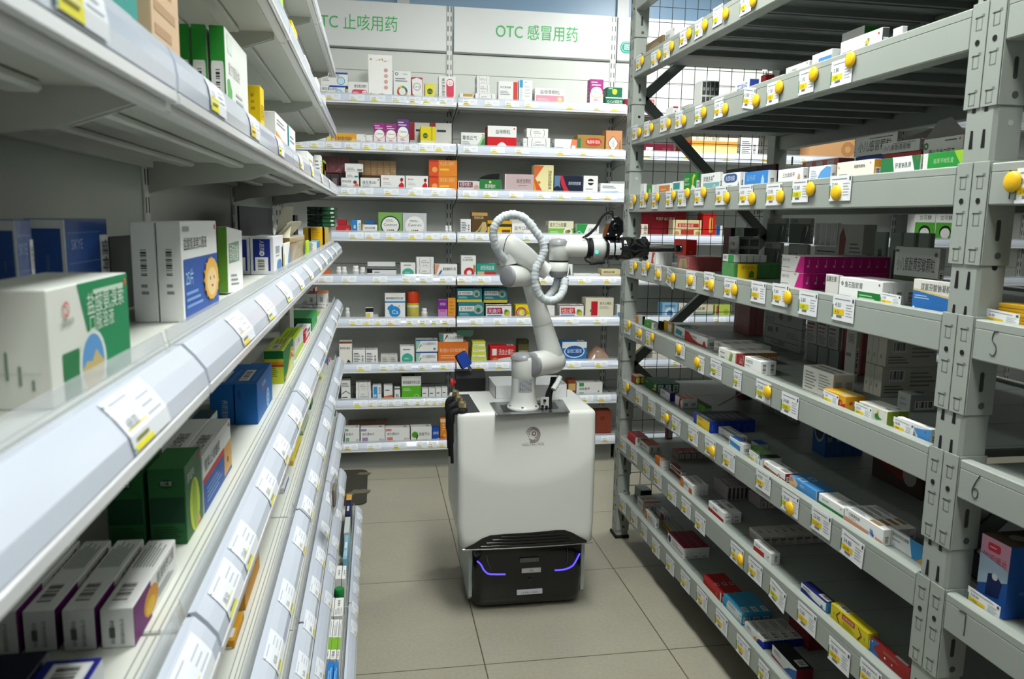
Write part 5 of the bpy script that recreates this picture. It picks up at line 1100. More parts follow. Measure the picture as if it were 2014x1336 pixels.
r_(3, 906, 926, 431, 0.06, d_lines(), 'narrow white box with fine print, left of the gold box'); r_(3, 928, 959, 418, 0.08, ('#5c4526', ends({'F': [P([(0, 0.86), (1, 0.86), (1, 1), (0, 1)], '#c79a54'), P([(0.05, 0.1), (0.4, 0.3), (0.7, 0.62), (0.9, 0.6), (0.98, 0.3), (0.7, 0.05)], '#c8b27a'), P([(0.2, 0.1), (0.5, 0.3), (0.66, 0.5), (0.5, 0.12)], '#6d7c3a'), lb('铁皮石斛', 0.15, 0.74, 0.09, '#e8d8a8', 0.6)]}, '', ORG)), 'brown and gold box with twining leaves', mat=M_GLOSS)
r_(3, 959, 1006, 434, 0.09, ('#e8bd1e', ends({'F': [R(0, 0.62, 1, 0.8, '#3a3524'), R(0, 0.8, 1, 1, '#d9a41c'), R(0.6, 0.08, 0.95, 0.45, '#7a4a1c')]}, '', YEL)), 'yellow box with a dark band behind the hose loop')
zt_, ob = rear(3, 1007, 1055, 440, 0.09, d_plain('蓝芩口服', YEL), 'white box with its lid standing open behind the hose', group=G1); f_ = MB(); f_.box(0, 0.075, 0.0, ob.dimensions.x, 0.0765, 0.022, '#e9eae8'); q = f_.build('lid_flap', M_CARD, ob); q.location = (0, 0, zt_-ob.location.z)
r_(3, 1079, 1128, 435, 0.08, ('#e6e2c4', ends({'F': [R(0, 0, 1, 0.56, '#79bf4e'), lb('复方三七胶囊', 0.05, 0.66, 0.2, '#3b4034', 0.66), C(0.78, 0.34, 0.27, '#eceadc'), C(0.76, 0.34, 0.15, '#b98a6a'), C(0.82, 0.4, 0.1, '#5a7a4a'), FP(0.07, 0.2, 0.5, 0.4, 2, '#dcedd0')]}, '', GRN)), 'cream and light green box with a round picture')
r_(3, 1134, 1178, 441, 0.08, (WHT, ends({'F': [P([(0, 0), (0.25, 0), (0.36, 0.4), (0.5, 1), (0, 1)], '#2f9a4c'), RG(0.12, 0.3, 0.14, 0.2, '#a8d8b0'), lb('人参健脾', 0.52, 0.5, 0.2, '#3a5a40', 0.4)]}, '', GRN)), 'white box with a green left half, under the gripper camera')
r_(3, 1257, 1350, 414, 0.10, ('#9c1f2c', {'F': [R(0.33, 0.62, 0.75, 0.8, '#7a1420'), lb('阿胶养血口服液', 0.36, 0.66, 0.09, '#e9d8c8', 0.4)]}), 'large dark red box behind the mesh', back=0.08); r_(3, 1256, 1274, 441, 0.05, ('#ece2cc', {'F': [R(0, 0.1, 0.3, 0.9, '#a8302c'), VT('感冒清热', 0.6, 0.9, 0.25, BLK, 0.8)]}), 'small cream carton with red stripe before the dark red box')
r_(3, 1324, 1380, 433, 0.07, ('#ecdcae', {'F': [R(0.16, 0.62, 0.9, 0.82, '#c8382e'), lb('复方阿胶浆', 0.2, 0.65, 0.12, '#f4e6c8', 0.64), R(0.28, 0.1, 0.74, 0.5, '#b8432c'), C(0.14, 0.28, 0.14, '#c89a4a'), C(0.88, 0.28, 0.14, '#c89a4a')]}), 'cream box with red title plate behind the mesh'); r_(3, 1383, 1408, 420, 0.08, ('#d02a26', {'F': [P(rb(0.5, 0.25, 0.78, 0.85, 0.1), '#e8b05a')]}), 'upright red box with gold plate behind the mesh'); r_(3, 1409, 1421, 444, 0.06, (WHT, {'F': [R(0, 0, 0.6, 1, '#27508f')]}), 'small blue and white box behind the mesh')
gw = (WHT, {'F': [R(0, 0, 1, 0.66, '#57b03c'), C(0.5, 0.34, 0.30, '#20261f'), C(0.5, 0.30, 0.24, WHT), lb('立可静', 0.2, 0.76, 0.12, BLK, 0.6)]})
r_(3, 1802, 1841, 409, 0.07, gw, 'green and white box with a white arch, left of two, far right'); r_(3, 1843, 1882, 409, 0.07, gw, 'green and white box with a white arch, right of two, far right')
# fifth shelf
r_(4, 635, 649, 532, 0.06, ('#e06a2c', {}), 'small orange box at the left end')
bottle(4, 661, 671.5, 525, 'white pill bottle, first of four from the left'); bottle(4, 672, 682, 525, 'white pill bottle, second of four from the left'); bottle(4, 693, 706, 523, 'white pill bottle, third of four from the left'); bottle(4, 707.5, 719, 526, 'white pill bottle, fourth of four from the left')
zt_, ob = rear(4, 722, 779, 528, 0.09, (WHT, {'F': [R(0, 0.55, 1, 1, '#26282b'), R(0, 0.1, 0.16, 0.45, '#c98a3a'), R(0.18, 0.0, 1, 0.85, '#e2e3e6'), FP(0.25, 0.5, 0.5, 0.75, 1, '#8a8e94')]}), 'white and black carton with its lid standing open', group=G1)
f_ = MB(); w_ = ob.dimensions.x; f_.box(0.002, 0.06, 0.0, w_-0.002, 0.062, 0.032, '#e6e7e6'); f_.box(0.002, 0.058, 0.0, w_-0.002, 0.06, 0.006, '#2a2c2f'); q = f_.build('lid_flap', M_CARD, ob); q.location = (0, 0, zt_-ob.location.z)
tq = (WHT, ends({'F': [P([(0.5+0.4*math.cos(i*PI/8), 0.38+0.28*math.sin(i*PI/8)) for i in range(16)], '#45b39a'), C(0.72, 0.16, 0.1, '#7ab86a'), FP(0.2, 0.8, 0.9, 0.9, 1, '#6a6e74'), FP(0.3, 0.34, 0.7, 0.44, 2, '#d0ece4')]}, '', TEAL))
r_(4, 788, 817, 517, 0.07, tq, 'white box with a teal speech bubble')
z = r_(4, 819, 853, 526, 0.08, d_paren('Centrum'), 'white box with black arcs, lower of two'); r_(4, 819, 853, 506, 0.08, d_paren('Centrum'), 'white box with black arcs, upper of two', base=z)
r_(4, 855, 899, 520, 0.08, (WHT, ends({'F': [P([(0, 0), (0, 1), (0.22, 1), (0.12, 0.5)], '#e5a27c'), P([(0.06, 0.1), (0.28, 0.62), (0.34, 0.56), (0.16, 0.05)], '#4a6fb0'), lb('葡萄糖酸锌口服', 0.36, 0.6, 0.16, BLK, 0.58), C(0.86, 0.1, 0.08, '#2a2c30')]}, '', BLU)), 'white box with a peach corner and blue pen')
r_(4, 907, 936, 503, 0.07, (WHT, {'F': [RG(0.55, 0.27, 0.17, 0.36, '#c9303a'), R(0.82, 0.3, 0.98, 0.6, '#b98a4a'), lb('头孢丙烯', 0.1, 0.78, 0.08, '#5a5e64', 0.7), FP(0.2, 0.9, 0.9, 0.94, 1)]}), 'white box with a red ring')
r_(4, 937, 976, 519, 0.08, ('#2f9a8a', ends({'F': [R(0.05, 0.05, 0.98, 0.5, '#c03a34'), R(0.05, 0.05, 0.4, 0.5, '#cbb98a'), lb('皮肤病血毒', 0.2, 0.62, 0.24, '#e4f2ec', 0.7)]}, '', TEAL)), 'teal and red box, left of the robot elbow')
r_(4, 1115, 1126, 520, 0.05, (WHT, {'F': [P([(0.2, 0.1), (0.8, 0.1), (0.5, 0.9)], '#2f4a38')]}), 'small white box with a dark pine tree'); r_(4, 1129, 1180, 539, 0.09, d_plain('', '#9a9aa8'), 'flat grey white box')
z = r_(4, 1183, 1220, 541, 0.08, ('#a2502c', {}), 'flat brown box under a cream one'); r_(4, 1183, 1220, 530, 0.08, ('#d8cd9c', {'F': [lb('麝香追风膏', 0.12, 0.35, 0.3, '#4a4a34', 0.7)]}), 'flat cream box on a brown one', base=z)
for i in range(3): r_(4, 1264+28*i, 1288+28*i, 526, 0.08, d_band('', ('#b8323c', '#3f6fb0', '#c9a040')[i]), 'white box with %s foot behind the mesh' % ('red', 'blue', 'ochre')[i])
# sixth shelf
bottle(5, 679, 688, 606, 'white pill bottle standing alone at the left', back=0.03)
zt_, ob = rear(5, 719, 734, 606, 0.05, (WHT, {'F': [R(0, 0.7, 1, 1, '#1c1e20'), R(0.1, 0.3, 0.6, 0.6, '#e8c92c')]}), 'small black and white box with open flap', group=G1); f_ = MB(); f_.box(ob.dimensions.x, 0.0, 0.0, ob.dimensions.x+0.026, 0.001, 0.03, '#c9cbca'); q = f_.build('side_flap', M_CARD, ob); q.location = (0, 0.03, 0.004)
r_(5, 757, 797, 577, 0.07, (WHT, ends({'F': [R(0, 0.66, 1, 0.72, '#3a8fcf'), C(0.48, 0.34, 0.28, '#2f8fd6'), C(0.25, 0.46, 0.13, '#2f8fd6'), C(0.33, 0.54, 0.09, '#2f8fd6'), lb('Ca', 0.5, 0.26, 0.15, WHT, 0.4, 'c'), lb('葡萄糖酸钙锌口服', 0.06, 0.79, 0.06, BLK, 0.84), C(0.7, 0.54, 0.04, '#e8a04a')], 'Rc': '#4f94cc'}, '', BLU)), 'tall white and blue calcium box')
y_ = REAR_Y+0.03; zb_ = DKR(5)+0.0003; p_ = on_y(812.5, 574, y_); r0 = (on_y(825, 600, y_).x-on_y(800, 600, y_).x)/2; hh_ = p_.z-zb_
t = thing('powder_jar', 'round jar with an orange red cap and yellow fish label, sixth back shelf', 'jar', (p_.x, y_+r0, zb_))
m = MB(); m.lathe([(r0*0.95, 0), (r0, 0.003), (r0, hh_*0.58), (r0*0.96, hh_*0.60)], (0, 0, 0), (0, 0, 1), '#c9bd52', n=28); m.build('jar_body', M_PLAST, t)
m = MB(); m.lathe([(r0*0.97, hh_*0.60), (r0*1.01, hh_*0.62), (r0*1.01, hh_*0.97), (r0*0.95, hh_)], (0, 0, 0), (0, 0, 1), '#e0481f', n=28); m.build('cap', M_PLAST, t)
m = MB(); m.lathe([(r0*1.003, hh_*0.46), (r0*1.003, hh_*0.53)], (0, 0, 0), (0, 0, 1), '#e9eae4', n=28); m.lathe([(r0*1.003, hh_*0.535), (r0*1.003, hh_*0.595)], (0, 0, 0), (0, 0, 1), '#d9c81e', n=28)
for i, (a, b_, c) in enumerate(((-0.6, 0.2, '#7d8a3c'), (-0.2, 0.3, '#e8e2b8'), (0.3, 0.16, '#5f7a3a'), (0.5, 0.34, '#a89a2c'))): m.add([(r0*1.004*math.sin(a+s*0.25), -r0*1.004*math.cos(a+s*0.25), hh_*(b_+u*0.09)) for s, u in ((-1, 0), (0, -1), (1, 0), (0, 1))], [(0, 1, 2, 3)], c)
m.build('jar_label', M_PAPER, t)
bottle(5, 829, 841, 607, 'small white bottle between the jar and purple box', back=0.03)
r_(5, 862, 880, 590, 0.05, ('#c58ac8', {'F': [R(0, 0.55, 1, 1, '#7d2f92'), lb('维生素E', 0.2, 0.75, 0.1, '#e9d8ee', 0.6), R(0.2, 0.45, 0.8, 0.5, '#d84a5a')]}), 'purple and lilac upright box'); r_(5, 881, 896, 587, 0.05, ('#e29a38', {'F': [R(0, 0, 1, 0.22, '#cf3a26'), FP(0.2, 0.3, 0.8, 0.9, 4, '#c9802c')]}), 'orange upright box with red foot')
tg = ('#2c7d8c', ends({'F': [R(0, 0.02, 1, 0.2, '#e0c22e'), R(0.04, 0.52, 0.62, 0.8, '#e9ece6'), lb('强力枇杷颗粒', 0.08, 0.57, 0.17, '#2a2c2e', 0.5), C(0.78, 0.62, 0.26, '#c9b068'), C(0.78, 0.62, 0.22, '#7fb3b8'), C(0.78, 0.58, 0.12, '#4a6a5a'), FP(0.06, 0.28, 0.5, 0.42, 2, '#bcd8d8')]}, '', TEAL))
z1 = r_(5, 901, 952, 595, 0.09, tg, 'teal and yellow granule box, lower left of three'); z2 = r_(5, 954, 1001, 594, 0.05, ('#2c6f86', {'F': [R(0, 0, 1, 0.2, '#e0c22e')]}), 'teal box behind the magenta title box', back=0.09)
r_(5, 899, 948, 567, 0.09, tg, 'teal and yellow granule box, upper left of three', base=z1); r_(5, 949, 998, 567, 0.09, tg, 'teal and yellow granule box, upper right of three', base=z2, back=0.03)
def d_herb(t, a): return (WHT, ends({'F': [P([(0.05, 0.42), (0.66, 0.42), (0.62, 0.82), (0.05, 0.82)], a), lb(t, 0.08, 0.48, 0.26, WHT, 0.5), R(0.05, 0.24, 0.62, 0.36, '#4a84c8'), C(0.82, 0.5, 0.2, '#9ab04a'), C(0.86, 0.4, 0.14, '#d8c23a'), C(0.78, 0.62, 0.1, '#5a8a3a'), R(0, 0.94, 1, 1, a)]}, t, a))
r_(5, 956, 1006, 600, 0.07, d_herb('天麻片', '#a81f4e'), 'white box with a magenta title plate'); r_(5, 1014, 1046, 600, 0.07, ('#ecd61e', ends({'F': [RG(0.35, 0.5, 0.28, 0.36, '#c9303a'), RG(0.38, 0.5, 0.2, 0.27, '#8a8fa8'), C(0.42, 0.5, 0.17, '#f4e87a'), FP(0.4, 0.4, 0.9, 0.6, 3, '#a89a1c')]}, '', YEL)), 'yellow box with a red crescent behind the robot arm')
r_(5, 1076, 1091, 602, 0.06, d_band('', '#b9c95a'), 'small white and lime box right of the robot arm'); r_(5, 1101, 1148, 600, 0.07, d_herb('元胡止痛片', '#cf2f2c'), 'white box with a red title plate'); r_(5, 1146, 1200, 585, 0.05, ('#ded8bc', {}), 'cream box behind the one with a red panel', back=0.09); r_(5, 1152, 1207, 586, 0.08, ('#e4dfc6', ends({'F': [R(0.2, 0.02, 0.43, 0.84, '#c0232c'), lb('复方土槿皮', 0.5, 0.7, 0.09, '#4a3a34', 0.42), C(0.2, 0.42, 0.06, '#6a6a5c'), FP(0.5, 0.5, 0.9, 0.62, 2, '#b8b298'), R(0.5, 0.06, 0.95, 0.08, '#9a9478')]}, '', RED)), 'large cream box with a red upright panel'); r_(5, 1214, 1222, 600, 0.05, (WHT, {'F': [R(0.1, 0.1, 0.9, 0.5, '#4f94cc')]}), 'narrow white and blue box by the rack post')
r_(5, 1303, 1333, 596, 0.08, ('#8fc6ea', {'F': [C(0.5, 0.4, 0.34, '#d8ecf8'), C(0.5, 0.36, 0.2, '#3a86c4'), lb('洁尔阴洗液', 0.14, 0.74, 0.13, '#26405c', 0.7)]}), 'pale blue box behind the mesh'); r_(5, 1335, 1352, 597, 0.08, d_plain('妇科', GRY), 'white box with black title behind the mesh'); r_(5, 1354, 1403, 600, 0.08, ('#ebe4c8', {'F': [R(0.2, 0.05, 1, 0.4, '#2a6f66'), lb('妇炎康', 0.3, 0.66, 0.16, BLK, 0.5)]}), 'cream box with a dark teal foot behind the mesh'); r_(5, 1406, 1438, 600, 0.08, ('#c9dc62', {'F': [R(0.1, 0.3, 0.25, 0.95, '#c04a6a'), C(0.7, 0.5, 0.2, '#a8c03a')]}), 'lime green box behind the mesh')
# seventh shelf
r_(6, 667, 692, 672, 0.07, ('#eeeae2', {'F': [R(0, 0.92, 1, 1, '#7a4a34'), lb('葡甲胺口服液', 0.06, 0.7, 0.07, BLK, 0.8), P([(0.55, 0.15), (0.85, 0.05), (0.9, 0.2), (0.7, 0.3)], '#2e2e30')]}), 'white upright box with a black sprig'); r_(6, 694, 718, 689, 0.08, d_lines(), 'white box with fine print, left of two'); r_(6, 719, 743, 689, 0.08, d_lines(), 'white box with fine print, right of two')
pack(2, 0.044, 0.06, 0.062, '#e9e7de', {'F': [FP(0.2, 0.2, 0.8, 0.8, 4)]}, (on_y(749, 700, REAR_Y+0.02).x, REAR_Y+0.02, DKR(6)+0.0003), 0, 'two white boxes bound in crumpled film, seventh back shelf', along='x')
r_(6, 787, 815, 682, 0.08, tq, 'white box with a teal speech bubble'); 
jc = (WHT, ends({'F': [P([(0, 0), (0, 1), (0.24, 1), (0.12, 0.4)], '#9accb2'), P([(0.1, 0.2), (0.22, 0.6), (0.27, 0.55)], '#3a6fa0'), lb('小儿碳酸钙D3', 0.3, 0.56, 0.17, '#4a5a62', 0.62), R(0, 0.9, 1, 1, '#2c4f9a'), C(0.85, 0.22, 0.1, '#4f86c8')]}, '', BLU))
z = r_(6, 818, 860, 692, 0.08, jc, 'white and mint box with a blue lid edge, lower of two'); r_(6, 818, 861, 668, 0.08, jc, 'white and mint box with a blue lid edge, upper of two', base=z)
z = r_(6, 862, 921, 673, 0.09, ('#e47a30', ends({'F': [P([(0, 0), (0.4, 0), (0.2, 0.1), (0, 0.14)], '#c8541f'), lb('蛇胆川贝枇杷膏', 0.05, 0.58, 0.13, '#f6d8b4', 0.86), FP(0.08, 0.28, 0.7, 0.46, 2, '#f2b988'), P([(0.6, 0), (0.8, 0.3), (1, 0.36), (1, 0)], '#d8682a')]}, '', ORG)), 'large orange box behind the blue handset'); r_(6, 865, 911, 657, 0.08, (WHT, {'F': [R(0, 0.0, 0.16, 1, '#5a8a7c'), P([(0.16, 0), (0.3, 0.9), (0.36, 0.8)], '#3a3c40'), lb('小儿止咳颗粒', 0.32, 0.36, 0.3, '#3a3c40', 0.62)]}), 'white box lying on the large orange box', base=z)
z = None
for i in range(4): z = r_(6, 927+i*0.7, 957-i*0.7, 704-10.6*i, 0.07, ('#d8e04a', {'F': [R(0.05, 0.1, 0.95, 0.5, '#eceee0'), FP(0.1, 0.2, 0.6, 0.4, 1)]}), 'yellow green flat box, %s from the bottom of four' % ORD[i], base=z)
r_(6, 964, 1014, 681, 0.08, ('#c92a2e', ends({'F': [P([(0.02, 0.02), (0.98, 0.02), (0.98, 0.42), (0.5, 0.36), (0.02, 0.2)], '#e6dfd2'), lb('活血止痛片', 0.34, 0.54, 0.26, '#f2e2da', 0.58), R(0.08, 0.5, 0.26, 0.86, '#e9e4e0'), C(0.2, 0.22, 0.17, '#d8853a')]}, '', RED)), 'red and cream box left of the arm'); r_(6, 1019, 1040, 669, 0.06, ('#6b6440', {'F': [R(0.1, 0.3, 0.9, 0.5, '#b9b690'), R(0, 0.8, 1, 1, '#4a4a2c')]}), 'olive box behind the robot arm', back=0.10)
r_(6, 1106, 1154, 673, 0.09, ('#2d7fc6', ends({'F': [R(0, 0.72, 1, 1, '#e6ecf0'), P([(0.5+0.42*math.cos(i*PI/10), 0.56+0.30*math.sin(i*PI/10)) for i in range(20)], '#e6ecf0'), P([(0.5+0.38*math.cos(i*PI/10), 0.57+0.26*math.sin(i*PI/10)) for i in range(20)], '#2460a8'), lb('益母口服液', 0.5, 0.5, 0.15, '#e8eef4', 0.6, 'c'), FP(0.1, 0.1, 0.6, 0.2, 1, '#bcd6ec')]}, '', BLU)), 'blue and white oral liquid box with an oval title')
bg = MB(); gx, gy = 13, 8; y_ = REAR_Y+0.03; a_ = on_y(1157, 700, y_).x; c_ = on_y(1203, 700, y_).x; zb_ = DKR(6)+0.0006; zt_ = on_y(1180, 683, y_).z
vs = []
for s in (1, 0):
    for j in range(gy+1):
        for i in range(gx+1):
            u, v = i/gx, j/gy; e = (math.sin(PI*u)*math.sin(PI*v))**0.5; n_ = 0.25*math.sin(i*2.3+j*1.7)+0.2*math.sin(i*1.1-j*2.9)
            vs.append((a_+(c_-a_)*u+0.004*n_, y_+0.11*v, zb_+0.004+(zt_-zb_)*e*(0.9+0.3*n_)*(0.75+0.5*u*(1-u)*2) if s else zb_+0.0008+0.003*e))
k_ = (gx+1)*(gy+1); fs_ = [(j*(gx+1)+i, j*(gx+1)+i+1, (j+1)*(gx+1)+i+1, (j+1)*(gx+1)+i) for j in range(gy) for i in range(gx)]
bg.add(vs, fs_+[tuple(x+k_ for x in f[::-1]) for f in fs_], '#a98a78', smooth=True); tag(bg.build('paper_bag', M_GLOSS), 'crumpled brown bag of herbs lying by the rack post, seventh back shelf', 'bag')
r_(6, 1245, 1262, 678, 0.07, ('#e2dcc2', {'F': [lb('妇科', 0.2, 0.5, 0.2, BLK, 0.6)]}), 'cream box behind the mesh'); r_(6, 1283, 1325, 690, 0.08, ('#ebe7dc', {}), 'plain off-white box behind the mesh')
# eighth shelf
r_(7, 673, 690, 744, 0.04, ('#4c5250', {}), 'dark grey box behind the tall white one', back=0.11); r_(7, 671, 689, 749, 0.07, (WHT, {'F': [FP(0.1, 0.7, 0.9, 0.9, 3, '#6a6e74'), P([(0.05, 0.42), (0.5, 0.55), (0.95, 0.42), (0.95, 0.38), (0.5, 0.51), (0.05, 0.38)], '#3a3d42'), FP(0.1, 0.1, 0.9, 0.3, 2, '#4a4d52')]}), 'upright white box with a roof-shaped line')
z = r_(7, 700, 730, 768, 0.08, d_paren('Centrum'), 'white box with black arcs, lower of two'); r_(7, 700, 729, 753, 0.08, d_paren('Centrum'), 'white box with black arcs, upper of two', base=z)
r_(7, 733, 750, 759, 0.06, (WHT, {'F': [R(0.1, 0.1, 0.55, 0.95, '#3f9ad6'), C(0.3, 0.4, 0.15, '#c3e2f4'), VT('鱼肝油', 0.7, 0.9, 0.2, BLK, 0.6)]}), 'white upright box with a blue panel'); r_(7, 755, 772, 759, 0.06, (WHT, {'F': [P([(0, 0.15), (1, 0.1), (1, 0.45), (0, 0.35)], '#d9713a'), FP(0.15, 0.65, 0.85, 0.8, 1, '#4a6a9a')]}), 'white upright box with an orange wave'); r_(7, 776, 787, 764, 0.05, (WHT, {'F': [lb('B', 0.5, 0.3, 0.3, '#2a2c30', 0.6, 'c'), R(0, 0.92, 1, 1, '#2a2c30')]}), 'small white box with a black B')
r_(7, 790, 828, 740, 0.07, (WHT, ends({'F': [R(0, 0, 1, 0.62, '#62bb2f'), lb('葡萄糖酸钙锌口服', 0.06, 0.7, 0.1, BLK, 0.88), FP(0.1, 0.42, 0.55, 0.52, 2, '#d2ecc2'), RG(0.76, 0.2, 0.09, 0.11, '#d8f0c8')], 'Tc': '#3f5a30'}, '', GRN)), 'tall bright green and white box')
for i, (x0, x1, yt) in enumerate(((830, 842, 765), (843.5, 856, 765), (857, 868, 764), (869, 880, 763))): r_(7, x0, x1, yt, 0.05, (WHT, {'F': [R(0, 0, 1, 0.2, ('#d8dadc', '#8cc47a', '#c9b98a', '#d5d8da')[i]), FP(0.15, 0.55, 0.85, 0.7, 1, '#3f4246')]}), 'small white box, %s right of the bright green box' % ORD[i])
r_(7, 1118, 1132, 748, 0.07, ('#8a4a2c', {'F': [R(0, 0.4, 1, 0.8, '#d8b070')]}), 'brown and gold upright box right of the tray'); r_(7, 1134, 1185, 753, 0.08, (WHT, ends({'F': [R(0.1, 0.76, 0.28, 1, '#3fa04c'), R(0.1, 0.0, 0.28, 0.34, '#57a858'), lb('清脑复神', 0.1, 0.52, 0.14, BLK, 0.4), C(0.85, 0.4, 0.06, '#7a9a4a')]}, '', GRN)), 'white box with two green squares')
# lowest shelf
def d_vit(t, a): return (WHT, ends({'F': [R(0.02, 0.84, 0.25, 0.98, a), R(0.07, 0.05, 0.3, 0.46, a), lb('维生素'+t+'片', 0.07, 0.6, 0.13, '#3f4348', 0.5), lb(t, 0.78, 0.2, 0.2, a, 0.2)]}, '', a))
r_(8, 678, 707, 843, 0.07, d_vit('B1', '#7fb08c'), 'white vitamin box with a pale green mark'); pack(8, 0.0262, 0.07, 0.05, '#8a5a3c', {'F': [R(0, 0.0, 1, 0.5, '#b06a3c')]}, (on_y(685, 835, REAR_Y+0.13).x, REAR_Y+0.12, DKR(8)+0.0003), 0, 'eight brown boxes bound in film behind the vitamin boxes, lowest back shelf', along='x', rows=2)
r_(8, 709, 757, 843, 0.07, d_vit('B6', '#a78fbc'), 'white vitamin box with a lilac mark'); r_(8, 758, 806, 843, 0.07, d_vit('B2', '#e0867e'), 'white vitamin box with a salmon mark'); r_(8, 765, 810, 840, 0.06, ('#dd9a90', {}), 'salmon pink box behind the vitamin boxes', back=0.09)
r_(8, 808, 849, 841, 0.07, (WHT, ends({'F': [RG(0.2, 0.55, 0.14, 0.2, '#6db03a'), C(0.2, 0.55, 0.15, '#4f9a34'), P([(0.3, 0.55), (0.36, 0.5), (0.24, 0.05), (0.2, 0.08)], '#3a3c3a'), lb('孢氨苄片', 0.4, 0.5, 0.16, '#3f4348', 0.5), R(0.55, 0.22, 0.8, 0.26, YEL)]}, '', GRN)), 'white box with a green nine-shaped mark'); r_(8, 850, 864, 843, 0.06, ('#2a56b0', {'F': [lb('金嗓利咽', 0.12, 0.6, 0.16, '#e2e8f4', 0.76), P([(0, 0.2), (1, 0.35), (1, 0.28), (0, 0.1)], '#cfd9ee')]}), 'small blue box'); r_(8, 866, 881, 824, 0.06, ('#e38a2e', {'F': [C(0.3, 0.2, 0.3, '#d8541f'), C(0.6, 0.3, 0.25, '#f0b03a'), FP(0.3, 0.5, 0.6, 0.9, 4, '#f6d8a8'), R(0, 0.86, 1, 1, '#ead8b8')]}), 'orange upright box by the robot cables'); r_(8, 1173, 1203, 809, 0.08, ('#8f4634', {'F': [FP(0.05, 0.05, 0.95, 0.6, 6, '#84402f'), lb('阿胶', 0.25, 0.66, 0.12, '#4a2018', 0.3)]}), 'large red brown box right of the robot')
# small signs hung on the shelving
s_ = MB(); p0 = on_y(899, 646, REAR_Y-0.02); p1 = on_y(932, 646, REAR_Y-0.02); w_ = p1.x-p0.x; s_.prism([(0, 0), (w_, 0), (w_*0.98, -0.022), (w_*0.86, -0.036), (w_*0.45, -0.034), (0.004, -0.024)], -0.0008, 0.0008, 'y', '#35594a'); o = s_.build('shelf_sign', M_PAPER); o.location = (p0.x, REAR_Y-0.004, TR[5]-0.066); tag(o, 'small dark green leaf-shaped sign hanging under the sixth back shelf', 'sign')
s_ = MB(); p0 = on_y(1221, 92, REAR_Y+DEP-0.02); s_.prism(rbox2d(0, -0.032, 0.19, 0.032, 0.03, 6), -0.002, 0, 'y', '#1f9a86'); s_.prism(rbox2d(0.006, -0.026, 0.184, 0.026, 0.025, 6), -0.0024, -0.002, 'y', '#e6f2ee'); s_.prism(rbox2d(0.008, -0.024, 0.182, 0.024, 0.023, 6), -0.0028, -0.0024, 'y', '#1f9a86'); s_.text('医保用药', (0.024, -0.003, -0.012), (1, 0, 0), (0, 0, 1), 0.026, '#eef6f3', 0.14); o = s_.build('wall_sign', M_PAPER); o.location = (p0.x, REAR_Y+DEP-0.012, p0.z); tag(o, 'rounded teal sign with white characters on the wall shelving header', 'sign')
s_ = MB(); p0 = on_y(1267, 200, REAR_Y-0.015); s_.box(0, -0.0006, -0.012, 0.055, 0.0006, 0.012, '#d22a30'); s_.text('促销商品', (0.006, -0.0008, -0.006), (1, 0, 0), (0, 0, 1), 0.012, '#f4e6e6', 0.044); o = s_.build('shelf_sign', M_PAPER); o.location = (p0.x, REAR_Y-0.022, p0.z); tag(o, 'small red sign with white characters on the top back shelf, behind the mesh', 'sign')

# ---------------------------------------------------------------- goods on the left-hand shelving (fronts face the aisle, ends face the viewer)
LDK = [T-0.03*0.62**1.6 for T in TL]
LN = ['top', 'second', 'third', 'fourth', 'fifth', 'sixth', 'seventh', 'eighth', 'base']
G2 = 'medicine boxes on the left-hand shelving'
def left(k, pa, pb, pc, yt, s, des, desc, y=None, base=None, mat=None, name='medicine_box', cat='box', length=None, tilt=0.0, maxd=0.2, h=None, bottom=None):
    """box whose end shows between photo columns pa..pb and whose front shows pb..pc, top near corner at row yt; s = set-back of the front"""
    if y is None:
        xf = LX-s; q = on_x(pb, yt, xf); y = q.y; zt = q.z
    else:
        q = on_y(pb, yt, y); xf = q.x; zt = q.z
    zb = (LDK[k]+0.0003) if base is None else base+0.0006
    dp = min(xf-on_y(pa, yt, y).x, maxd, xf-(LX-DEP+0.014))
    ln = length if length else on_x(pc, yt, xf).y-y
    hh = h if h else max(zt-zb, 0.012)
    ln = min(ln, 0.6 if k == 3 else 0.22)
    if y+ln > 3.292: ln = min(ln, 0.12); y = 3.292-ln
    if k > 0: hh = min(hh, LDK[k-1]-0.024-zb)
    if xf > LX-0.0135: dp -= xf-(LX-0.0135); xf = LX-0.0135
    bx_ = fit([xf-dp, xf, y, y+ln, zb, zb+hh]); xf = bx_[1]; dp = xf-bx_[0]; y = bx_[2]; ln = bx_[3]-y
    o = carton(ln, dp, hh, des[0], des[1], (xf, y, zb+(0.0016 if tilt else 0)+dp*math.sin(tilt)), PI/2, mat, kind_of(desc, name))
    if tilt: o.rotation_euler = (0, tilt, PI/2)
    tag(o, desc+', left %s shelf' % LN[k], cat, G2)
    return zb+hh, o, y
def left_top(k, pl, pr, pyf, pyn, h, des, desc, base=None, name='medicine_box', mat=None):
    """box seen from above: its top covers columns pl..pr and rows pyf (far) to pyn (near)"""
    zb = (LDK[k]+0.0003) if base is None else base+0.0006; z = zb+h
    a, c = on_z(pl, pyn, z), on_z(pr, pyn, z); f = on_z((pl+pr)/2, pyf, z)
    x1 = min(c.x, LX+0.051 if k == 8 else LX-0.0135); bx_ = fit([a.x, x1, a.y, f.y, zb, zb+h])
    o = carton(bx_[3]-bx_[2], bx_[1]-bx_[0], h, des[0], des[1], (bx_[1], bx_[2], zb), PI/2, mat, kind_of(desc, name)); tag(o, desc+', left %s shelf' % LN[k], 'box', G2); return zb+h
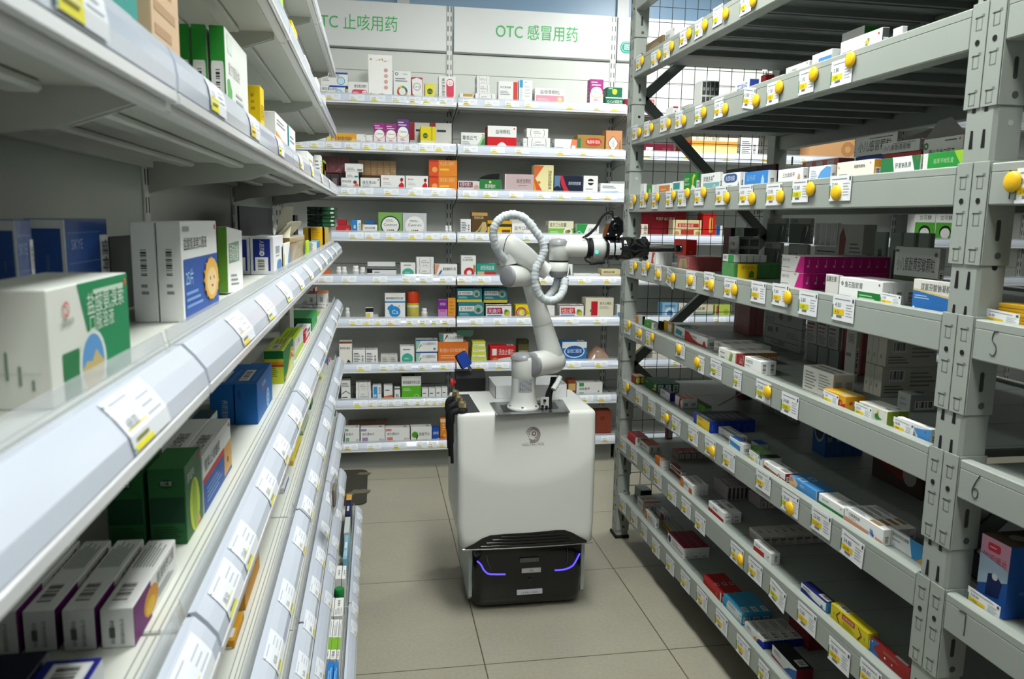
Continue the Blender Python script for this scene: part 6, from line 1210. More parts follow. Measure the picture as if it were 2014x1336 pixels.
# third shelf (above eye level)
tan = ('#d9b996', {'L': [P([(0.1, 0.2), (0.5, 0.35), (0.4, 0.7), (0.15, 0.6)], '#c9a582'), P([(0.6, 0.6), (0.9, 0.7), (0.8, 0.9)], '#cba988')], 'F': [FP(0.1, 0.2, 0.9, 0.8, 6, '#b99672')]})
left(2, 205, 292, 330, -70, 0.03, tan, 'tall tan carton at the near end', maxd=0.10, h=0.20, length=0.10)
left(2, 118, 196, 230, -70, 0.035, ('#2f9a94', {'F': [C(0.5, 0.7, 0.3, '#bcd23a'), FP(0.1, 0.1, 0.9, 0.4, 3, '#a8d8d2')], 'L': [C(0.5, 0.6, 0.3, '#a8c83a')]}), 'teal carton with a lime disc, in front of the tan carton', maxd=0.07, h=0.17, length=0.09)
gb_ = ('#e4e6e2', {'Lc': '#2f9437', 'Tc': '#2f9437', 'L': [P(rb(0.06, 0.16, 0.9, 0.66, 0.08), '#edeeec'), BC(0.28, 0.22, 0.74, 0.62)], 'F': [P([(0.06, 0), (0.22, 0), (0.24, 0.42), (0.14, 0.52), (0.06, 0.5)], '#5fae5c'), R(0.1, 0.78, 0.28, 0.96, '#cfe2d6'), lb('复方氨酚烷', 0.12, 0.58, 0.1, '#b9bab2', 0.7), FP(0.4, 0.2, 0.8, 0.45, 4, '#b4b8ba')]})
z, o, yg = left(2, 410, 440, 483, 50, 0.032, gb_, 'green-ended white box, first from the aisle of five')
for i, (pa, pb) in enumerate(((374, 404), (343, 371), (310, 339), (281, 307))): left(2, pa, pb, None, 48-i, 0, gb_, 'green-ended white box, %s from the aisle of five' % ORD[i+1], y=yg+0.002*(i % 2), length=0.17)
left(2, 484, 511, 518, 168, 0.035, ('#efc911', {'L': [FP(0.3, 0.6, 0.6, 0.9, 3, '#b8930c')], 'F': [lb('黄氏响声丸', 0.1, 0.5, 0.2, '#7a5a10', 0.8)]}), 'upright yellow box')
left(2, 515, 541, 564, 219, 0.035, (WHT, {'L': [BC(0.2, 0.2, 0.8, 0.55)], 'F': [P([(0, 0.05), (1, 0.05), (1, 0.4), (0, 0.62)], '#d9954c'), FP(0.1, 0.75, 0.9, 0.9, 2)]}), 'white box with an amber wave')
left(2, 561, 568, 580, 246, 0.035, (WHT, {'Lc': '#3fa6a8', 'F': [R(0.3, 0.1, 0.8, 0.4, '#c9dfe6'), FP(0.1, 0.6, 0.9, 0.8, 2)]}), 'white box with a teal end'); left(2, 581, 605, 617, 297, 0.035, (WHT, {'F': [P([(0.2, 0.2), (0.8, 0.2), (0.8, 0.75), (0.2, 0.75)], '#c9a77c'), P([(0.28, 0.28), (0.72, 0.28), (0.72, 0.68), (0.28, 0.68)], WHT)], 'L': [FP(0.2, 0.3, 0.8, 0.6, 3)]}), 'white box with a tan frame')
left(2, 617, 630, 633, 305, 0.035, d_lines(), 'narrow white box with a barcode'); left(2, 632, 640, 648, 322, 0.035, ('#ecc61a', {'F': [R(0.3, 0.3, 0.7, 0.7, '#8a8a6a'), R(0.2, 0.2, 0.8, 0.25, '#f4e48a')]}), 'yellow box with a grey window'); left(2, 648, 650, 655, 329, 0.035, ('#74b83a', {}), 'lime green box beside the yellow one'); left(2, 652, 661, 666, 348, 0.035, ('#d98a2c', {'L': [R(0.1, 0, 0.3, 1, '#e0a650')]}), 'orange box at the far end')
# second shelf
lime = ('#a4d64a', {'L': [lb('百癣夏塔热', 0.1, 0.5, 0.06, '#2f5a1a', 0.7)], 'F': [lb('百癣夏塔热片', 0.08, 0.72, 0.10, '#1f3a1a', 0.84), FP(0.1, 0.5, 0.8, 0.62, 2, '#5a8a2a'), P([(0, 0), (1, 0), (1, 0.45), (0, 0.55)], '#bfe07c')]})
left(1, 522, 535, 556, -25, 0.03, lime, 'tall lime green box', h=0.16); left(1, 557, 573, 584, 39, 0.03, ('#ecc812', {'Fc': '#e9dfae', 'F': [C(0.5, 0.62, 0.25, '#b9c4d8'), R(0, 0.9, 1, 1, '#ecc812')], 'Tc': '#d9922c'}), 'yellow box with a cream front')
left(1, 587, 600, 610, 108, 0.03, (WHT, {'F': [FP(0.2, 0.4, 0.8, 0.7, 3)]}), 'white box behind the yellow one'); left(1, 610, 623, 629, 152, 0.03, (WHT, {}), 'plain white box, second from the far end'); left(1, 629, 637, 641, 186, 0.03, (WHT, {'F': [R(0.1, 0.2, 0.9, 0.5, '#c9cfe0')]}), 'plain white box at the far end'); left(1, 641, 650, 655, 218, 0.03, ('#8a84b8', {}), 'small violet box at the far end')
# fourth shelf
big = ('#e2e4dc', {'Tc': '#d9dcd6', 'L': [VT('注意事项请仔细阅读说明书并在医师指导下使用', 0.2+0.0, 0.9, 0.035, '#5f7a66', 0.75)]+[('f', 0.1+0.12*i, 0.1, 0.14+0.12*i, 0.2+0.55*((i*37) % 10)/10, 1, '#7f9484') for i in range(7)]+[R(0.1, 0.30, 0.92, 0.305, '#b5bfb4')],
   'F': [P([(0.32, 1.0), (1, 1), (1, 0.0), (0.62, 0.0), (0.6, 0.30), (0.52, 0.46), (0.42, 0.5)], '#1f8a58'), R(0.12, 0, 0.30, 0.42, '#2a7a4a'), P([(0.46+0.17*math.cos(i*PI/10), 0.22+0.32*math.sin(i*PI/10)) for i in range(20)], '#dfe6da'), P([(0.46+0.14*math.cos(i*PI/10), 0.22+0.28*math.sin(i*PI/10)) for i in range(20)], '#5f9ad2'), P([(0.46+0.135*math.cos(PI+i*PI/10), 0.20+0.26*math.sin(PI+i*PI/10)) for i in range(11)]+[(0.56, 0.24), (0.5, 0.34), (0.44, 0.24), (0.38, 0.26)], '#c9b47a'), lb('盐酸氨溴索', 0.42, 0.70, 0.16, '#d8ecd8', 0.52), lb('口服溶液', 0.44, 0.53, 0.13, '#d8ecd8', 0.44), R(0.5, 0.87, 0.92, 0.91, '#c9e2cc'), C(0.95, 0.91, 0.035, '#d8663c'), RG(0.18, 0.80, 0.05, 0.07, '#d8564a'), lb('国药准字', 0.13, 0.66, 0.05, '#6a6e6a', 0.14)]})
left(3, -130, 88, 250, 572, 0.036, big, 'large white and green carton nearest the viewer', maxd=0.13)
bx = ('#274f9c', {'Lc': '#dfe4ec', 'L': [R(0.1, 0.02, 0.9, 0.92, '#1f4fa6'), VT('增强免疫', 0.5, 0.7, 0.08, '#5a82c4', 0.5)], 'F': [lb('SKYE', 0.12, 0.74, 0.09, '#8fa8d2', 0.5), R(0.05, 0.88, 0.8, 0.885, '#7a96c8'), R(0.05, 0.62, 0.8, 0.625, '#7a96c8'), R(0.78, 0.2, 1, 0.85, '#d9dcde'), VT('健骨钙片', 0.84, 0.8, 0.12, '#2c2e34', 0.6)], 'Tc': '#4a74b8'})
z, o, yb_ = left(3, 45, 125, 209, 431, 0.13, bx, 'blue and white carton with glossy front, second from the viewer', mat=M_GLOSS)
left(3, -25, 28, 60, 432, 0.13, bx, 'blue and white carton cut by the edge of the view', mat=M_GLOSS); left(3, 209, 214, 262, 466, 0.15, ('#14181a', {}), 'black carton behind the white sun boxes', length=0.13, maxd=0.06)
face = [C(0.56, 0.38, 0.30, '#e0a83c')]+[P([(0.56+0.30*math.cos(a)*0.8, 0.38+0.19*math.sin(a)), (0.56+0.38*math.cos(a+0.18)*0.8, 0.38+0.245*math.sin(a+0.18)), (0.56+0.30*math.cos(a+0.36)*0.8, 0.38+0.19*math.sin(a+0.36))], '#d6922e') for a in [i*0.39 for i in range(16)]]
sun = (WHT, {'L': [BC(0.3, 0.44, 0.72, 0.76), FP(0.35, 0.26, 0.7, 0.40, 2)], 'F': [R(0.04, 0, 1, 0.62, '#2c57a8'), lb('盐酸氨溴索口服液', 0.06, 0.72, 0.10, BLK, 0.9), lb('25片', 0.08, 0.36, 0.13, '#b8dcf4', 0.4), FP(0.08, 0.1, 0.5, 0.3, 3, '#7fa6dc'), C(0.94, 0.93, 0.03, RED), R(0.06, 0.9, 0.2, 0.95, '#9aa8a0')]+[C(0.76, 0.34, 0.24, '#e2ab42')]+[P([(0.76+0.33*math.cos(a)*0.62, 0.34+0.30*math.sin(a)*0.72), (0.76+0.40*math.cos(a+0.2)*0.62, 0.34+0.36*math.sin(a+0.2)*0.72), (0.76+0.33*math.cos(a+0.4)*0.62, 0.34+0.30*math.sin(a+0.4)*0.72)], '#d8942f') for a in [i*0.4189 for i in range(15)]]+[P([(0.76+0.24*math.cos(i*PI/9)*0.9, 0.34+0.24*math.sin(i*PI/9)) for i in range(18)], '#e8b755'), P([(0.76+0.15*math.cos(i*PI/9), 0.31+0.16*math.sin(i*PI/9)) for i in range(18)], '#f0d09a'), C(0.71, 0.35, 0.022, '#5a3416'), C(0.82, 0.35, 0.022, '#5a3416'), P([(0.73, 0.27), (0.80, 0.27), (0.765, 0.24)], '#b8582c')]})
z, o, ys_ = left(3, 305, 353, 424, 436, 0.052, sun, 'white carton with an orange sun picture, first from the aisle of two'); left(3, 254, 303, None, 437, 0, sun, 'white carton with barcode end, second from the aisle of two', y=ys_+0.002, length=0.17)
left(3, 425, 444, 474, 449, 0.06, (WHT, {'Lc': '#6da33a', 'Tc': '#d8e6c8', 'F': [P([(0.1, 0.45), (0.75, 0.5), (0.75, 0.82), (0.1, 0.75)], '#7c9a80'), lb('香菊胶囊', 0.14, 0.52, 0.2, '#e4ece2', 0.56), FP(0.2, 0.1, 0.7, 0.3, 3)]}), 'white and olive green box leaning towards the aisle', tilt=0.06, maxd=0.05)
nv = ('#e6e8ec', {'L': [R(0.12, 0.1, 0.86, 0.94, '#20308a'), R(0.2, 0.08, 0.76, 0.46, '#eceef0'), BC(0.24, 0.1, 0.72, 0.44), VT('人民药房', 0.42, 0.9, 0.16, '#e8ebf2', 0.36), RG(0.5, 0.56, 0.06, 0.11, '#e8ebf2')], 'F': [lb('蒙脱石散', 0.2, 0.55, 0.16, '#4a4e54', 0.6), P(rb(0.3, 0, 0.8, 0.35, 0.2), '#5f83b8'), FP(0.2, 0.45, 0.7, 0.5, 1)]})
z, o, yn_ = left(3, 491, 537, 556, 466, 0.045, nv, 'white box with navy end panel, first from the aisle of two'); left(3, 452, 490, None, 467, 0, nv, 'white box with navy end panel, second from the aisle of two', y=yn_+0.002, length=0.12)
left(3, 556, 558, 570, 479, 0.04, (WHT, {'F': [P([(0.5, 0), (1, 0), (1, 0.9), (0.7, 0.5)], '#6f93c4'), R(0, 0, 0.1, 0.6, '#dfe08a')]}), 'white and pale blue box beside the gold carton', maxd=0.05)
# open gold carton with cream flaps
zg, og, yo_ = left(3, 540, 570, 599, 469, 0.04, ('#b99b58', {'Lc': '#a8863c', 'Tc': '#cfc9b4', 'F': [P([(0.05, 0.02), (0.95, 0.06), (0.95, 0.8), (0.05, 0.78)], '#c4a996'), P([(0.1, 0.1), (0.5, 0.7), (0.2, 0.7)], '#d2bfae'), R(0, 0.8, 1, 0.84, '#8a6c2c')]}), 'gold carton with cream lid flaps standing open', mat=M_GLOSS, maxd=0.09, cat='carton', name='open_carton')
Lg, Dg, Hg = og.dimensions.x, og.dimensions.y, og.dimensions.z
f = MB(); pts = [(0.0, 0.0), (Lg, 0.0), (Lg*1.0, 0.045), (Lg*0.9, 0.062), (Lg*0.72, 0.07), (0.03, 0.07), (0.0, 0.06)]
c_, s__ = math.cos(0.5), math.sin(0.5); f.add([(x, Dg-0.002-v*s__, Hg+v*c_*0.62) for x, v in pts]+[(x, Dg-v*s__, Hg+v*c_*0.62+0.0008) for x, v in pts], [tuple(range(7)), tuple(range(7, 14))[::-1]]+[(i, (i+1) % 7, (i+1) % 7+7, i+7) for i in range(7)], '#d4d0b8'); f.build('lid_flap', M_CARD, og)
f = MB(); pts = [(0, 0), (0, Dg), (-0.02, Dg), (-0.02, 0)]
A_0 = [(0.0, 0.0, Hg), (0.0, Dg, Hg), (Lg*0.55, Dg+0.004, Hg+0.075), (Lg*0.55, 0.012, Hg+0.075), (Lg*0.72, Dg-0.01, Hg+0.062), (Lg*0.72, 0.02, Hg+0.064)]
f.add(A_0+[(x-0.0006, y, z+0.0008) for x, y, z in A_0], [(0, 1, 2, 3), (3, 2, 4, 5), (9, 8, 7, 6), (11, 10, 8, 9), (0, 3, 9, 6), (2, 1, 7, 8)], '#cfcbb2'); f.build('lid_flap', M_CARD, og)
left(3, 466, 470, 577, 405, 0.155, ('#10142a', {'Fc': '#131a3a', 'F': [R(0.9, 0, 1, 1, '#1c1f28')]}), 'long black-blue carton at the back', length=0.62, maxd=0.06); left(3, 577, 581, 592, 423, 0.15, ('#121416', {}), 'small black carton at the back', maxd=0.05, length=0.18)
left(3, 600, 603, 608, 474, 0.03, ('#b6e23a', {'L': [FP(0.1, 0.1, 0.9, 0.9, 6, '#8fbf1c')]}), 'thin lime box past the gold carton', maxd=0.04); left(3, 606, 622, 629, 476, 0.03, (WHT, {'L': [FP(0.05, 0.05, 0.6, 0.95, 12, '#3f4244')], 'F': [R(0.1, 0.1, 1, 1, '#3f96c0')], 'Tc': '#5fb0d8'}), 'white box with dense black print and teal front')
zy, o, yy_ = left(3, 611, 632, 637, 447, 0.035, ('#eab41c', {'L': [FP(0.1, 0.4, 0.8, 0.95, 7, '#b98a10')], 'Tc': '#e8e6dc'}), 'yellow box, first from the aisle of two'); left(3, 596, 608, None, 448, 0, ('#e6ae1a', {'L': [R(0.86, 0, 1, 1, '#2a2418')], 'Tc': '#e8e6dc'}), 'yellow box, second from the aisle of two', y=yy_, length=0.2)
left(3, 636, 652, 657, 447, 0.028, (WHT, {'L': [R(0.15, 0.1, 0.85, 0.8, '#3a4a9c'), R(0.2, 0.12, 0.6, 0.7, '#c9ccd4'), FP(0.25, 0.2, 0.55, 0.6, 6, '#4a4e54')], 'F': [FP(0.1, 0.2, 0.9, 0.8, 3)]}), 'white box with violet-blue panel at the far end', length=0.15)
zz = zy
for i in range(5):
    xa_, xb_ = on_y(604, 430, 2.99).x, on_y(659-1.2*(i % 2), 430, 2.99).x
    o = carton(0.20, xb_-xa_, 0.0138, '#12241c', {'L': [R(0.55, 0.1, 1, 0.9, '#1f5a34'), R(0.85, 0.3, 0.97, 0.8, '#c9d8cc')], 'T': [R(0.2, 0.2, 0.8, 0.8, '#24402f')]}, (xb_, 2.99+0.004*(i % 3), zz+0.0008), PI/2, M_GLOSS, 'flat_box')
    zz += 0.0146; tag(o, 'flat dark green box, %s from the bottom of five stacked on the yellow boxes' % ORD[i], 'box', 'flat dark green boxes stacked on the left shelving')
zr = LDK[3]+0.0003
b_ = fit([xa_, min(xb_, LX-0.0135), 2.992, 3.19, zr, zy-0.0005]); o = carton(b_[3]-b_[2], b_[1]-b_[0], zy-zr-0.0005, '#d8d4c4', {'L': [R(0, 0, 1, 1, '#c8b46a')]}, (b_[1], b_[2], zr), PI/2); tag(o, 'ochre box under the five flat dark green boxes, left fourth shelf', 'box', G2)
# fifth shelf
pv = (WHT, {'T': [BC(0.08, 0.2, 0.36, 0.86), ('f', 0.55, 0.15, 0.96, 0.9, 7, '#8d938e')], 'L': [('f', 0.25, 0.1, 0.5, 0.7, 1, '#6a7068')]+[VT('请在医师指导下购买使用', 0.3, 0.72, 0.10, '#5a625a', 0.6), VT('生产批号有效期见侧面', 0.6, 0.74, 0.10, '#6a7268', 0.64)], 'F': [R(0.0, 0, 0.36, 1, '#6d1d6c'), P([(0.36+0.16*math.cos(i*PI/9), 0.46+0.36*math.sin(i*PI/9)) for i in range(18)], '#d9972e'), P([(0.34+0.1*math.cos(i*PI/9), 0.36+0.2*math.sin(i*PI/9)) for i in range(18)], '#e8bc2c'), lb('氨溴特罗口服', 0.5, 0.6, 0.26, '#5a5e5a', 0.42), FP(0.5, 0.2, 0.9, 0.45, 3), C(0.9, 0.9, 0.04, RED)]})
z, o, yp_ = left(4, 195, 261, 352, 1196, 0.04, pv, 'white box with purple and orange front, first from the aisle of four')
for i, (pa, pb) in enumerate(((120, 184), (42, 106), (-38, 30))): left(4, pa, pb, None, 1197+i*3, 0, pv, 'white box with purple front edge, %s from the aisle of four' % ORD[i+1], y=yp_+0.003*(i % 2), length=o.dimensions.x)
nb = ('#1c2080', {'T': [R(0.1, 0.1, 0.85, 0.8, '#dfe4ea'), BC(0.14, 0.15, 0.8, 0.75)], 'Fc': '#e4e6ea', 'F': [R(0, 0.7, 0.3, 1, '#1c2080')]})
left_top(4, 40, 155, 1300, 1368, 0.045, nb, 'navy box with barcode top at the bottom edge of view'); left_top(4, -80, 35, 1288, 1368, 0.048, ('#15182c', {'L': [R(0.3, 0.3, 0.7, 0.8, '#c9ccd0')]}), 'dark navy box cut by the corner of the view')
grn = ('#2f6b3c', {'Tc': '#3c7f48', 'L': [R(0.04, 0.28, 0.96, 0.62, '#1f4a34'), P([(0.5+0.2*math.cos(i*PI/9), 0.80+0.06*math.sin(i*PI/9)) for i in range(18)], '#23502f'), lb('同仁堂', 0.5, 0.78, 0.05, '#c9dcc8', 0.3, 'c'), FP(0.1, 0.05, 0.9, 0.25, 6, '#274f33')], 'F': [P([(0.5+0.3*math.cos(i*PI/9), 0.36+0.36*math.sin(i*PI/9)) for i in range(18)], '#c8d838'), P([(0.5+0.15*math.cos(i*PI/9), 0.36+0.34*math.sin(i*PI/9)) for i in range(18)], '#9aba2c'), lb('清咽片', 0.1, 0.76, 0.10, '#d8e8d4', 0.8), P([(0.5, 0.02), (0.8, 0.05), (0.7, 0.2)], '#d8a05a'), C(0.85, 0.93, 0.05, RED)]})
z, o, yq_ = left(4, 288, 362, 396, 921, 0.045, grn, 'green box with a yellow melon picture, first from the aisle of two'); left(4, 205, 279, None, 924, 0, grn, 'dark green box in shade, second from the aisle of two', y=yq_+0.002, length=o.dimensions.x)
pr_ = (WHT, {'T': [lb('雪梨止咳糖浆', 0.06, 0.3, 0.42, BLK, 0.8)], 'F': [P([(0, 0), (1, 0), (1, 0.5), (0, 0.5)], '#2f5aa8'), P([(0, 0.5), (0.72, 0.5), (0.72, 0.62), (0, 0.6)], '#c8382e'), P([(0.7, 0.05), (1, 0.08), (1, 0.62), (0.72, 0.6)], '#d8a45c'), lb('雪梨止咳糖浆', 0.06, 0.70, 0.16, BLK, 0.8), FP(0.1, 0.1, 0.6, 0.4, 4, '#7fa2d8'), C(0.93, 0.92, 0.04, RED), C(0.84, 0.3, 0.06, '#3a2c1c')]})
z, o, yr_ = left(4, 352, 397, 455, 899, 0.045, pr_, 'white syrup box with red stripe, first from the aisle of three'); left(4, 300, 350, None, 900, 0, pr_, 'white syrup box in shade, second from the aisle of three', y=yr_, length=o.dimensions.x); left(4, 246, 299, None, 901, 0, pr_, 'white syrup box in shade, third from the aisle of three', y=yr_, length=o.dimensions.x)
left(4, 376, 413, 428, 823, 0.075, ('#27424c', {'Fc': '#b8c4c4', 'F': [C(0.8, 0.8, 0.08, RED)]}), 'dark teal box between the syrup and the blue boxes', maxd=0.05)
bl = ('#1f69b8', {'T': [R(0.12, 0.45, 0.62, 0.9, '#e4e4e2'), BC(0.14, 0.48, 0.6, 0.88), FP(0.1, 0.1, 0.8, 0.3, 2, '#5a9ad8')], 'L': [FP(0.15, 0.62, 0.3, 0.85, 5, '#123a78'), R(0.0, 0.985, 1, 1, '#2f7cc8')], 'F': [lb('养阴清肺丸', 0.3, 0.72, 0.1, '#cfe2f4', 0.62), FP(0.3, 0.6, 0.85, 0.66, 1, '#c84a4a'), RG(0.66, 0.27, 0.16, 0.26, '#9fc6ea'), RG(0.66, 0.27, 0.06, 0.12, '#cfe2f4')]})
bl2 = (bl[0], {**bl[1], 'L': [VT('养阴清肺丸', 0.5, 0.62, 0.22, '#bcd4ee', 0.6)]})
z, o, yu_ = left(4, 460, 505, 535, 754, 0.042, bl, 'bright blue box with barcode top, first from the aisle of two'); left(4, 411, 458, None, 757, 0, bl2, 'bright blue box with white upright characters, second from the aisle of two', y=yu_+0.002, length=o.dimensions.x)
left(4, 519, 557, 577, 691, 0.036, ('#177a3c', {'T': [R(0, 0, 1, 1, '#c8d84a'), R(0.1, 0.3, 0.45, 0.8, '#e6e6dc'), BC(0.15, 0.35, 0.42, 0.75), FP(0.5, 0.2, 0.9, 0.8, 3, '#8a9a2c')], 'L': [R(0, 0, 1, 0.74, '#d8e03c'), R(0, 0.66, 1, 0.76, '#ecd21c'), R(0, 0.58, 1, 0.66, '#dd9a34'), R(0, 0.52, 1, 0.58, '#c04a22'), FP(0.2, 0.2, 0.7, 0.5, 5, '#9aa82c')], 'F': [P([(0.1, 0.0), (1, 0.0), (1, 0.5), (0.8, 0.75), (0.6, 0.45), (0.3, 0.2)], '#d8e4a0'), P([(0.05, 0.12), (0.3, 0.2), (0.5, 0.45), (0.7, 0.8), (1, 0.7), (0.9, 0.6), (0.7, 0.65), (0.5, 0.3), (0.2, 0.05)], '#e8a92c'), P([(0.55, 0.4), (0.75, 0.62), (1, 0.4), (1, 0.3), (0.8, 0.45)], '#d87a2c')]}), 'dark green and yellow box with orange swirl')
left(4, 545, 580, 598, 668, 0.04, (WHT, {'Tc': '#b9e01c', 'T': [FP(0.1, 0.2, 0.9, 0.8, 3, '#8fb010')], 'F': [R(0, 0, 1, 0.3, '#b6d43a'), R(0.1, 0.1, 0.8, 0.35, '#c9dc5a'), lb('川贝枇杷', 0.3, 0.62, 0.16, BLK, 0.6), C(0.15, 0.66, 0.04, '#4a9a4c')]}), 'white box with a lime green top'); left(4, 570, 599, 612, 657, 0.04, (WHT, {'L': [R(0.8, 0, 1, 1, '#c8323a')], 'F': [R(0, 0, 0.2, 1, '#c8323a'), R(0.2, 0, 0.8, 0.3, '#d8564a'), R(0.4, 0.62, 0.8, 0.85, '#4a5a8a'), lb('感冒灵', 0.42, 0.66, 0.14, WHT, 0.36)], 'T': [FP(0.1, 0.1, 0.9, 0.9, 6, '#9aa0a4'), R(0, 0, 0.5, 0.2, '#c8323a')]}), 'white box with a red edge')
left(4, 560, 613, 626, 626, 0.038, ('#4fb868', {'Lc': '#23703c', 'Tc': '#3f9a58', 'F': [RG(0.5, 0.55, 0.2, 0.26, '#a8dcb4'), FP(0.1, 0.1, 0.9, 0.3, 3, '#a8dcb4')]}), 'wide mint green box')
z_, o, yl_ = left(4, 613, 626, 632, 622, 0.036, (WHT, {'Tc': '#a8cc4a', 'T': [FP(0.1, 0.1, 0.9, 0.9, 3, '#7a9a2c')], 'L': [FP(0.1, 0.2, 0.9, 0.7, 3)]}), 'small white box with a lime top, first of two'); left(4, 599, 612, None, 623, 0, (WHT, {'Tc': '#a8cc4a', 'L': [FP(0.1, 0.2, 0.9, 0.7, 3)]}), 'small white box with a lime top, second of two', y=yl_, length=0.09)
wst = (WHT, {'L': [FP(0.1, 0.1, 0.9, 0.5, 3, '#5a5e64'), lb('感冒', 0.2, 0.65, 0.2, BLK, 0.6), R(0, 0.94, 1, 1, '#d8564a')], 'F': [R(0.2, 0, 0.5, 0.6, '#c9803c'), FP(0.5, 0.1, 0.9, 0.4, 4)]})
z1_, o, yw_ = left(4, 616, 641, 648, 600, 0.034, wst, 'white box under the orange-topped pair, first of two', length=0.16); z2_, o, _ = left(4, 590, 615, None, 601, 0, wst, 'white box under the orange-topped pair, second of two', y=yw_, length=0.16)
owt = (WHT, {'Tc': '#c97a34', 'L': [BC(0.25, 0.15, 0.75, 0.7)], 'F': [FP(0.1, 0.1, 0.9, 0.4, 3), R(0, 0.9, 1, 1, '#c97a34')]}); owd = (WHT, {**owt[1], 'Tc': '#6d3428'})
left(4, 623, 642, 648, 577, 0, owt, 'white box with an orange top', y=yw_+0.01, base=z1_, length=0.12); left(4, 603, 622, None, 578, 0, owd, 'white box with a brown top', y=yw_+0.01, base=max(z1_, z2_), length=0.12)
left(4, 620, 648, 655, 563, 0.03, ('#e8c4b0', {'L': [R(0, 0.75, 1, 1, '#b01f26')], 'Tc': '#b01f26', 'F': [FP(0.1, 0.1, 0.9, 0.9, 4, '#c98a70')]}), 'pink carton with a red lid at the far end', length=0.13)
left(4, 548, 577, None, 590, 0, ('#d8dad2', {'L': [VT('注意事项', 0.3, 0.9, 0.2, '#5a5e58', 0.8), VT('用法用量', 0.6, 0.9, 0.2, '#5a5e58', 0.8)]}), 'grey white box at the back of the shelf', y=2.25, length=0.10)
# sixth shelf
left(5, 413, 462, 483, 1293, 0.04, ('#e0a02a', {'T': [R(0.1, 0.1, 0.42, 0.8, '#e9e6dc'), BC(0.13, 0.15, 0.4, 0.75), FP(0.5, 0.4, 0.95, 0.6, 2, '#7a5210')], 'L': [VT('辅助用药', 0.2, 0.6, 0.14, '#6a480c', 0.5), VT('请勿过量', 0.6, 0.6, 0.14, '#6a480c', 0.5), R(0, 0, 0.9, 0.25, '#e8e2d4')], 'Fc': '#c98e2c'}), 'amber box with a white barcode sticker'); left(5, 455, 480, 511, 1120, 0.042, ('#d9982a', {'F': [VT('九味', 0.2, 0.9, 0.14, '#3a2a10', 0.5), RG(0.72, 0.62, 0.12, 0.2, '#c8502c'), RG(0.72, 0.62, 0.03, 0.08, '#c8502c')]}), 'amber box with a red emblem')
left(5, 509, 559, 569, 978, 0.042, ('#e4e6e4', {'T': [P([(0.2, 0.1), (1, 0.1), (1, 1), (0, 1)], '#2048a8'), FP(0.4, 0.3, 0.9, 0.6, 2, '#a8bce4')], 'L': [BC(0.2, 0.25, 0.85, 0.82)], 'F': [R(0, 0.1, 1, 0.7, '#3a62b4')]}), 'white and blue box with a large barcode on its end')
left(5, 552, 577, 596, 917, 0.042, ('#e8c23a', {'T': [P([(0, 0), (1, 0), (1, 0.3), (0, 0.3)], '#e8d02c'), R(0.1, 0.4, 0.5, 0.8, '#c9ccc4'), BC(0.12, 0.42, 0.48, 0.78), R(0, 0.85, 1, 1, '#e8d02c')], 'L': [lb('金银花', 0.1, 0.6, 0.12, '#7a5a10', 0.8)], 'Fc': '#d9c98a', 'F': [FP(0.2, 0.2, 0.9, 0.8, 5, '#9a7a2c')]}), 'yellow box with sunny print'); left(5, 575, 597, 609, 871, 0.042, ('#b4c4a4', {'T': [R(0.3, 0.3, 0.7, 0.7, '#9aa49a')], 'L': [P([(0, 0), (1, 0), (1, 0.3), (0, 0.45)], '#7fae5c')], 'F': [FP(0.1, 0.1, 0.8, 0.9, 5, '#8a9a80')]}), 'pale sage green box')
left(5, 592, 611, None, 788, 0.045, ('#1f6a34', {}), 'dark green box under the yellow-green one', length=0.08); left(5, 609, 634, 637, 752, 0.04, ('#e2e6b0', {'L': [R(0.1, 0.28, 0.92, 0.9, '#d0d23c'), FP(0.15, 0.35, 0.85, 0.85, 6, '#7a8a3c'), R(0.12, 0.06, 0.85, 0.22, '#5fa8d8'), BC(0.2, 0.08, 0.6, 0.2)]}), 'yellow-green box with a blue barcode'); left(5, 633, 646, 652, 724, 0.036, (WHT, {'Tc': '#3a82d0', 'L': [R(0, 0.9, 1, 1, '#3a82d0'), VT('消炎片', 0.7, 0.85, 0.3, '#c8645a', 0.5)], 'F': [lb('消炎', 0.2, 0.7, 0.12, BLK, 0.6), R(0, 0.05, 0.9, 0.12, '#5a8ac8')]}), 'white box with a blue top'); left(5, 638, 651, 657, 700, 0.034, (WHT, {'L': [R(0.1, 0.4, 0.7, 0.9, '#1f5038')], 'F': [R(0, 0.1, 1, 0.5, '#a8ccb0')]}), 'white box with a dark green square'); left(5, 655, 664, 668, 662, 0.03, (WHT, {'Tc': '#d8444a', 'L': [FP(0.1, 0.3, 0.9, 0.7, 3)]}), 'white box with a red top at the far end')
# seventh shelf
left(6, 569, 587, 602, 1131, 0.036, ('#2a8a48', {'Fc': '#e6e8e4', 'T': [R(0.3, 0, 1, 1, '#e8eae6'), BC(0.6, 0.2, 0.9, 0.8)], 'L': [FP(0.1, 0.05, 0.6, 0.3, 3, '#1f6a36')]}), 'green and white box with green end'); left(6, 594, 604, 613, 1060, 0.034, ('#22443c', {'Fc': '#e6e8e4', 'L': [R(0.1, 0.3, 0.9, 0.62, '#e8eae6'), FP(0.2, 0.35, 0.8, 0.6, 3, '#3a3c3e')]}), 'dark green and white box'); left(6, 603, 621.5, 628, 990, 0.034, ('#dd8a2a', {'T': [R(0.0, 0.5, 0.8, 1, '#e9e6dc')], 'L': [R(0.1, 0.25, 0.75, 0.85, '#eceae2'), BC(0.15, 0.35, 0.6, 0.8), R(0, 0, 1, 0.12, '#a8c83a')]}), 'orange box with a barcode sticker on its end')
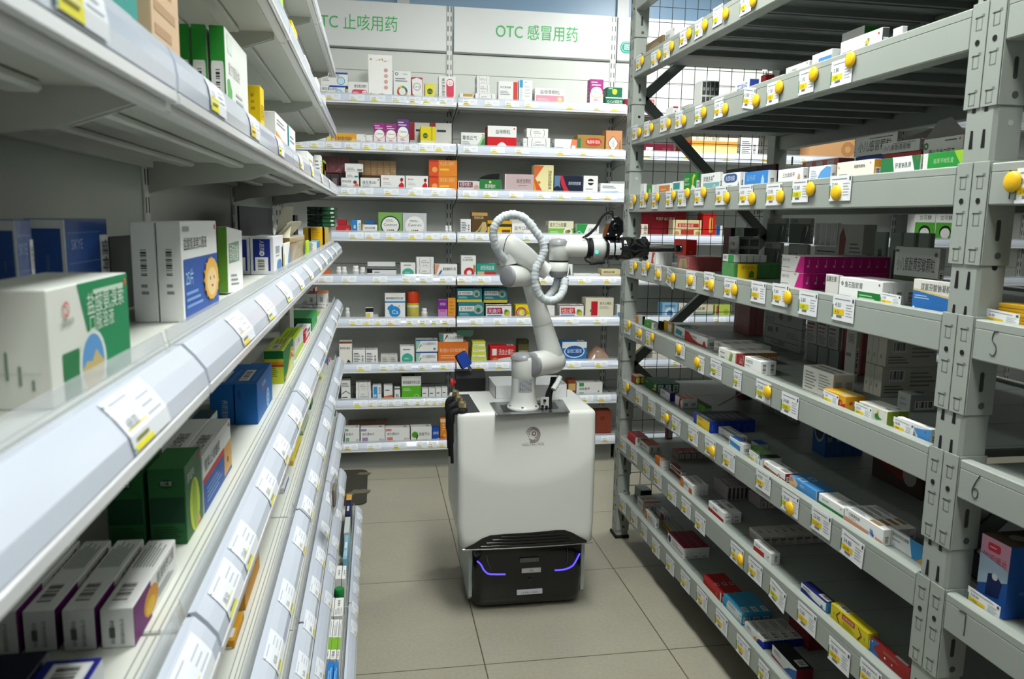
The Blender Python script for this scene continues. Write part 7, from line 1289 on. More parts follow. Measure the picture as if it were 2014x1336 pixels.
left(6, 623, 638, 641, 938, 0.032, ('#8fd0a0', {'L': [R(0, 0.2, 1, 0.3, '#6fb884')]}), 'mint green box next to the hanging herb bag'); left(6, 629, 638, 642, 905, 0.034, ('#a82430', {'Fc': '#e6e6e2'}), 'white box with a dark red end'); left(6, 645, 652, 660, 850, 0.034, ('#d9dcb8', {}), 'pale yellow-green upright box', length=0.12); left(6, 652, 660, 664, 826, 0.03, (WHT, {'L': [R(0.1, 0.7, 0.9, 1, '#2a4fa0'), FP(0.1, 0.2, 0.9, 0.6, 3, '#3a3c40')]}), 'white box with a blue corner')
# base shelf, seen from above
for i, (a, c) in enumerate(((637, 650), (651.5, 664))): left_top(8, a, c, 1302, 1375, 0.10, ('#2a7fd0', {'T': [FP(0.3, 0.2, 0.9, 0.8, 2, '#9cc8ee')], 'L': [R(0, 0.9, 1, 1, '#e8c83a')]}), 'blue box with white lettering on top, %s from the wall of two' % ORD[i])
for i, (a, c) in enumerate(((636, 648), (649, 660.5), (661.5, 673))): left_top(8, a, c, 1219, 1297, 0.085, (WHT, {'T': [R(0.22, 0, 0.52, 1, '#84b83a'), BC(0.02, 0.15, 0.2, 0.85), FP(0.55, 0.2, 0.95, 0.8, 3)]}), 'white box with lime banded top, %s from the wall of three' % ORD[i])
for i, (a, c) in enumerate(((645, 655), (656, 677))): left_top(8, a, c, 1176, 1212, 0.09, (WHT, {'T': [BC(0.5, 0.3, 0.9, 0.7), FP(0.05, 0.1, 0.45, 0.9, 5)]}), 'white box with barcode top behind the lime banded ones, %s of two' % ORD[i])
for i, (px, py) in enumerate(((655, 1162), (671, 1158))):
    p = on_z(px, py, LDK[8]+0.09); t = thing('pill_jar', 'dark green round jar, %s from the wall of two, left base shelf' % ORD[i], 'jar', (min(p.x, LX+0.034)-0.034*(1-i), p.y, LDK[8]+0.0005), 0, 'green jars on the left base shelf')
    m = MB(); m.lathe([(0.0145, 0), (0.0155, 0.003), (0.0155, 0.06), (0.013, 0.066)], (0, 0, 0), (0, 0, 1), '#2a7a44', n=20); m.build('jar_body', M_PLAST, t)
    m = MB(); m.lathe([(0.0150, 0.067), (0.0158, 0.07), (0.0158, 0.088), (0.014, 0.091)], (0, 0, 0), (0, 0, 1), '#1f8a44', n=20); m.build('cap', M_PLAST, t)
for i, (a, c) in enumerate(((659, 671), (672, 687))): left_top(8, a, c, 1113, 1139, 0.095, (WHT, {'T': [BC(0.2, 0.2, 0.7, 0.6)]}), 'white box with barcode top behind the green jars, %s of two' % ORD[i])
left_top(8, 674, 690, 1053, 1100, 0.10, ('#86bcd8', {'T': [FP(0.1, 0.1, 0.4, 0.9, 3, '#d0e6f2'), R(0.45, 0.2, 0.7, 0.8, '#e4eaee')]}), 'pale blue box with white patch on top'); left_top(8, 676, 692, 1017, 1048, 0.10, ('#c9d4d2', {}), 'pale grey box behind the pale blue one'); left_top(8, 678, 693, 973, 1013, 0.11, ('#1d2348', {'T': [R(0.7, 0, 1, 1, '#dca84a'), R(0.15, 0.3, 0.4, 0.7, '#c9ccd8')]}), 'navy box with an amber end')
# bag of dried herbs hooked over a label holder
p = on_x(645, 972, LX+0.030); m = MB(); gx, gy = 10, 10
def pil(u, v, s): e = (math.sin(PI*u)*math.sin(PI*v))**0.45; n_ = math.sin(u*9+v*5)*math.sin(v*11-u*4); return (0.004+s*(0.011*e+0.002*n_*e), (u-0.5)*0.10, (v-0.5)*0.085)
for s in (1, -1):
    vs = [pil(i/gx, j/gy, s) for j in range(gy+1) for i in range(gx+1)]; m.add(vs, [(j*(gx+1)+i, j*(gx+1)+i+1, (j+1)*(gx+1)+i+1, (j+1)*(gx+1)+i) for j in range(gy) for i in range(gx)], '#ffffff', smooth=True)
t = thing('herb_bag', 'small clear bag of brown herbs hanging over the left seventh shelf edge', 'bag', (p.x+0.012, p.y, p.z), 0.0); m.build('film_pouch', M_FILM, t)
m = MB(); m.box(0.0, -0.030, -0.028, 0.008, 0.030, 0.022, '#8a7664', bev=0.004); m.add([(0.0088, -0.02, -0.02), (0.0088, 0.024, -0.02), (0.0088, 0.024, 0.014), (0.0088, -0.02, 0.014)], [(0, 1, 2, 3)], '#b8aa9c'); m.build('dried_herbs', M_RUBBER, t)
# dark mat on the floor past the shelving
m = MB(); q = [on_z(*a, 0.003) for a in ((686, 922), (724, 924), (715, 984), (686, 992))]
m.prism([(x, y) for x, y in rbox2d(-0.30, 3.66, -0.055, 4.19, 0.045, 5)], 0.0005, 0.006, 'z', '#3f3d34')
for cx, cy, r in ((-0.09, 3.84, 0.05), (-0.16, 3.80, 0.04), (-0.075, 4.12, 0.035)): m.prism([(cx+r*math.cos(i*PI/6)*(1+0.3*math.sin(i*2)), cy+0.6*r*math.sin(i*PI/6)*(1+0.25*math.cos(i*3))) for i in range(12)], 0.006, 0.0064, 'z', '#6d6a58')
tag(m.build('floor_mat', M_RUBBER), 'dark camouflage floor mat past the far end of the left shelving', 'mat')

# ---------------------------------------------------------------- goods on the steel rack (fronts face the aisle, near ends face the viewer)
RDK = [z-0.0097 for z in TB]
RN = {1: 'top visible rack deck', 2: 'second rack deck', 3: 'third rack deck', 4: 'fourth rack deck', 5: 'fifth rack deck', 6: 'sixth rack deck', 7: 'seventh rack deck', 8: 'lowest rack deck'}
CNT = ['none', 'one', 'two', 'three', 'four', 'five', 'six', 'seven', 'eight', 'nine', 'ten']
G3 = 'medicine boxes on the steel rack'
def rt(k, pf, pn, pe, yt, des, desc, s=0.045, yb=None, n=1, base=None, mat=None, y=None, name='medicine_box', cat='box', rows=1, maxd=0.56, gap=0.0008, h=None, length=None, rz=0.0):
    """front face spans columns pf (far) .. pn (near); the near end reaches column pe; yt / yb = rows of the near top / bottom corner"""
    zb = RDK[k] if base is None else base+0.0006
    if yb is not None: q = on_z(pn, yb, zb); xf = max(q.x, XF+0.0285)
    else: xf = XF+s
    q = on_x(pn, yt, xf); y0 = q.y if y is None else y; zt = q.z
    ytf = 428+(yt-428)*(pf-733)/(pn-733)
    ln = length if length else max(on_x(pf, ytf, xf).y-y0, 0.01)
    dtot = min(max(on_y(pe, yt, y0).x-xf, 0.012), min(maxd, XB-0.03-xf)); dp = dtot/n-gap*(n > 1)
    y1_ = min(y0+ln, YFAR-PW-0.0065); y0 = max(min(y0, y1_-0.03), YN+PW+0.0065); ln = y1_-y0
    hh = (h if h else max((zt-zb)/rows, 0.010))-(0.0008 if rows > 1 else 0)
    ztop = RDK[k-1]-0.026
    hh = min(hh, (ztop-zb)/rows-0.001)
    bx_ = fit([xf, xf+dtot, y0, y1_, zb, zb+rows*hh]); xf = bx_[0]; dtot = bx_[1]-xf; y0 = bx_[2]; ln = bx_[3]-y0; dp = dtot/n-gap*(n > 1)
    first = None; out = []
    for r in range(rows):
        for i in range(n):
            if first is None: o = first = carton(ln, dp, hh, des[0], des[1], (0, 0, 0), -PI/2+rz, mat, kind_of(desc, name))
            else: o = first.copy(); COL.objects.link(o)
            o.location = (xf+i*(dp+gap), y0+ln, zb+r*(hh+0.0008)); d = desc
            if n > 1: d += ', %s of %s%s' % (ORD[i], CNT[n], '' if rows == 1 else (' below' if r == 0 else ' above'))
            tag(o, d+', '+RN[k], cat, G3); out.append(o)
    return zb+rows*(hh+0.0008), xf, y0, ln
def rpack(k, pf, pn, pe, yt, des, desc, n, s=0.045, yb=None, base=None, rows=1, along='y'):
    """the same, bound in film: one bundle whose boxes are its parts"""
    zb = RDK[k] if base is None else base+0.0006
    xf = max(on_z(pn, yb, zb).x, XF+0.0285) if yb is not None else XF+s
    q = on_x(pn, yt, xf); ytf = 428+(yt-428)*(pf-733)/(pn-733); ln = max(on_x(pf, ytf, xf).y-q.y, 0.012)
    dt = min(on_y(pe, yt, q.y).x-xf, XB-0.035-xf); hh = min((q.z-zb), RDK[k-1]-0.028-zb)/rows-0.0006
    bx_ = fit([xf-0.0016, xf+dt+0.0016, q.y-0.0016, min(q.y+ln, YFAR-PW-0.0065), zb, zb+rows*hh]); xf = bx_[0]+0.0016; dt = bx_[1]-0.0016-xf; q.y = bx_[2]+0.0016; ln = bx_[3]-q.y-0.0016
    pack(n, ln, dt/n-0.0006, hh, des[0], des[1], (xf, q.y+ln, zb+0.0004), -PI/2, desc+', '+RN[k], rows=rows)
    return zb+rows*(hh+0.0006)+0.002, xf, q.y, ln
def shelf_card(k, px, py, w, txt, desc, h=0.036):
    """a price card standing at the front of a deck"""
    q = on_x(px, py, XF+0.0235); o = price_tag(q.y, w, RDK[k]+h/2+0.0016, txt, h=h, tilt=0.04, x=XF+0.0245); tag(o, desc, 'price card', 'price cards standing on the rack decks')
GN = ('#b4b8b1', ends({'F': [FP(0.08, 0.2, 0.6, 0.8, 4, '#6f746f')]}, '', GRY))
# second highest deck
rt(1, 1260, 1303, 1308, 68, ('#7d6a4c', {'F': [P(rb(0.2, 0.2, 0.9, 0.8, 0.3), '#96856a'), FP(0.3, 0.4, 0.8, 0.6, 2, '#b84a3a')]}), 'brown patterned box by the far post'); rt(1, 1309, 1327, 1349, 52, d_plain('散列', GRY, BLK, '#dfe2df'), 'white box behind the brown one'); rt(1, 1381, 1425, 1429, 9, d_plain('小儿咽扁', GRY, '#5a5e60', '#c9ccc9'), 'flat grey white box near the frame top'); rt(1, 1428, 1440, 1446, 4, ('#3a3432', {}), 'dark flat box near the frame top')
# third highest deck
rt(2, 1310, 1324, 1334, 209, (WHT, {'R': [R(0, 0, 1, 1, '#dfe0de'), R(0, 0.88, 1, 1, '#b8304a'), BC(0.25, 0.15, 0.75, 0.8)], 'Tc': '#b8304a'}), 'small white box with dark red lid'); rt(2, 1340, 1357, 1367, 204, GN, 'flat grey box by the small red-lidded box')
rt(2, 1366, 1381, 1415, 158, ('#cfd1cd', {'R': [R(0.04+0.24*i, 0.06+0.48*j, 0.24+0.24*i, 0.48+0.48*j, '#4a4d4b') for i in range(4) for j in range(2)]+[R(0.08+0.24*i, 0.2+0.48*j, 0.2+0.24*i, 0.3+0.48*j, '#9a9d9a') for i in range(4) for j in range(2)]}), 'tall film-wrapped pack with dark ends', mat=M_GLOSS, cat='bundle', name='wrapped_bundle')
rt(2, 1399, 1441, 1445, 178, d_plain('小儿氨酚黄那敏', GRY, '#4a4e50', '#d0d3cf'), 'flat white box with grey title, left of the blue title box'); rt(2, 1446, 1475, 1493, 155, ('#dfe3e8', {'F': [lb('开瑞坦', 0.15, 0.3, 0.5, '#3a5aa0', 0.7)], 'R': [R(0.0, 0, 1, 1, '#2f4596'), RG(0.4, 0.4, 0.12, 0.22, '#c9a0a8')]}), 'white box with blue title and blue end'); rt(2, 1497, 1500, 1517, 148, ('#a8342f', {'R': [C(0.45, 0.4, 0.2, '#d8c8c0')]}), 'red box behind the blue ended one', s=0.10)
rt(2, 1518, 1541, 1544, 146, ('#e0dccb', {'F': [FP(0.2, 0.3, 0.8, 0.7, 1, '#5a5e50')]}), 'flat cream box'); rt(2, 1546, 1592, 1596, 118, d_plain('小儿豉翘', GRY, '#7a7e7c', '#d6d9d4'), 'flat white box right of the cream one')
rt(2, 1598, 1637, 1653, 95, ('#e2e4e4', ends({'F': [P([(0, 0), (0.34, 0), (0.26, 0.6), (0, 0.5)], '#d9805a'), P([(0.3, 0), (1, 0), (1, 0.72), (0.36, 0.72)], '#4f86c8'), lb('氨酚黄那敏', 0.42, 0.3, 0.24, '#a8cdf0', 0.5)]}, '', BLU)), 'white box with blue and orange front')
zq, xq, yq, lq = rt(2, 1654, 1737, 1751, 53, (WHT, ends({'F': [lb('复方锌布', 0.06, 0.40, 0.13, '#6a6e70', 0.3), FP(0.08, 0.15, 0.35, 0.3, 2), C(0.68, 0.68, 0.10, '#3f8a4c'), P([(0.60, 0.66), (0.68, 0.74), (0.70, 0.56), (0.64, 0.45)], '#d9b23c'), P([(0.52, 0.42), (0.62, 0.50), (0.74, 0.34), (0.80, 0.28), (0.70, 0.42), (0.66, 0.56), (0.58, 0.48)], '#3f7a48'), C(0.92, 0.82, 0.05, RED)], 'Rc': '#4a4d50'}, '', GRN)), 'white box with a small green and yellow bird')
rt(2, 1658, 1703, 1734, 30, ('#bfc3bd', ends({'F': [FP(0.1, 0.15, 0.9, 0.75, 7, '#565a56')], 'Rc': '#2d7a30', 'R': []}, '', GRN)), 'grey box with a green end, behind the bird box', s=0.14, h=0.11)
rt(2, 1760, 1763, 1770, 55, (WHT, {}), 'small white box right of the bird box', s=0.06); rt(2, 1765, 1822, 1826, 53, ('#d8dbd6', {}), 'flat white leaflet box towards the near post', h=0.012, s=0.03); rt(2, 1862, 1918, 1922, 14, ('#d8dbd6', {}), 'flat white leaflet box at the near post', h=0.016, s=0.03)
# eye-level deck
rt(3, 1259, 1267, 1271, 361, (WHT, {'F': [P([(0.1, 0.0), (0.9, 0.0), (0.9, 0.5)], '#3a6fc0')], 'Tc': '#6aa8d8'}), 'small blue and white box at the far post'); rt(3, 1272, 1283, 1287, 363, ('#4c9a50', {'F': [C(0.6, 0.4, 0.3, '#a8d090')], 'Rc': '#e4e6e0'}), 'small green box by the far post'); rt(3, 1288, 1318, 1322, 360, (WHT, ends({'F': [R(0.3, 0.1, 1, 0.85, '#d98a48'), FP(0.4, 0.4, 0.9, 0.6, 1, '#f0c89a')]}, '', ORG)), 'white and orange box'); rt(3, 1323, 1341, 1345, 356, (WHT, {'F': [R(0.1, 0.4, 0.8, 0.9, '#3f9a98')]}), 'white and teal box, left of the green swan box')
rt(3, 1346, 1370, 1378, 339, ('#2a8a3c', ends({'F': [lb('达克宁', 0.06, 0.62, 0.14, '#e0ecd8', 0.5), lb('Daktarin', 0.05, 0.42, 0.13, '#e0ecd8', 0.6), P([(0.5, 0.1), (0.9, 0.1), (0.95, 0.3), (0.7, 0.45), (0.6, 0.2)], '#e2ece0'), P([(0.72, 0.4), (0.8, 0.4), (0.82, 0.7), (0.95, 0.85), (0.8, 0.95), (0.7, 0.75)], '#d8d83c'), P([(0, 0), (1, 0), (1, 0.14), (0, 0.2)], '#7cc46a')]}, '', GRN)), 'green box with a white swan')
rt(3, 1379, 1416, 1420, 338, (WHT, ends({'F': [R(0.15, 0.05, 1, 0.5, '#7fb4ba'), lb('阿昔洛韦', 0.16, 0.58, 0.22, '#3f4448', 0.5), RG(0.75, 0.25, 0.1, 0.15, '#cfe2e4'), C(0.7, 0.82, 0.05, BLK)]}, '', TEAL)), 'white box with a grey teal foot'); rt(3, 1421, 1456, 1470, 338, (WHT, ends({'F': [P(rb(0.12, 0.46, 0.85, 0.95, 0.2), '#3a5a94'), lb('夫西地酸', 0.2, 0.58, 0.22, '#dfe6f0', 0.58), FP(0.15, 0.2, 0.7, 0.34, 1), P([(0.86, 0.05), (0.98, 0.1), (0.94, 0.5)], '#4a4e54')]}, '', NVY)), 'white box with a navy title bar'); rt(3, 1463, 1512, 1529, 334, ('#3f86d0', ends({'F': [lb('百多邦', 0.15, 0.5, 0.26, '#8fc0ea', 0.5), P([(0.72, 0.25), (0.86, 0.25), (0.84, 0.55), (0.79, 0.8), (0.74, 0.55)], '#a8d0f0'), R(0, 0, 0.06, 1, '#e0e4ea')], 'Rc': WHT}, '', BLU)), 'blue box with a pale drop')
rt(3, 1531, 1580, 1591, 329, (WHT, ends({'F': [P([(0, 0), (1, 0), (1, 0.2), (0.6, 0.3), (0.3, 0.22), (0, 0.1)], '#5a8a3c'), lb('三九皮炎平', 0.2, 0.55, 0.2, '#4a4e44', 0.5), C(0.15, 0.12, 0.07, '#e8e8e0'), P([(0.82, 0.15), (0.92, 0.2), (0.9, 0.6), (0.84, 0.7), (0.8, 0.4)], '#c9a07a')]}, '', GRN)), 'white box with a grassy foot and a figure')
rt(3, 1592, 1635, 1646, 324, (WHT, ends({'F': [P([(0.3, 0.0), (1, 0.0), (1, 0.9), (0.8, 0.95), (0.55, 0.7)], '#5f9fdc'), P([(0.75, 0.1), (0.85, 0.35), (0.95, 0.1)], '#e0a05a'), FP(0.1, 0.3, 0.4, 0.8, 4, '#a8c4e0')]}, '', BLU)), 'white box with a blue sunburst and orange diamond')
rt(3, 1647, 1721, 1736, 312, ('#e9e6da', ends({'F': [R(0.02, 0.08, 0.42, 0.26, '#dd9f30'), lb('硝酸咪康唑', 0.48, 0.66, 0.13, '#4a4a44', 0.42), FP(0.08, 0.34, 0.4, 0.42, 1), C(0.9, 0.84, 0.04, RED), C(0.06, 0.74, 0.06, '#e0a85a')], 'Rc': '#dd9a2c'}, '', ORG)), 'cream box with an amber end')
rt(3, 1734, 1812, 1816, 304, (WHT, ends({'F': [P([(0, 0.3), (0.36, 0.3), (0.30, 1), (0, 1)], '#2f7a48'), P([(0.78, 1), (1, 1), (1, 0.1), (0.9, 0.1)], '#2f7a48'), lb('肝素钠乳膏', 0.38, 0.5, 0.2, '#3a4a40', 0.4), FP(0.1, 0.08, 0.6, 0.2, 1), C(0.93, 0.85, 0.05, RED), lb('9', 0.62, 0.12, 0.2, '#4a4e50')]}, '', GRN)), 'white cream box with green corner panels')
rt(3, 1817, 1903, 1909, 293, ('#2f9440', ends({'F': [P([(0.72, 1), (1, 1), (1, 0.2), (0.92, 0.25)], '#9ac83a'), lb('联苯苄唑乳膏', 0.26, 0.52, 0.18, '#a8dca0', 0.46), P([(0, 0), (0.7, 0), (0.72, 0.25), (0.12, 0.2), (0.12, 1), (0, 1)], '#e2e6e0'), lb('9', 0.64, 0.05, 0.16, '#4a4e50')]}, '', GRN)), 'green cream box with lime corner at the near post')
rpack(3, 1578, 1650, 1682, 310, ('#b53a34', {'F': [R(0.1+0.3*i, 0.3, 0.28+0.3*i, 0.95, '#a9a49c') for i in range(3)]}), 'dark red boxes bound in film behind the sunburst box', 2, s=0.14)
za, _, _, _ = rt(3, 1682, 1764, 1769, 300, ('#2a3f86', {'F': [R(0.1, 0.3, 0.9, 0.8, '#33488e')]}), 'dark blue box under the grey children\'s granules', s=0.17)
rt(3, 1684, 1766, 1771, 258, ('#b7bab4', ends({'F': [lb('小儿感冒颗粒', 0.08, 0.25, 0.42, BLK, 0.8), R(0.35, 0.82, 0.9, 0.86, '#4a4e4c')]}, '', GRY)), 'grey granule box with bold black title', s=0.17, base=za)  # boxes at the rear carry their shade in the grey board
zc_, _, _, _ = rt(3, 1737, 1812, 1817, 296, ('#a33a32', {}), 'brick red box under a grey granule box', s=0.13); rt(3, 1735, 1810, 1815, 272, ('#b9bcb6', ends({'F': [lb('小儿氨酚黄那敏', 0.05, 0.3, 0.4, BLK, 0.8), R(0.3, 0.82, 0.9, 0.87, '#4a4e4c')]}, '', GRY)), 'grey box with black title over a brick red one', s=0.13, base=zc_)
rt(3, 1818, 1896, 1909, 264, ('#bfc2bb', ends({'F': [lb('健儿消食口服液', 0.15, 0.5, 0.2, BLK, 0.66), RG(0.07, 0.82, 0.04, 0.09, '#3f6a3c'), R(0.55, 0.9, 0.85, 0.93, '#4a4e4c'), C(0.92, 0.92, 0.03, '#b0583c')]}, '', GRN)), 'grey oral liquid box with bold black title', s=0.12)
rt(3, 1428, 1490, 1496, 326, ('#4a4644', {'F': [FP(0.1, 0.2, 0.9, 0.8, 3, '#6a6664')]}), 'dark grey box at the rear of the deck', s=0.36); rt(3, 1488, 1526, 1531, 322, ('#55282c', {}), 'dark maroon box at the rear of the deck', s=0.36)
fold = MB(); pts = [(-0.075, 0), (0.075, 0), (0.085, 0.03), (0.03, 0.085), (-0.02, 0.09), (-0.07, 0.05)]; fold.prism(pts, -0.0005, 0.0005, 'x', '#dfe0da'); o = fold.build('folded_carton', M_CARD); q = on_x(1845, 268, 1.5); o.location = (1.52, q.y, RDK[3]+0.103); tag(o, 'white folded carton lid standing behind the oral liquid box, third rack deck', 'carton')
rt(3, 1800, 1880, 1895, 330, ('#8a6a3c', {}), 'ochre box under the white folded lid', s=0.46, h=0.102)
# deck below eye level
rt(4, 1272, 1291, 1323, 497, (WHT, ends({'F': [P([(0.5, 0), (0.8, 0), (0.7, 0.5), (0.9, 1), (0.6, 1)], '#c8403a')], 'R': [R(0.46, 0, 0.48, 1, '#8a8e8c')]}, '', RED)), 'white box with a red ribbon, near the far post', n=2)
zr_, xr_, yr2, lr_ = rpack(4, 1333, 1355, 1421, 506, ('#a62a2c', {'F': [P([(0.1, 0.1), (0.9, 0.2), (0.8, 0.9), (0.2, 0.8)], '#c2a06a'), C(0.5, 0.5, 0.25, '#a88a5a')]}), 'red and gold boxes bound in film by the gripper', 4)
zw_, _, _, _ = rpack(4, 1421, 1443, 1536, 518, ('#2f9a34', {'R': [R(0, 0.95, 1, 1, '#5abf52')]}), 'bright green boxes bound in film', 5)
cd = MB(); cd.box(0, -0.0006, 0, 0.062, 0, 0.045, '#e9c81c'); cd.text('请勿自取', (0.01, -0.0009, 0.03), (1, 0, 0), (0, 0, 1), 0.008, '#b8741c', 0.042); cd.add([(0.036, -0.0009, 0.004), (0.052, -0.0009, 0.004), (0.053, -0.0009, 0.02), (0.044, -0.0009, 0.026), (0.037, -0.0009, 0.018)], [(0, 1, 2, 3, 4)], '#4a8a3a'); o = cd.build('yellow_card', M_PAPER); q = on_x(1446, 548, XF+0.045); o.location = (XF+0.050, q.y-0.003, RDK[4]+0.001); tag(o, 'yellow card with a green mark on the bright green wrapped boxes', 'card')
rt(4, 1422, 1444, 1509, 502, ('#d9dbd4', {'F': [R(0.5, 0, 1, 1, '#2f9a4c'), BC(0.05, 0.2, 0.4, 0.9)], 'R': [R(0.9, 0, 1, 1, '#9a9d98')]}), 'white and green box on the wrapped green ones', n=5, base=zw_)
pk = ('#d21f86', {'Tc': '#e6dfe2', 'F': [P([(0, 0), (0.62, 0), (0.82, 1), (0, 1)], '#e9e6e2'), P([(0.62, 0), (0.65, 0), (0.85, 1), (0.82, 1)], '#e890c0'), lb('妇科千金', 0.04, 0.62, 0.16, '#3f4246', 0.4), FP(0.04, 0.2, 0.5, 0.3, 1), R(0.62, 0.86, 0.7, 0.92, '#b8404a')], 'R': [C(0.5, 0.4, 0.14, '#f0a8cc'), R(0.55, 0.5, 0.62, 0.8, '#f0a8cc'), R(0.97, 0, 1, 1, '#b0166e')]})
rt(4, 1539, 1582.5, 1752, 504, pk, 'magenta ended white box', n=10, rows=2, s=0.062)
rt(4, 1625, 1650, 1657, 542, ('#d6d4d0', ends({'F': [lb('盐酸左氧', 0.06, 0.7, 0.2, BLK, 0.8), R(0.05, 0.08, 0.4, 0.14, '#3a3d40')]}, '', GRY)), 'grey white box left of the ointment boxes', s=0.036)
rt(4, 1652, 1737, 1806, 555, (WHT, ends({'F': [lb('鱼石脂软膏', 0.14, 0.58, 0.22, '#5a625e', 0.42), R(0.46, 0.04, 0.98, 0.46, '#1f7a34'), FP(0.5, 0.12, 0.9, 0.36, 2, '#a8d0ac'), C(0.93, 0.84, 0.05, RED), RG(0.08, 0.72, 0.04, 0.09, '#7a807c'), FP(0.04, 0.1, 0.4, 0.2, 1)]}, '', GRN)), 'white ointment box with green panel', n=3, s=0.034)
rt(4, 1798, 1876, 1880, 557, ('#e4e2da', ends({'F': [P([(0, 0), (1, 0), (1, 0.5), (0, 0.66)], '#2f6fb8'), P([(0, 0.66), (1, 0.5), (1, 0.56), (0, 0.72)], '#d9c27a'), lb('双氯芬酸钠凝胶', 0.2, 0.70, 0.17, '#4a4e52', 0.74), FP(0.06, 0.4, 0.5, 0.54, 2, '#a8c8ea'), C(0.06, 0.12, 0.05, '#e8eef4')]}, '', BLU)), 'white and blue gel box beside the near post', s=0.034)
shelf_card(4, 1730, 590, 0.066, '4.30', 'white price card before the ointment boxes, fourth rack deck', 0.028)
qk = ('#aab0a6', ends({'F': [R(0, 0, 1, 0.78, '#58645a'), P([(0.55, 0.0), (0.8, 0.1), (0.9, 0.5), (0.7, 0.75), (0.6, 0.4)], '#39423c'), P([(0.78, 0.2), (0.9, 0.6), (0.86, 0.75), (0.8, 0.4)], '#c9cfc6'), lb('QUIKE', 0.08, 0.82, 0.13, '#3a3e3c', 0.4)]}, '', GRN))  # rear row: board colours dulled to paint in the shade
zq1, _, _, _ = rt(4, 1504, 1536, 1541, 486, qk, 'dark green horse picture box, left of two below', s=0.40, h=0.10); zq2, _, _, _ = rt(4, 1551, 1588, 1592, 488, (qk[0], {**qk[1], 'F': [lb('QUIKE', 0.05, 0.3, 0.4, '#2c302e', 0.44), P([(0.6, 0.1), (0.95, 0.1), (0.9, 0.7), (0.7, 0.6)], '#6a4a40')]}), 'grey green box with bold latin title', s=0.40, h=0.10)
rt(4, 1509, 1546, 1552, 444, qk, 'dark green horse picture box, left of two above', s=0.40, base=zq1, h=0.085); rt(4, 1553, 1595, 1600, 444, qk, 'dark green rider picture box, right of two above', s=0.40, base=zq2, h=0.085)
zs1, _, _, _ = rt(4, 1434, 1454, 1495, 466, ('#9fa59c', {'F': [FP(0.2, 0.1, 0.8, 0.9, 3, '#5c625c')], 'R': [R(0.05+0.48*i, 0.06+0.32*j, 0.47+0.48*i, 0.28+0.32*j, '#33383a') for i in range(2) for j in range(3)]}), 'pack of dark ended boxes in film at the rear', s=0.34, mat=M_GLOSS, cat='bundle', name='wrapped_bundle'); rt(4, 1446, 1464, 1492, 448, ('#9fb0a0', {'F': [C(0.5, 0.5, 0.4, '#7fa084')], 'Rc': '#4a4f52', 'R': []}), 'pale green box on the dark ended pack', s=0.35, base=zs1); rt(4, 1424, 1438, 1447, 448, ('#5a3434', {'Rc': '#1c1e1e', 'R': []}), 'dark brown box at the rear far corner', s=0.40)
zx, _, _, _ = rt(4, 1604, 1648, 1652, 474, ('#b4b7b0', ends({'F': [lb('小儿消积止咳', 0.06, 0.2, 0.45, BLK, 0.85), R(0.1, 0.84, 0.9, 0.88, '#4a4e4c')]}, '', GRY)), 'grey box with bold title at the rear', s=0.34, h=0.10); rt(4, 1603, 1648, 1652, 448, ('#c9ccc8', {'F': [R(0.06+0.24*i, 0.05, 0.24+0.24*i, 0.95, '#8d918e') for i in range(4)]}), 'film-wrapped tubes on the grey titled box', s=0.34, base=zx, mat=M_GLOSS, h=0.07)
rt(4, 1650, 1700, 1726, 442, ('#b9bbb4', ends({'F': [P([(0.08, 0.45), (0.3, 0.45), (0.34, 0.75), (0.2, 0.95), (0.08, 0.8)], '#8a4a44'), lb('咽扁颗粒', 0.42, 0.18, 0.16, '#4a4e4c', 0.5), FP(0.5, 0.5, 0.95, 0.7, 3, '#6a6e6c')], 'R': [R(0.3, 0.1, 0.7, 0.5, '#5c605c')]}, '', RED)), 'grey box with a dark red flask picture', s=0.33)
for i in range(4): rt(4, 1719+30*i, 1743+30*i, 1750+30*i, 446, ('#94a094', {'F': [R(0.35, 0.1, 0.65, 0.7, '#434a46'), R(0.85, 0, 1, 1, '#7c877e')]}), 'grey green upright box, %s of four at the rear' % ORD[i], s=0.30, h=0.15)
rt(4, 1762, 1850, 1862, 489, ('#b7bab4', ends({'F': [lb('小儿氨酚黄那敏颗粒', 0.06, 0.58, 0.20, BLK, 0.86), R(0, 0, 1, 0.46, '#3c4632'), C(0.72, 0.2, 0.2, '#6a7a34'), P([(0.2, 0), (0.4, 0), (0.36, 0.2), (0.25, 0.25)], '#b98a3c'), R(0.02, 0.9, 0.1, 0.94, '#4a4e4c'), C(0.93, 0.88, 0.04, '#5c605c')]}, '', GRN)), 'grey granule box with dark green picture behind the gel box', s=0.16)
zz5, _, _, _ = rt(4, 1326, 1350, 1371, 472, ('#cf2a26', {'R': [FP(0.3, 0.1, 0.7, 0.3, 2, '#e88a80')]}), 'loose bright red box at the gripper tip', base=zr_, s=0.07)
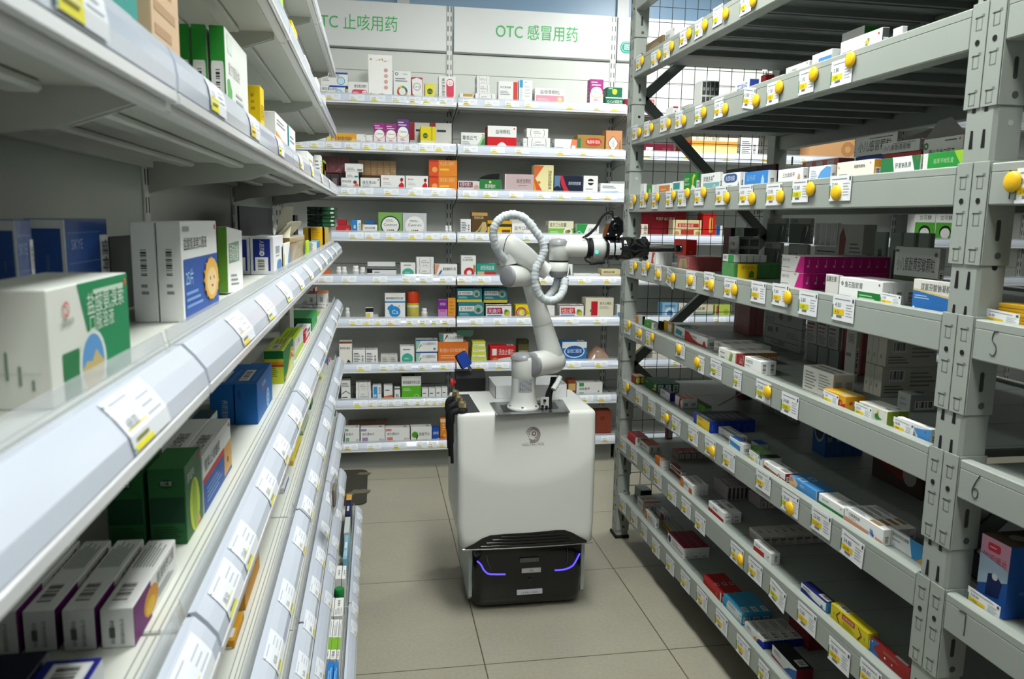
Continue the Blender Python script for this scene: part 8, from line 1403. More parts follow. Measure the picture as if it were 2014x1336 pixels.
# waist-high deck
rt(5, 1239, 1254, 1257, 622, ('#cf8344', {'R': []}), 'orange box at the far post, half behind it', yb=636, maxd=0.16); zb1, xb1, yb1, lb1 = rt(5, 1267, 1282, 1294, 634, ('#47903c', {'Lc': '#1c2a20', 'F': [lb('妇炎', 0.4, 0.4, 0.3, '#bcd8a8', 0.4)], 'Rc': '#dfe2dc', 'R': [BC(0.2, 0.15, 0.8, 0.85)], 'Tc': '#5f9a44'}), 'green box with a white barcode end', yb=648)
rt(5, 1256, 1264, 1268, 622, ('#d9dcd6', {'Rc': '#16301f', 'R': []}), 'white and dark green open carton by the orange box', yb=640, s=0.06); rt(5, 1295, 1300, 1303, 633, ('#1f2a24', {}), 'dark green box edge right of the barcode end', yb=649); rt(5, 1302, 1319, 1326, 636, ('#dda82c', {'F': [R(0.6, 0, 0.95, 0.8, '#e2e0d4')], 'R': [R(0, 0, 0.3, 1, '#e9e6da')]}), 'yellow box with a white patch', yb=655)
rt(5, 1327, 1347, 1374, 646, (WHT, ends({'F': [P([(0.1, 0.3), (0.7, 0.2), (0.8, 0.6), (0.2, 0.75)], '#3f9aa0'), P([(0.8, 0.1), (0.95, 0.2), (0.85, 0.4)], '#6ab8b4')], 'Tc': '#3a6a70'}, '', TEAL)), 'white box with a teal wave and dark teal top', n=2, yb=668)
rt(5, 1347, 1391.5, 1408, 666, (WHT, ends({'F': [P([(0, 0), (1, 0), (1, 0.12), (0.6, 0.2), (0.35, 0.5), (0.18, 1), (0, 1)], '#c23229'), lb('复方氨酚烷胺', 0.3, 0.55, 0.17, BLK, 0.62), P([(0.8, 0.1), (0.95, 0.15), (0.9, 0.6), (0.84, 0.55)], '#a83a30'), C(0.08, 0.75, 0.1, '#3a2c3a')]}, '', RED)), 'white box with a red sweep', yb=686)
gy = ('#dcdbd4', ends({'F': [lb('小儿氨酚', 0.06, 0.6, 0.24, BLK, 0.5), FP(0.06, 0.1, 0.5, 0.3, 1)], 'T': [R(0.3, 0.1, 0.6, 0.9, '#a9aca6'), R(0.9, 0, 0.92, 1, '#f0f0ec')]}, '', GRY))
rt(5, 1405, 1440, 1517, 682, gy, 'white box with grey top patch in the long row', n=4, yb=702, s=0.09)
rt(5, 1414, 1447, 1529, 695, ('#e0e0d8', ends({'F': [BC(0.1, 0.1, 0.42, 0.4), P([(0.6, 0.1), (0.8, 0.2), (0.85, 0.8), (0.7, 0.9), (0.66, 0.5)], '#7a9a44'), C(0.72, 0.75, 0.1, '#d8b04a'), FP(0.1, 0.6, 0.5, 0.75, 1)], 'Rc': '#c98a44', 'T': [R(0.3, 0.1, 0.6, 0.9, '#a9aca6')]}, '', ORG)), 'white box with a small lizard figure and ochre end', n=4, yb=722)
rt(5, 1448, 1463, 1466, 701, ('#8c2430', {'F': [R(0, 0, 0.06, 1, '#d89a6a'), R(0.94, 0, 1, 1, '#d89a6a'), VT('六味', 0.5, 0.8, 0.3, '#d8b0a8', 0.5)], 'T': []}), 'maroon box with orange edges', yb=727, maxd=0.06)
rt(5, 1465, 1497, 1528, 712, (WHT, ends({'F': [lb('头孢克洛', 0.08, 0.6, 0.2, '#4a4e50', 0.5), FP(0.08, 0.35, 0.5, 0.45, 1), P([(0.5, 0.04), (0.95, 0.04), (0.95, 0.1), (0.5, 0.08)], '#8a4a3a'), R(0.75, 0.14, 0.95, 0.18, YEL)], 'R': [BC(0.15, 0.1, 0.85, 0.9)], 'T': [R(0.2, 0.2, 0.7, 0.8, '#b9bcb6')]}, '', GRY)), 'white box with a barcode end', n=2, yb=740)
rpack(5, 1447, 1478, 1506, 574, ('#9c3430', {'F': [P([(0.1, 0), (0.2, 0.5), (0.15, 1), (0.12, 1), (0.16, 0.5), (0.06, 0)], '#b85a50')]}), 'dull red boxes bound in glossy film at the rear', 2, s=0.36)
zt1, _, _, _ = rt(5, 1505, 1578, 1586, 638, ('#b1b5ae', ends({'F': [lb('小儿止咳糖浆', 0.2, 0.1, 0.16, '#3a3e3c', 0.6), R(0.1, 0.6, 0.25, 0.82, '#7c867c'), C(0.36, 0.78, 0.12, '#8a7a4a'), FP(0.62, 0.5, 0.95, 0.8, 3, '#8a8e88'), R(0.02, 0.3, 0.95, 0.33, '#5c605c')]}, '', GRY)), 'grey syrup carton, lower of two at the rear', s=0.34, h=0.075); rt(5, 1507, 1580, 1588, 606, ('#b1b5ae', ends({'F': [C(0.45, 0.45, 0.2, '#7a6a54'), C(0.68, 0.5, 0.22, '#8f8a74'), lb('N 三力', 0.05, 0.12, 0.2, '#3a3e3c', 0.3)]}, '', GRY)), 'grey syrup carton, upper of two at the rear', s=0.34, base=zt1, h=0.065)  # grey boards here include the shade of the rear deck
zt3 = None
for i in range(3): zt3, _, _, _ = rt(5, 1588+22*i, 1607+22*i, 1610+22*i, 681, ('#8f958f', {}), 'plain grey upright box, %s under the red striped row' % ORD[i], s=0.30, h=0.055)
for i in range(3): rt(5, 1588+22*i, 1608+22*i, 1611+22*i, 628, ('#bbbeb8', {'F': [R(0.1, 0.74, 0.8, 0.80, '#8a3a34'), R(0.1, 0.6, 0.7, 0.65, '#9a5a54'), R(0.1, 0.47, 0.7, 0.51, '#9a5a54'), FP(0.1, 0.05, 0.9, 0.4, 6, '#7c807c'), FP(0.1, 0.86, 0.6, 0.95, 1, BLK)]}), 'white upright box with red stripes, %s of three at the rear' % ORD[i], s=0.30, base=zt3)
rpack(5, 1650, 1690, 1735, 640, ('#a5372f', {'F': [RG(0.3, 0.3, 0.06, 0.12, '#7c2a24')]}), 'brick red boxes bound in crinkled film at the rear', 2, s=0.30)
rt(5, 1581, 1640, 1682, 738, ('#dedcd2', {'F': [FP(0.08, 0.1, 0.46, 0.85, 6, '#8d8f88'), FP(0.54, 0.2, 0.92, 0.88, 6, '#9c9e96')], 'R': [R(0.1, 0.3, 0.4, 0.7, '#bab8ae'), R(0.6, 0.3, 0.9, 0.7, '#bab8ae')], 'T': [R(0.1, 0.15, 0.9, 0.3, '#8d8f8a'), R(0.1, 0.5, 0.9, 0.7, '#8d8f8a')]}), 'large off-white box with fine print on its side', yb=789)
cr_ = ('#dad8c8', {'R': [BC(0.12, 0.5, 0.4, 0.9), FP(0.5, 0.3, 0.95, 0.85, 4, '#9a9a90'), FP(0.05, 0.1, 0.45, 0.4, 3, '#8a8a82')], 'F': [FP(0.3, 0.2, 0.6, 0.5, 1, '#9a988c')]})
zk, xk, yk, lk = rt(5, 1682, 1730, 1840, 748, cr_, 'cream box with barcode side, lower row', s=0.20, h=0.075, length=0.022); 
for i in range(2): rt(5, 1682, 1730, 1840, 748, cr_, 'cream box with barcode side, lower row, %s behind' % ('next' if i == 0 else 'last'), s=0.20, h=0.075, length=0.022, y=yk+0.0235*(i+1))
for i in range(3): rt(5, 1684, 1728, 1838, 700, cr_, 'cream box with barcode side, upper row, %s from the viewer' % ORD[i], s=0.20, base=zk, length=0.022, h=0.07, y=yk+0.0235*i)
rt(5, 1664, 1684, 1688, 678, ('#d0cec2', ends({'F': [lb('妇科再造', 0.2, 0.7, 0.14, '#6a6a62', 0.6), FP(0.1, 0.4, 0.8, 0.55, 1)]}, '', GRY)), 'cream upright box with grey title', s=0.24, h=0.15)
rt(5, 1620, 1664, 1704, 781, ('#e2a62c', ends({'F': [P([(0.12, 0.45), (0.62, 0.35), (0.6, 0.75), (0.14, 0.85)], '#a8647a'), lb('小儿化痰止咳', 0.16, 0.54, 0.2, '#f0d8c8', 0.42), RG(0.78, 0.4, 0.16, 0.26, '#c8342c'), P([(0.62, 0), (1, 0), (1, 0.5), (0.8, 0.3)], '#c8342c')], 'R': [RG(0.55, 0.5, 0.1, 0.2, '#d05a28'), C(0.55, 0.5, 0.1, '#c8342c')], 'T': [R(0.35, 0.1, 0.65, 0.9, '#c9c44a'), R(0.68, 0.15, 0.95, 0.85, '#b9ae9c')]}, '', YEL)), 'yellow box with red rings', n=2, yb=810)
rt(5, 1690, 1746, 1789, 810, ('#e4e5da', ends({'F': [BC(0.05, 0.35, 0.42, 0.65), lb('小儿宣肺止咳', 0.06, 0.76, 0.12, '#5a5e50', 0.5), C(0.68, 0.72, 0.12, '#d8c23a'), P([(0.58, 0.5), (0.68, 0.66), (0.74, 0.4), (0.84, 0.3), (0.66, 0.2), (0.6, 0.3)], '#3f8a3c'), P([(0.5, 0.08), (1, 0.05), (1, 0.0), (0.5, 0.0)], '#a8b83a'), C(0.93, 0.88, 0.04, RED)], 'Rc': '#8fa838', 'R': []}, '', GRN)), 'white box with a green bird and lime end', n=2, yb=839)
rt(5, 1765, 1832, 1842, 845, (WHT, ends({'F': [P([(0.52, 0.72), (0.75, 0.80), (1, 0.95), (1, 0), (0.62, 0), (0.64, 0.3)], '#4a8fd0'), lb('川贝枇杷胶囊', 0.1, 0.62, 0.15, '#4a4e50', 0.42), FP(0.05, 0.35, 0.4, 0.5, 2), C(0.85, 0.7, 0.05, RED)]}, '', BLU)), 'white box with a blue wavy end panel at the near post', yb=880, s=0.03)
rt(5, 1765, 1790, 1848, 795, ('#a8aca6', ends({'T': [C(0.5, 0.5, 0.25, '#5a6a94')], 'F': [FP(0.2, 0.2, 0.8, 0.8, 2)]}, '', GRY)), 'grey white box with dark blue top mark, behind the wavy one', s=0.17, h=0.04)
for px, py, t_, nm2 in ((1617, 793, '7.60', 'yellow ringed'), (1678, 818, '28.50', 'green bird'), (1754, 851, '18.80', 'blue wavy')): shelf_card(5, px, py, 0.062, t_, 'white price card standing before the %s box, fifth rack deck' % nm2, 0.030)
# third lowest deck
rt(6, 1237, 1251, 1269, 741, ('#8e3238', {'R': [P(rb(0.05, 0.1, 0.95, 0.95, 0.4), '#c9b84a')], 'Rc': '#3f5a2c', 'Tc': '#b9a080', 'T': [R(0, 0.2, 1, 0.3, '#8a5a44'), R(0, 0.5, 1, 0.6, '#8a5a44')]}), 'red box with a gold end at the far post', n=2, yb=757)
rt(6, 1269, 1292.5, 1337, 756, ('#1f6a3c', ends({'F': [lb('达克宁', 0.08, 0.55, 0.2, '#c9e0c8', 0.4), P([(0.55, 0.1), (0.95, 0.2), (0.9, 0.5), (0.7, 0.3)], '#d8d03c'), P([(0.75, 0.5), (0.95, 0.55), (0.85, 0.95)], '#e4ece0')], 'R': [R(0.15, 0.05, 0.85, 0.9, '#dfe4dc'), BC(0.25, 0.1, 0.75, 0.85)], 'Tc': '#3a6a58', 'T': [R(0, 0.9, 1, 1, '#1f4a34')]}, '', GRN)), 'dark green swan box', n=3, yb=774)
rt(6, 1299, 1318, 1329, 774, (WHT, ends({'F': [lb('制霉素', 0.1, 0.5, 0.3, '#5a5a7a', 0.6)], 'Rc': '#3a2878', 'R': [], 'Tc': '#3d3560', 'T': [R(0.4, 0.2, 0.9, 0.8, '#8a88a0')]}, '', PUR)), 'violet topped white box', yb=791)
rt(6, 1328, 1343, 1372, 785, (WHT, ends({'F': [P([(0.5, 0), (0.8, 0), (0.7, 0.6), (1, 1), (0.6, 1)], '#c8342e')], 'Tc': '#c9aaa4', 'T': [R(0, 0.3, 1, 0.5, '#b8443c')]}, '', RED)), 'white box with a red ribbon corner', n=2, yb=804)
zo, xo, yo, lo_ = rt(6, 1357, 1385, 1400, 800, ('#6fae48', ends({'F': [FP(0.1, 0.3, 0.6, 0.6, 1, '#a8d088')], 'Tc': '#24322c', 'T': []}, '', GRN)), 'small green carton with its grey lid standing open', yb=812)
f = MB(); f.add([(0, 0, 0), (0.0, 0.012, 0), (-0.02, -0.075, 0.055), (-0.02, -0.087, 0.055), (0, 0, 0.0007), (0.0, 0.012, 0.0007), (-0.02, -0.075, 0.0557), (-0.02, -0.087, 0.0557)], [(0, 1, 2, 3), (7, 6, 5, 4), (0, 4, 5, 1), (2, 6, 7, 3), (1, 5, 6, 2), (3, 7, 4, 0)], '#c9ccc2')
o = [x for x in bpy.data.objects if x.get('label', '').startswith('small green carton with its grey')][0]; q = f.build('lid_flap', M_CARD, o); q.location = (lo_, o.dimensions.x*0.4, zo-o.location.z-0.001); q.rotation_euler = (0, 0, PI)
rt(6, 1365, 1396, 1486, 829, ('#1f3fa8', ends({'F': [R(0.2, 0.04, 1, 0.92, '#e2c22c'), lb('珍视明滴', 0.28, 0.66, 0.16, '#5a4a1c', 0.4), C(0.9, 0.85, 0.05, '#e08a4a'), FP(0.3, 0.2, 0.6, 0.4, 2, '#b89a20')], 'R': [R(0.4, 0.2, 0.6, 0.7, '#2f54b8'), R(0.97, 0, 1, 1, '#16307e')], 'Tc': '#3c4048', 'T': [R(0.3, 0.1, 0.8, 0.9, '#6a6e74')]}, '', BLU)), 'royal blue box with yellow front', n=7, yb=854)
rt(6, 1413, 1448, 1471, 860, (WHT, ends({'F': [lb('舒血宁片', 0.2, 0.62, 0.15, '#5a5a54', 0.4), FP(0.2, 0.3, 0.6, 0.4, 1), P([(0.1, 0.1), (0.7, 0.0), (0.9, 0.06), (0.3, 0.2)], '#8a3a30')], 'R': [BC(0.2, 0.15, 0.8, 0.85)], 'T': [R(0.1, 0.2, 0.8, 0.8, '#b4b6b0')]}, '', GRY)), 'white box with fine brown script', n=2, yb=875, s=0.09)
rt(6, 1435, 1462, 1477, 875, (WHT, ends({'F': [P([(0.06, 0.25), (0.8, 0.12), (0.8, 0.6), (0.06, 0.75)], '#3f8fd0')], 'Tc': '#dfe2e2', 'T': [R(0, 0.1, 0.7, 0.9, '#2f74c8')]}, '', BLU)), 'white box with a blue label and blue top', yb=895)
rt(6, 1478, 1492, 1511, 874, ('#cfd4d8', {'Tc': '#2c5ca0', 'R': []}), 'blue topped white box farther back', yb=884, s=0.14)
rt(6, 1465, 1492, 1521, 893, ('#9fcf78', ends({'F': [FP(0.2, 0.4, 0.8, 0.6, 1, '#5a8a3c')], 'Tc': '#86b862'}, '', GRN)), 'pale green box', n=2, yb=905); rt(6, 1489, 1496, 1534, 900, (WHT, {'Lc': WHT, 'Tc': '#2a2e34', 'F': [R(0, 0.8, 1, 1, '#2f8a78')]}), 'white box with black and teal lid edge', yb=922, maxd=0.10)
shelf_card(6, 1472, 905, 0.06, '11.80', 'white price card standing before the pale green boxes, sixth rack deck', 0.032)
rt(6, 1503, 1545, 1572, 932, (WHT, ends({'F': [P([(0, 0), (1, 0), (1, 0.2), (0.3, 0.24), (0, 0.42)], '#6a7a3c'), P([(0, 0.4), (0.7, 0.2), (1, 0.2), (1, 0.3), (0.6, 0.34), (0, 0.55)], '#b83a30'), RG(0.72, 0.34, 0.14, 0.22, '#b8342c'), C(0.72, 0.34, 0.13, '#e8e0dc'), lb('丹参', 0.1, 0.72, 0.16, '#a8382f', 0.3)], 'Rc': '#b02a2c', 'T': [R(0.1, 0.2, 0.5, 0.8, '#c2c4be'), R(0.7, 0.2, 0.95, 0.8, '#9a9c98')]}, '', RED)), 'white box with red band and red end', n=2, yb=957)
rt(6, 1553, 1605.5, 1645, 967, ('#4a92d0', ends({'F': [P([(0, 0), (0.24, 0), (0.34, 0.6), (0.2, 1), (0, 1)], '#d9b890'), P([(0.0, 0.5), (0.16, 0.6), (0.12, 0.95), (0, 0.9)], '#c08a64'), lb('120mg×50.80', 0.12, 0.10, 0.2, '#2c5a90', 0.7), lb('善存片', 0.42, 0.55, 0.18, '#cfe4f4', 0.4)], 'T': [R(0.22, 0.2, 0.45, 0.8, '#c8dcec'), R(0.26, 0.28, 0.41, 0.72, '#4a92d0')], 'R': [R(0, 0.0, 0.08, 1, '#e4e8ea')]}, '', BLU)), 'sky blue box with a tan figure', n=2, yb=993)
rt(6, 1611, 1660, 1699, 1000, (WHT, ends({'F': [R(0, 0.02, 1, 0.36, '#2f8a48'), lb('复方丹参片', 0.15, 0.6, 0.14, '#5a5e5c', 0.5), FP(0.85, 0.7, 0.95, 0.8, 1, BLK)], 'T': [R(0.6, 0.3, 0.85, 0.8, '#b0b4ac')]}, '', GRN)), 'white box with a green foot band', n=2, yb=1025)
rt(6, 1662, 1738, 1803, 1043, (WHT, ends({'F': [P([(0, 0.02), (0.62, 0.02), (0.66, 0.34), (0, 0.42)], '#e0a184'), P([(0.82, 0.02), (1, 0.02), (1, 0.25), (0.82, 0.28)], '#e0a184'), lb('红霉素软膏', 0.12, 0.62, 0.17, '#4a4440', 0.44), C(0.72, 0.42, 0.17, '#5f82c0'), C(0.70, 0.52, 0.10, '#86a4d6'), C(0.76, 0.30, 0.10, '#3f62a8'), C(0.07, 0.86, 0.05, '#d8703c'), FP(0.12, 0.48, 0.4, 0.54, 1)], 'T': [R(0.6, 0.2, 0.85, 0.8, '#b08a5c'), FP(0.1, 0.2, 0.5, 0.8, 3)]}, '', ORG)), 'white box with peach foot and a blue flower', n=4, yb=1082)
rt(6, 1749, 1816, 1826, 1075, (WHT, ends({'F': [P([(0.72, 0.0), (1, 0.0), (1, 1), (0.62, 1)], '#3a8fc8'), P([(0.85, 0.0), (1, 0.0), (1, 0.3)], '#d8a04a'), lb('阿莫西林克拉维酸', 0.05, 0.66, 0.15, '#4a5254', 0.56), FP(0.05, 0.4, 0.5, 0.5, 1), C(0.08, 0.2, 0.08, '#8ac0dc'), C(0.2, 0.16, 0.07, '#b8d8e8')], 'Tc': '#d4d6d2', 'T': [R(0.6, 0.1, 1, 0.9, '#2a5a78')]}, '', BLU)), 'white box with a blue corner at the near post', n=1, yb=1113)
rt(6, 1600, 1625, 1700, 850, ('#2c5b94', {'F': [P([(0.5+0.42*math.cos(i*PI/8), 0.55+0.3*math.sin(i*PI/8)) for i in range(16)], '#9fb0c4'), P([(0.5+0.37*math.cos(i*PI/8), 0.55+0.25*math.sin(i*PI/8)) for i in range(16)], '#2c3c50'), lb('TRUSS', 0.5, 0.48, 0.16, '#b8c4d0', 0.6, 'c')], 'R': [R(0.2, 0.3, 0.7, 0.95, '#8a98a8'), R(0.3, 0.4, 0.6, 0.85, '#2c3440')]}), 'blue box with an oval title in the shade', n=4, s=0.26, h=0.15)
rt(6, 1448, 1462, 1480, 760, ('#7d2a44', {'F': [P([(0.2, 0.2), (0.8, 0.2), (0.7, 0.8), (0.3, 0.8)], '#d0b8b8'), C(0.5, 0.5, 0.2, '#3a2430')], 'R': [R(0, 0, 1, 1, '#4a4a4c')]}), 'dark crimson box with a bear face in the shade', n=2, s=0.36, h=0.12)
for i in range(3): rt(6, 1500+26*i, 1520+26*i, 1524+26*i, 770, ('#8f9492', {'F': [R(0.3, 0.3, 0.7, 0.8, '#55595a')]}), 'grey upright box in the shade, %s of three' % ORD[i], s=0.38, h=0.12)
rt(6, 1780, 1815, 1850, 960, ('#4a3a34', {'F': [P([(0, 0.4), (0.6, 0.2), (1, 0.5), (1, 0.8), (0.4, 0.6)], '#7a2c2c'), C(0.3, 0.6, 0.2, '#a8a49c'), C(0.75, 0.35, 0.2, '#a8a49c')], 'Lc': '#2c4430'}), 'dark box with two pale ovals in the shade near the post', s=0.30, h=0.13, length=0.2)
# second lowest deck
rt(7, 1235, 1250, 1275, 861, ('#c23a3c', ends({'R': [R(0.0, 0, 1, 1, '#dfe0de'), BC(0.2, 0.3, 0.8, 0.9)], 'Tc': '#b84848', 'T': [R(0, 0.9, 1, 1, '#d8a8a8')]}, '', RED)), 'red box at the far post', n=2, yb=878)
rt(7, 1256, 1277, 1302, 879, (WHT, ends({'F': [P([(0.05, 0.2), (0.25, 0.3), (0.1, 0.7)], '#b84038'), FP(0.3, 0.4, 0.8, 0.7, 2)], 'R': [BC(0.2, 0.2, 0.8, 0.9)], 'Tc': '#b8543c', 'T': [R(0.9, 0, 1, 1, '#e0dcd6')]}, '', RED)), 'white box with a rust red top', n=2, yb=893)
rt(7, 1289, 1302, 1317, 906, ('#d8742a', ends({'F': [R(0.7, 0, 1, 1, '#e9e6e0')], 'R': [R(0, 0, 1, 1, '#e4e4e0'), FP(0.2, 0.1, 0.8, 0.3, 1)], 'Tc': '#c86a2c', 'T': [R(0.55, 0.1, 0.95, 0.8, '#b4b4ac')]}, '', ORG)), 'orange box with a white end', yb=927)
rt(7, 1318, 1341, 1350, 929, (WHT, ends({'F': [P([(0, 0), (0.9, 0), (1, 0.3), (0.3, 0.4), (0, 0.3)], '#a8302c'), R(0.1, 0.5, 0.9, 0.85, '#5a4a48'), FP(0.15, 0.6, 0.85, 0.75, 1, '#d8d4d0')], 'Tc': '#9c2f2a'}, '', RED)), 'white and dark red box behind the orange corner boxes', yb=945)
rt(7, 1339, 1362, 1394, 956, (WHT, ends({'F': [P([(0, 0), (0.25, 0), (0.3, 0.5), (0.2, 1), (0, 1)], '#dd7a34'), R(0.72, 0.1, 0.98, 0.6, '#dd6a2c'), FP(0.3, 0.5, 0.7, 0.8, 3)], 'R': [FP(0.3, 0.1, 0.7, 0.6, 5, '#c9c9c4')], 'T': [FP(0.1, 0.2, 0.9, 0.8, 3)]}, '', ORG)), 'white box with orange corners', n=2, yb=982)
for i in range(8): rt(7, 1311+11*i, 1319+11*i, 1322+11*i, 886, ('#8c5a54', {'R': [], 'Tc': '#a85848'}), 'dull red topped box, %s of eight in the row behind' % ORD[i], s=0.22, h=0.045, y=2.42-0.0*i, length=0.10) if i == 0 else None
rt(7, 1322, 1335, 1408, 892, ('#a89a94', ends({'Tc': '#a85444', 'R': [BC(0.2, 0.2, 0.8, 0.8)]}, '', RED)), 'rust topped grey box in the second row', n=6, yb=906, s=0.2)
rt(7, 1300, 1312, 1322, 864, ('#8c1f2c', {'Tc': '#a82a34', 'R': [R(0.1, 0.1, 0.9, 0.8, '#b9b9b4')]}), 'crimson box leaning against the mesh', s=0.20, h=0.06)
wp = (WHT, ends({'F': [P([(0, 0.02), (1, 0.02), (1, 0.36), (0, 0.44)], '#b8322c'), lb('罗红霉素', 0.3, 0.58, 0.18, '#4a4a4a', 0.5)], 'R': [FP(0.2, 0.5, 0.8, 0.7, 1), R(0.25, 0.1, 0.75, 0.3, '#c2c2be')], 'T': [BC(0.3, 0.15, 0.7, 0.85), FP(0.05, 0.2, 0.25, 0.8, 2)]}, '', RED))
rt(7, 1394, 1424, 1459, 1010, wp, 'white red-footed box before the filmed rows', n=2, yb=1033); rt(7, 1402, 1430, 1530, 990, ('#b9aeb0', ends({'R': [R(0.2, 0.1, 0.8, 0.9, '#55504e'), R(0.05, 0.0, 0.12, 1, '#e0dcdc')], 'T': [BC(0.3, 0.2, 0.7, 0.8)]}, '', GRY)), 'pinkish grey box bound in film', n=6, s=0.13, h=0.047, mat=M_GLOSS)
mr = ('#8c2430', {'F': [P([(0.3, 0.1), (0.7, 0.1), (0.7, 0.35), (0.5, 0.5), (0.3, 0.35)], '#c8a4a0'), RG(0.5, 0.7, 0.12, 0.2, '#c8a4a0'), R(0.96, 0, 1, 1, '#5c141e')]})
for i in range(9): rt(7, 1426+9.6*i, 1434+9.6*i, 1437+9.6*i, 940+8.0*i, mr, 'maroon upright box with pale emblem, %s of nine from the far end' % ORD[i], s=0.30, h=0.13)
rt(7, 1474, 1500, 1628, 1058, ('#cfc9c4', ends({'R': [FP(0.2, 0.1, 0.8, 0.5, 3), R(0.15, 0.55, 0.85, 0.8, '#7c7a78')], 'T': [BC(0.3, 0.2, 0.7, 0.8)], 'F': [FP(0.1, 0.2, 0.8, 0.7, 3), R(0, 0, 0.1, 0.6, '#c98a3c')]}, '', GRY)), 'white dark-ended box in the long row', n=8, yb=1076, s=0.1)
rt(7, 1470, 1492, 1580, 1034, ('#b9b0b0', ends({'T': [BC(0.2, 0.2, 0.8, 0.8)]}, '', GRY)), 'pinkish white box in the row behind the long one', n=6, s=0.20, h=0.04)
rt(7, 1483, 1517, 1535, 1090, (WHT, ends({'F': [P([(0, 0.05), (0.62, 0.1), (0.62, 0.52), (0, 0.46)], '#c22a2a'), FP(0.1, 0.65, 0.5, 0.78, 1, BLK), C(0.85, 0.5, 0.08, '#a8402c')], 'R': [BC(0.3, 0.15, 0.8, 0.85)], 'T': [R(0.2, 0.2, 0.8, 0.8, '#c2c4be')]}, '', RED)), 'single white box with a red plate and barcode end', yb=1113)
rt(7, 1576, 1625, 1645, 1187, (WHT, ends({'F': [P([(0, 0), (1, 0), (1, 0.2), (0.5, 0.3), (0.15, 0.55), (0, 0.5)], '#2c3a8c'), lb('替硝唑胶囊片', 0.08, 0.66, 0.17, BLK, 0.6), C(0.85, 0.36, 0.16, '#3a8fd0'), FP(0.1, 0.5, 0.6, 0.58, 1)], 'Rc': '#4a9ad0', 'R': [], 'Tc': '#22286c', 'T': [R(0.6, 0.25, 0.95, 0.8, '#d8d8d4'), BC(0.63, 0.3, 0.92, 0.75)]}, '', BLU)), 'white and navy box with a sky blue end', yb=1217)
rt(7, 1635, 1708, 1728, 1247, ('#d8c826', ends({'F': [P([(0.32, 0.58), (0.66, 0.58), (0.66, 0.9), (0.32, 0.9)], '#b8302a'), lb('云南白药膏', 0.35, 0.66, 0.15, '#f0d8b8', 0.29), P([(0.24, 0.85), (0.27, 0.85), (0.19, 0.5), (0.27, 0.15), (0.24, 0.15), (0.15, 0.5)], '#8a3a1c'), P([(0.74, 0.85), (0.77, 0.85), (0.86, 0.5), (0.77, 0.15), (0.74, 0.15), (0.82, 0.5)], '#8a3a1c'), C(0.10, 0.5, 0.09, '#b8a41c'), C(0.92, 0.5, 0.09, '#b8a41c'), R(0.3, 0.0, 0.6, 0.06, '#a83a1c'), FP(0.35, 0.25, 0.65, 0.5, 3, '#a8981c')], 'T': [BC(0.1, 0.2, 0.4, 0.8)]}, '', YEL)), 'yellow box with a red title plate', yb=1282)
rt(7, 1711, 1790, 1800, 1318, ('#a8302c', ends({'F': [P([(0, 0), (0.28, 0), (0.1, 0.5), (0.25, 1), (0, 1)], '#3f72b0'), C(0.4, 0.36, 0.09, '#e0d8d4'), C(0.58, 0.3, 0.07, '#e0d8d4'), FP(0.35, 0.6, 0.8, 0.8, 2, '#c87a74'), C(0.06, 0.8, 0.06, '#d8dce4')], 'Tc': '#8c2826', 'T': [R(0.6, 0.2, 0.9, 0.8, '#9a9490')]}, '', RED)), 'red and blue box at the near post', s=0.034)
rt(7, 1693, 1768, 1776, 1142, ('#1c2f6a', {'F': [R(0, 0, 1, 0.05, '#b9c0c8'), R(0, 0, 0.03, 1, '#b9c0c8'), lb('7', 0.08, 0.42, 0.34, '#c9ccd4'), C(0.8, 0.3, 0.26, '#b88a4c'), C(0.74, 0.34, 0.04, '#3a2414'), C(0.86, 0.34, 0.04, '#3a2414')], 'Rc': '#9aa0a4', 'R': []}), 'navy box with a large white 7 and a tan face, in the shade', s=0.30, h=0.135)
# lowest deck
rt(8, 1240, 1260, 1282, 966, ('#9fa5a0', ends({'F': [FP(0.1, 0.3, 0.6, 0.6, 1, '#c2c6c0')], 'Rc': '#1c1f24', 'R': []}, '', GRY)), 'grey box with a black end at the far post', yb=986)
rt(8, 1254, 1268, 1300, 990, (WHT, ends({'F': [FP(0.1, 0.4, 0.8, 0.7, 3), R(0.8, 0, 1, 1, '#dd9030')], 'Tc': '#cfc4b4', 'T': [R(0.3, 0.1, 0.6, 0.9, '#a8a49a'), R(0.85, 0, 1, 1, '#b84a2c')]}, '', ORG)), 'white box with an orange end stripe', n=3, yb=1010); rt(8, 1269, 1289, 1297, 1022, (WHT, ends({'F': [P([(0, 0), (0.25, 0), (0.15, 1), (0, 1)], '#dd9030'), FP(0.3, 0.3, 0.8, 0.7, 3)]}, '', ORG)), 'single white box with an orange corner', yb=1041)
rt(8, 1290, 1306, 1320, 1014, (WHT, ends({'F': [R(0.6, 0, 1, 1, '#b84a34')]}, '', RED)), 'small white and rust box', n=2, yb=1026)
rt(8, 1303, 1325, 1352, 1047, ('#d9a82c', ends({'F': [FP(0.2, 0.4, 0.8, 0.7, 2, '#8a6a1c'), R(0, 0, 1, 0.25, '#dfd8c4')], 'Tc': '#9a9c94', 'T': [R(0, 0.9, 1, 1, '#c9c6b4')]}, '', YEL)), 'amber box with a grey top', n=3, yb=1058)
rt(8, 1314, 1344.5, 1396, 1079, (WHT, ends({'F': [P([(0.12+0.09*math.cos(i*PI/6), 0.55+0.32*math.sin(i*PI/6)) for i in range(12)], '#3a3a5c'), R(0.3, 0.4, 1, 0.46, '#b8404a'), FP(0.3, 0.6, 0.8, 0.7, 1, BLK)], 'R': [FP(0.2, 0.1, 0.8, 0.25, 1)], 'Tc': '#8c1f3c', 'T': []}, '', PUR)), 'white box with a crimson top', n=3, yb=1102)
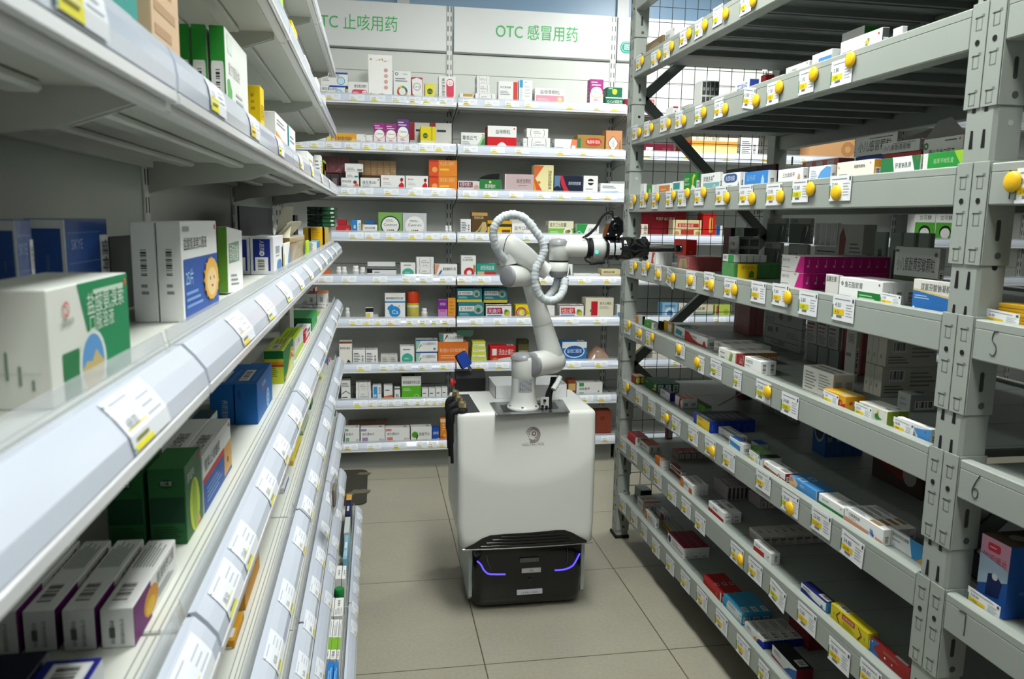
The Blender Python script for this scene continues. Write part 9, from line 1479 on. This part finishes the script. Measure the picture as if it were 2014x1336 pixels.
rt(8, 1384, 1419, 1462, 1168, ('#b8302a', ends({'F': [P([(0, 0), (1, 0), (1, 0.3), (0, 0.1)], '#c8502c'), R(0.94, 0, 1, 1, '#e0dcd6'), P([(0.7, 0.3), (0.8, 0.3), (0.75, 0.7)], '#d87a64')], 'Tc': '#a8282a', 'T': [R(0.48, 0.3, 0.62, 0.8, '#cfc8c0'), R(0.5, 0.4, 0.6, 0.7, '#3a3434')]}, '', RED)), 'red box with a small label on top', n=3, yb=1189)
rt(8, 1423, 1460, 1517, 1207, ('#3f9cc8', ends({'F': [P([(0.2, 0.1), (0.98, 0.1), (0.98, 0.9), (0.3, 0.9), (0.2, 0.5)], '#dfe6e6'), lb('西瓜霜含片', 0.3, 0.55, 0.18, '#4a5a5c', 0.5), RG(0.88, 0.3, 0.08, 0.12, '#4ab0b0'), R(0.88, 0.6, 0.96, 0.68, '#d0503c')], 'T': [R(0.72, 0.3, 0.96, 0.85, '#d8d8d4'), BC(0.74, 0.34, 0.94, 0.8)]}, '', BLU)), 'cyan box with a white label on top', n=3, yb=1237)
rt(8, 1465, 1502, 1580, 1262, (WHT, ends({'F': [P([(0.62, 0), (1, 0), (1, 0.85), (0.8, 0.75), (0.66, 0.4)], '#2338a0'), P([(0.5, 0), (0.66, 0), (0.7, 0.4), (0.6, 0.55), (0.48, 0.3)], '#d8a868'), lb('碳酸氢钠', 0.15, 0.66, 0.17, BLK, 0.4), FP(0.1, 0.5, 0.5, 0.58, 1)], 'Rc': '#1f2f98', 'R': [], 'Tc': '#c4c4c0', 'T': [BC(0.6, 0.15, 0.95, 0.85), FP(0.1, 0.2, 0.5, 0.8, 3, '#8a8c88')]}, '', BLU)), 'white box with a royal blue corner', n=4, yb=1286)
rt(8, 1519, 1567, 1600, 1318, (WHT, ends({'F': [P([(0.5, 0), (1, 0), (1, 0.9), (0.7, 0.5)], '#3a72b8'), P([(0, 0), (0.6, 0), (0.4, 0.1), (0, 0.2)], '#a8302c'), FP(0.1, 0.5, 0.4, 0.8, 3), C(0.72, 0.4, 0.1, '#2c4a94')], 'Rc': '#7c2430', 'R': [], 'Tc': '#24262c', 'T': [R(0.66, 0.3, 0.92, 0.85, '#cfcfca'), BC(0.68, 0.34, 0.9, 0.8)]}, '', NVY)), 'white box with a black top and blue wave', n=1, yb=1345); rt(8, 1530, 1568, 1620, 1305, ('#7c2a30', {'Tc': '#6c2428', 'T': [R(0.66, 0.3, 0.92, 0.85, '#b9b4b0')], 'R': []}), 'dark red box behind the black topped one', s=0.12, h=0.06)
# near bay of the rack
def nb(k, x, y, w, dp, h, des, desc, base=None, rz=0.0, mat=None):
    o = carton(w, dp, h, des[0], des[1], (x, y+w, (RDK[k]+0.0003) if base is None else base), -PI/2+rz, mat); tag(o, desc, 'box', G3); return o
q0, q1 = on_x(1918, 1180, XF+0.04), on_x(1975, 1205, XF+0.04)
hz0 = on_x(1975, 1070, XF+0.04).z
zb7 = RDK[6]
nb(6, XF+0.04, q1.y, max(q0.y-q1.y, 0.06), 0.085, max(min(hz0-zb7, 0.2), 0.10), ('#2c5fae', ends({'F': [P([(0, 0.75), (1, 0.66), (1, 1), (0, 1)], '#d9a0b8'), lb('锌咀嚼片', 0.1, 0.66, 0.1, '#b8283c', 0.82), P(rb(0.24, 0.82, 0.68, 0.93, 0.08), '#d8344a'), FP(0.3, 0.86, 0.62, 0.89, 1, '#f4d8d8'), P([(0, 0.3), (1, 0.5), (1, 0.66), (0, 0.74)], '#b8d0e6'), P([(0.3, 0.2), (0.75, 0.24), (0.82, 0.45), (0.6, 0.55), (0.34, 0.5)], '#1c2c5c'), C(0.58, 0.5, 0.10, '#e4e8ec'), FP(0.05, 0.06, 0.6, 0.16, 2, '#8fb4dc')], 'R': [RG(0.62, 0.55, 0.12, 0.2, '#4a80c4'), FP(0.3, 0.3, 0.9, 0.4, 1, '#4a80c4')], 'Tc': '#5a4a3c', 'T': [C(0.5, 0.5, 0.22, '#a8a49a')]}, '', BLU)), 'blue chewable tablets carton on the near bay beam numbered 7')
nb(6, XF+0.045, q1.y-0.12, 0.06, 0.06, 0.055, (WHT, ends({'F': [C(0.2, 0.8, 0.06, '#3a8fc8'), RG(0.55, 0.45, 0.25, 0.4, '#e8e4da')]}, '', GRY)), 'small white box right of the blue chewable tablets carton')
o = price_tag(q0.y-0.01+0.012, 0.075, RDK[6]+0.0175, '118.00', h=0.030, tilt=0.04, x=XF+0.0245); tag(o, 'white price card reading 118.00 before the blue chewable tablets carton', 'price card', 'price cards standing on the rack decks')
yb0 = on_x(1950, 600, XF+0.04).y
for i in range(3): nb(4, XF+0.036+0.001*i, yb0-0.16, 0.15-0.004*i, 0.09, 0.0125, ('#d9ab2c', {'F': [R(0, 0.45, 1, 0.55, '#b98a1c')]}), 'flat yellow box on the near bay, %s from the bottom of three' % ORD[i], base=RDK[4]+0.0003+0.0131*i)
o = price_tag(yb0-0.005, 0.075, RDK[4]+0.0155, '26.00', h=0.026, tilt=0.04, x=XF+0.0245); tag(o, 'white price card before the flat yellow boxes on the near bay', 'price card', 'price cards standing on the rack decks')
for i, (yy, zz9) in enumerate(((1.00, 0.0), (1.00, 0.1))): nb(4, XF+0.20, yy-0.11, 0.16, 0.10, 0.095, ('#6d6560', {'F': [P(rb(0.12, 0.08, 0.95, 0.92, 0.05), '#5c5654'), FP(0.2, 0.15, 0.9, 0.75, 7, '#8a8480'), lb('益气颗粒', 0.4, 0.78, 0.1, '#b8b0a8', 0.4)]}), 'dark brown framed carton on the near bay, %s of two' % ('lower' if i == 0 else 'upper'), base=RDK[4]+0.0003+zz9*0.96)
nb(5, XF+0.16, 0.98, 0.13, 0.10, 0.11, ('#d0d2cd', ends({'F': [C(0.2, 0.75, 0.12, '#4a4e50'), R(0.4, 0.6, 0.6, 0.9, '#4a4e50'), R(0.7, 0.6, 0.9, 0.9, '#4a4e50'), R(0.2, 0.35, 0.9, 0.42, '#6a6e70')]}, '', GRY)), 'grey white carton on the near bay beam numbered 6'); nb(5, XF+0.40, 0.95, 0.18, 0.12, 0.17, ('#7a2a28', {'Tc': '#d8c8b4', 'F': [R(0.05, 0.3, 0.6, 0.8, '#5c4644')]}), 'dark red carton behind the grey white one on the near bay'); nb(7, XF+0.20, 0.92, 0.16, 0.10, 0.08, ('#9a5a2c', {}), 'brown carton low on the near bay'); nb(3, XF+0.22, 1.00, 0.12, 0.10, 0.13, ('#2f7a3a', {'F': [R(0, 0.6, 1, 0.8, '#d8dcd4')]}), 'green carton high on the near bay beside the post')

# ---------------------------------------------------------------- past 300 medicine boxes: the ones that show least become one mass
_REST = set(map(int, '158 46 15 82 207 224 339 388 322 385 128 222 225 235 293 324 326 328 407 66 223 265 43 184 325 369 33 157 196 233 61 231 124 155 197 232 234 262 11 8 23 48 130 230 125 13 167 168 169 260 75 131 12 31 171 340 367 127 129 406 98 229 323 350 370 10 30 170 335 9 26 28 29 69 70 71 117 118 126 132 139 156 172 173 174 175 176 177 178 193 194 205 206 218 341 351 352 353 354 355 356 357 358 359 371 372 373 378 405 409 410 411 412 413 414'.split()))      # running numbers of those boxes
bpy.context.view_layer.update()
_rest = [o for o in list(bpy.data.objects) if o.name.startswith('medicine_box') and not o.children and int((o.name.split('.')+['0'])[1]) in _REST]
if _rest:
    mb = MB()
    for o in _rest:
        me = o.data; M = o.matrix_world; base = len(mb.v); col = me.color_attributes['Col'].data
        mb.v.extend(tuple(M @ v.co) for v in me.vertices)
        for p in me.polygons:
            mb.f.append(tuple(base+i for i in p.vertices)); c = col[p.loop_start].color; mb.c.append((c[0], c[1], c[2])); mb.m.append(0); mb.sm.append(False)
    for o in _rest:
        if o.get('label') in LABELS: LABELS.pop(o['label'], None)
        bpy.data.objects.remove(o)
    tag(mb.build('small_medicine_boxes', M_CARD), 'small half-hidden medicine boxes at the back of the shelves and rack decks', 'boxes', None, 'stuff')

# ---------------------------------------------------------------- a last look at the labels
for _l, _n in LABELS.items():
    if len(_n) > 1: print('SHARED LABEL', _l, _n)
    if not 4 <= len(_l.split()) <= 16: print('LABEL LENGTH', len(_l.split()), _l)
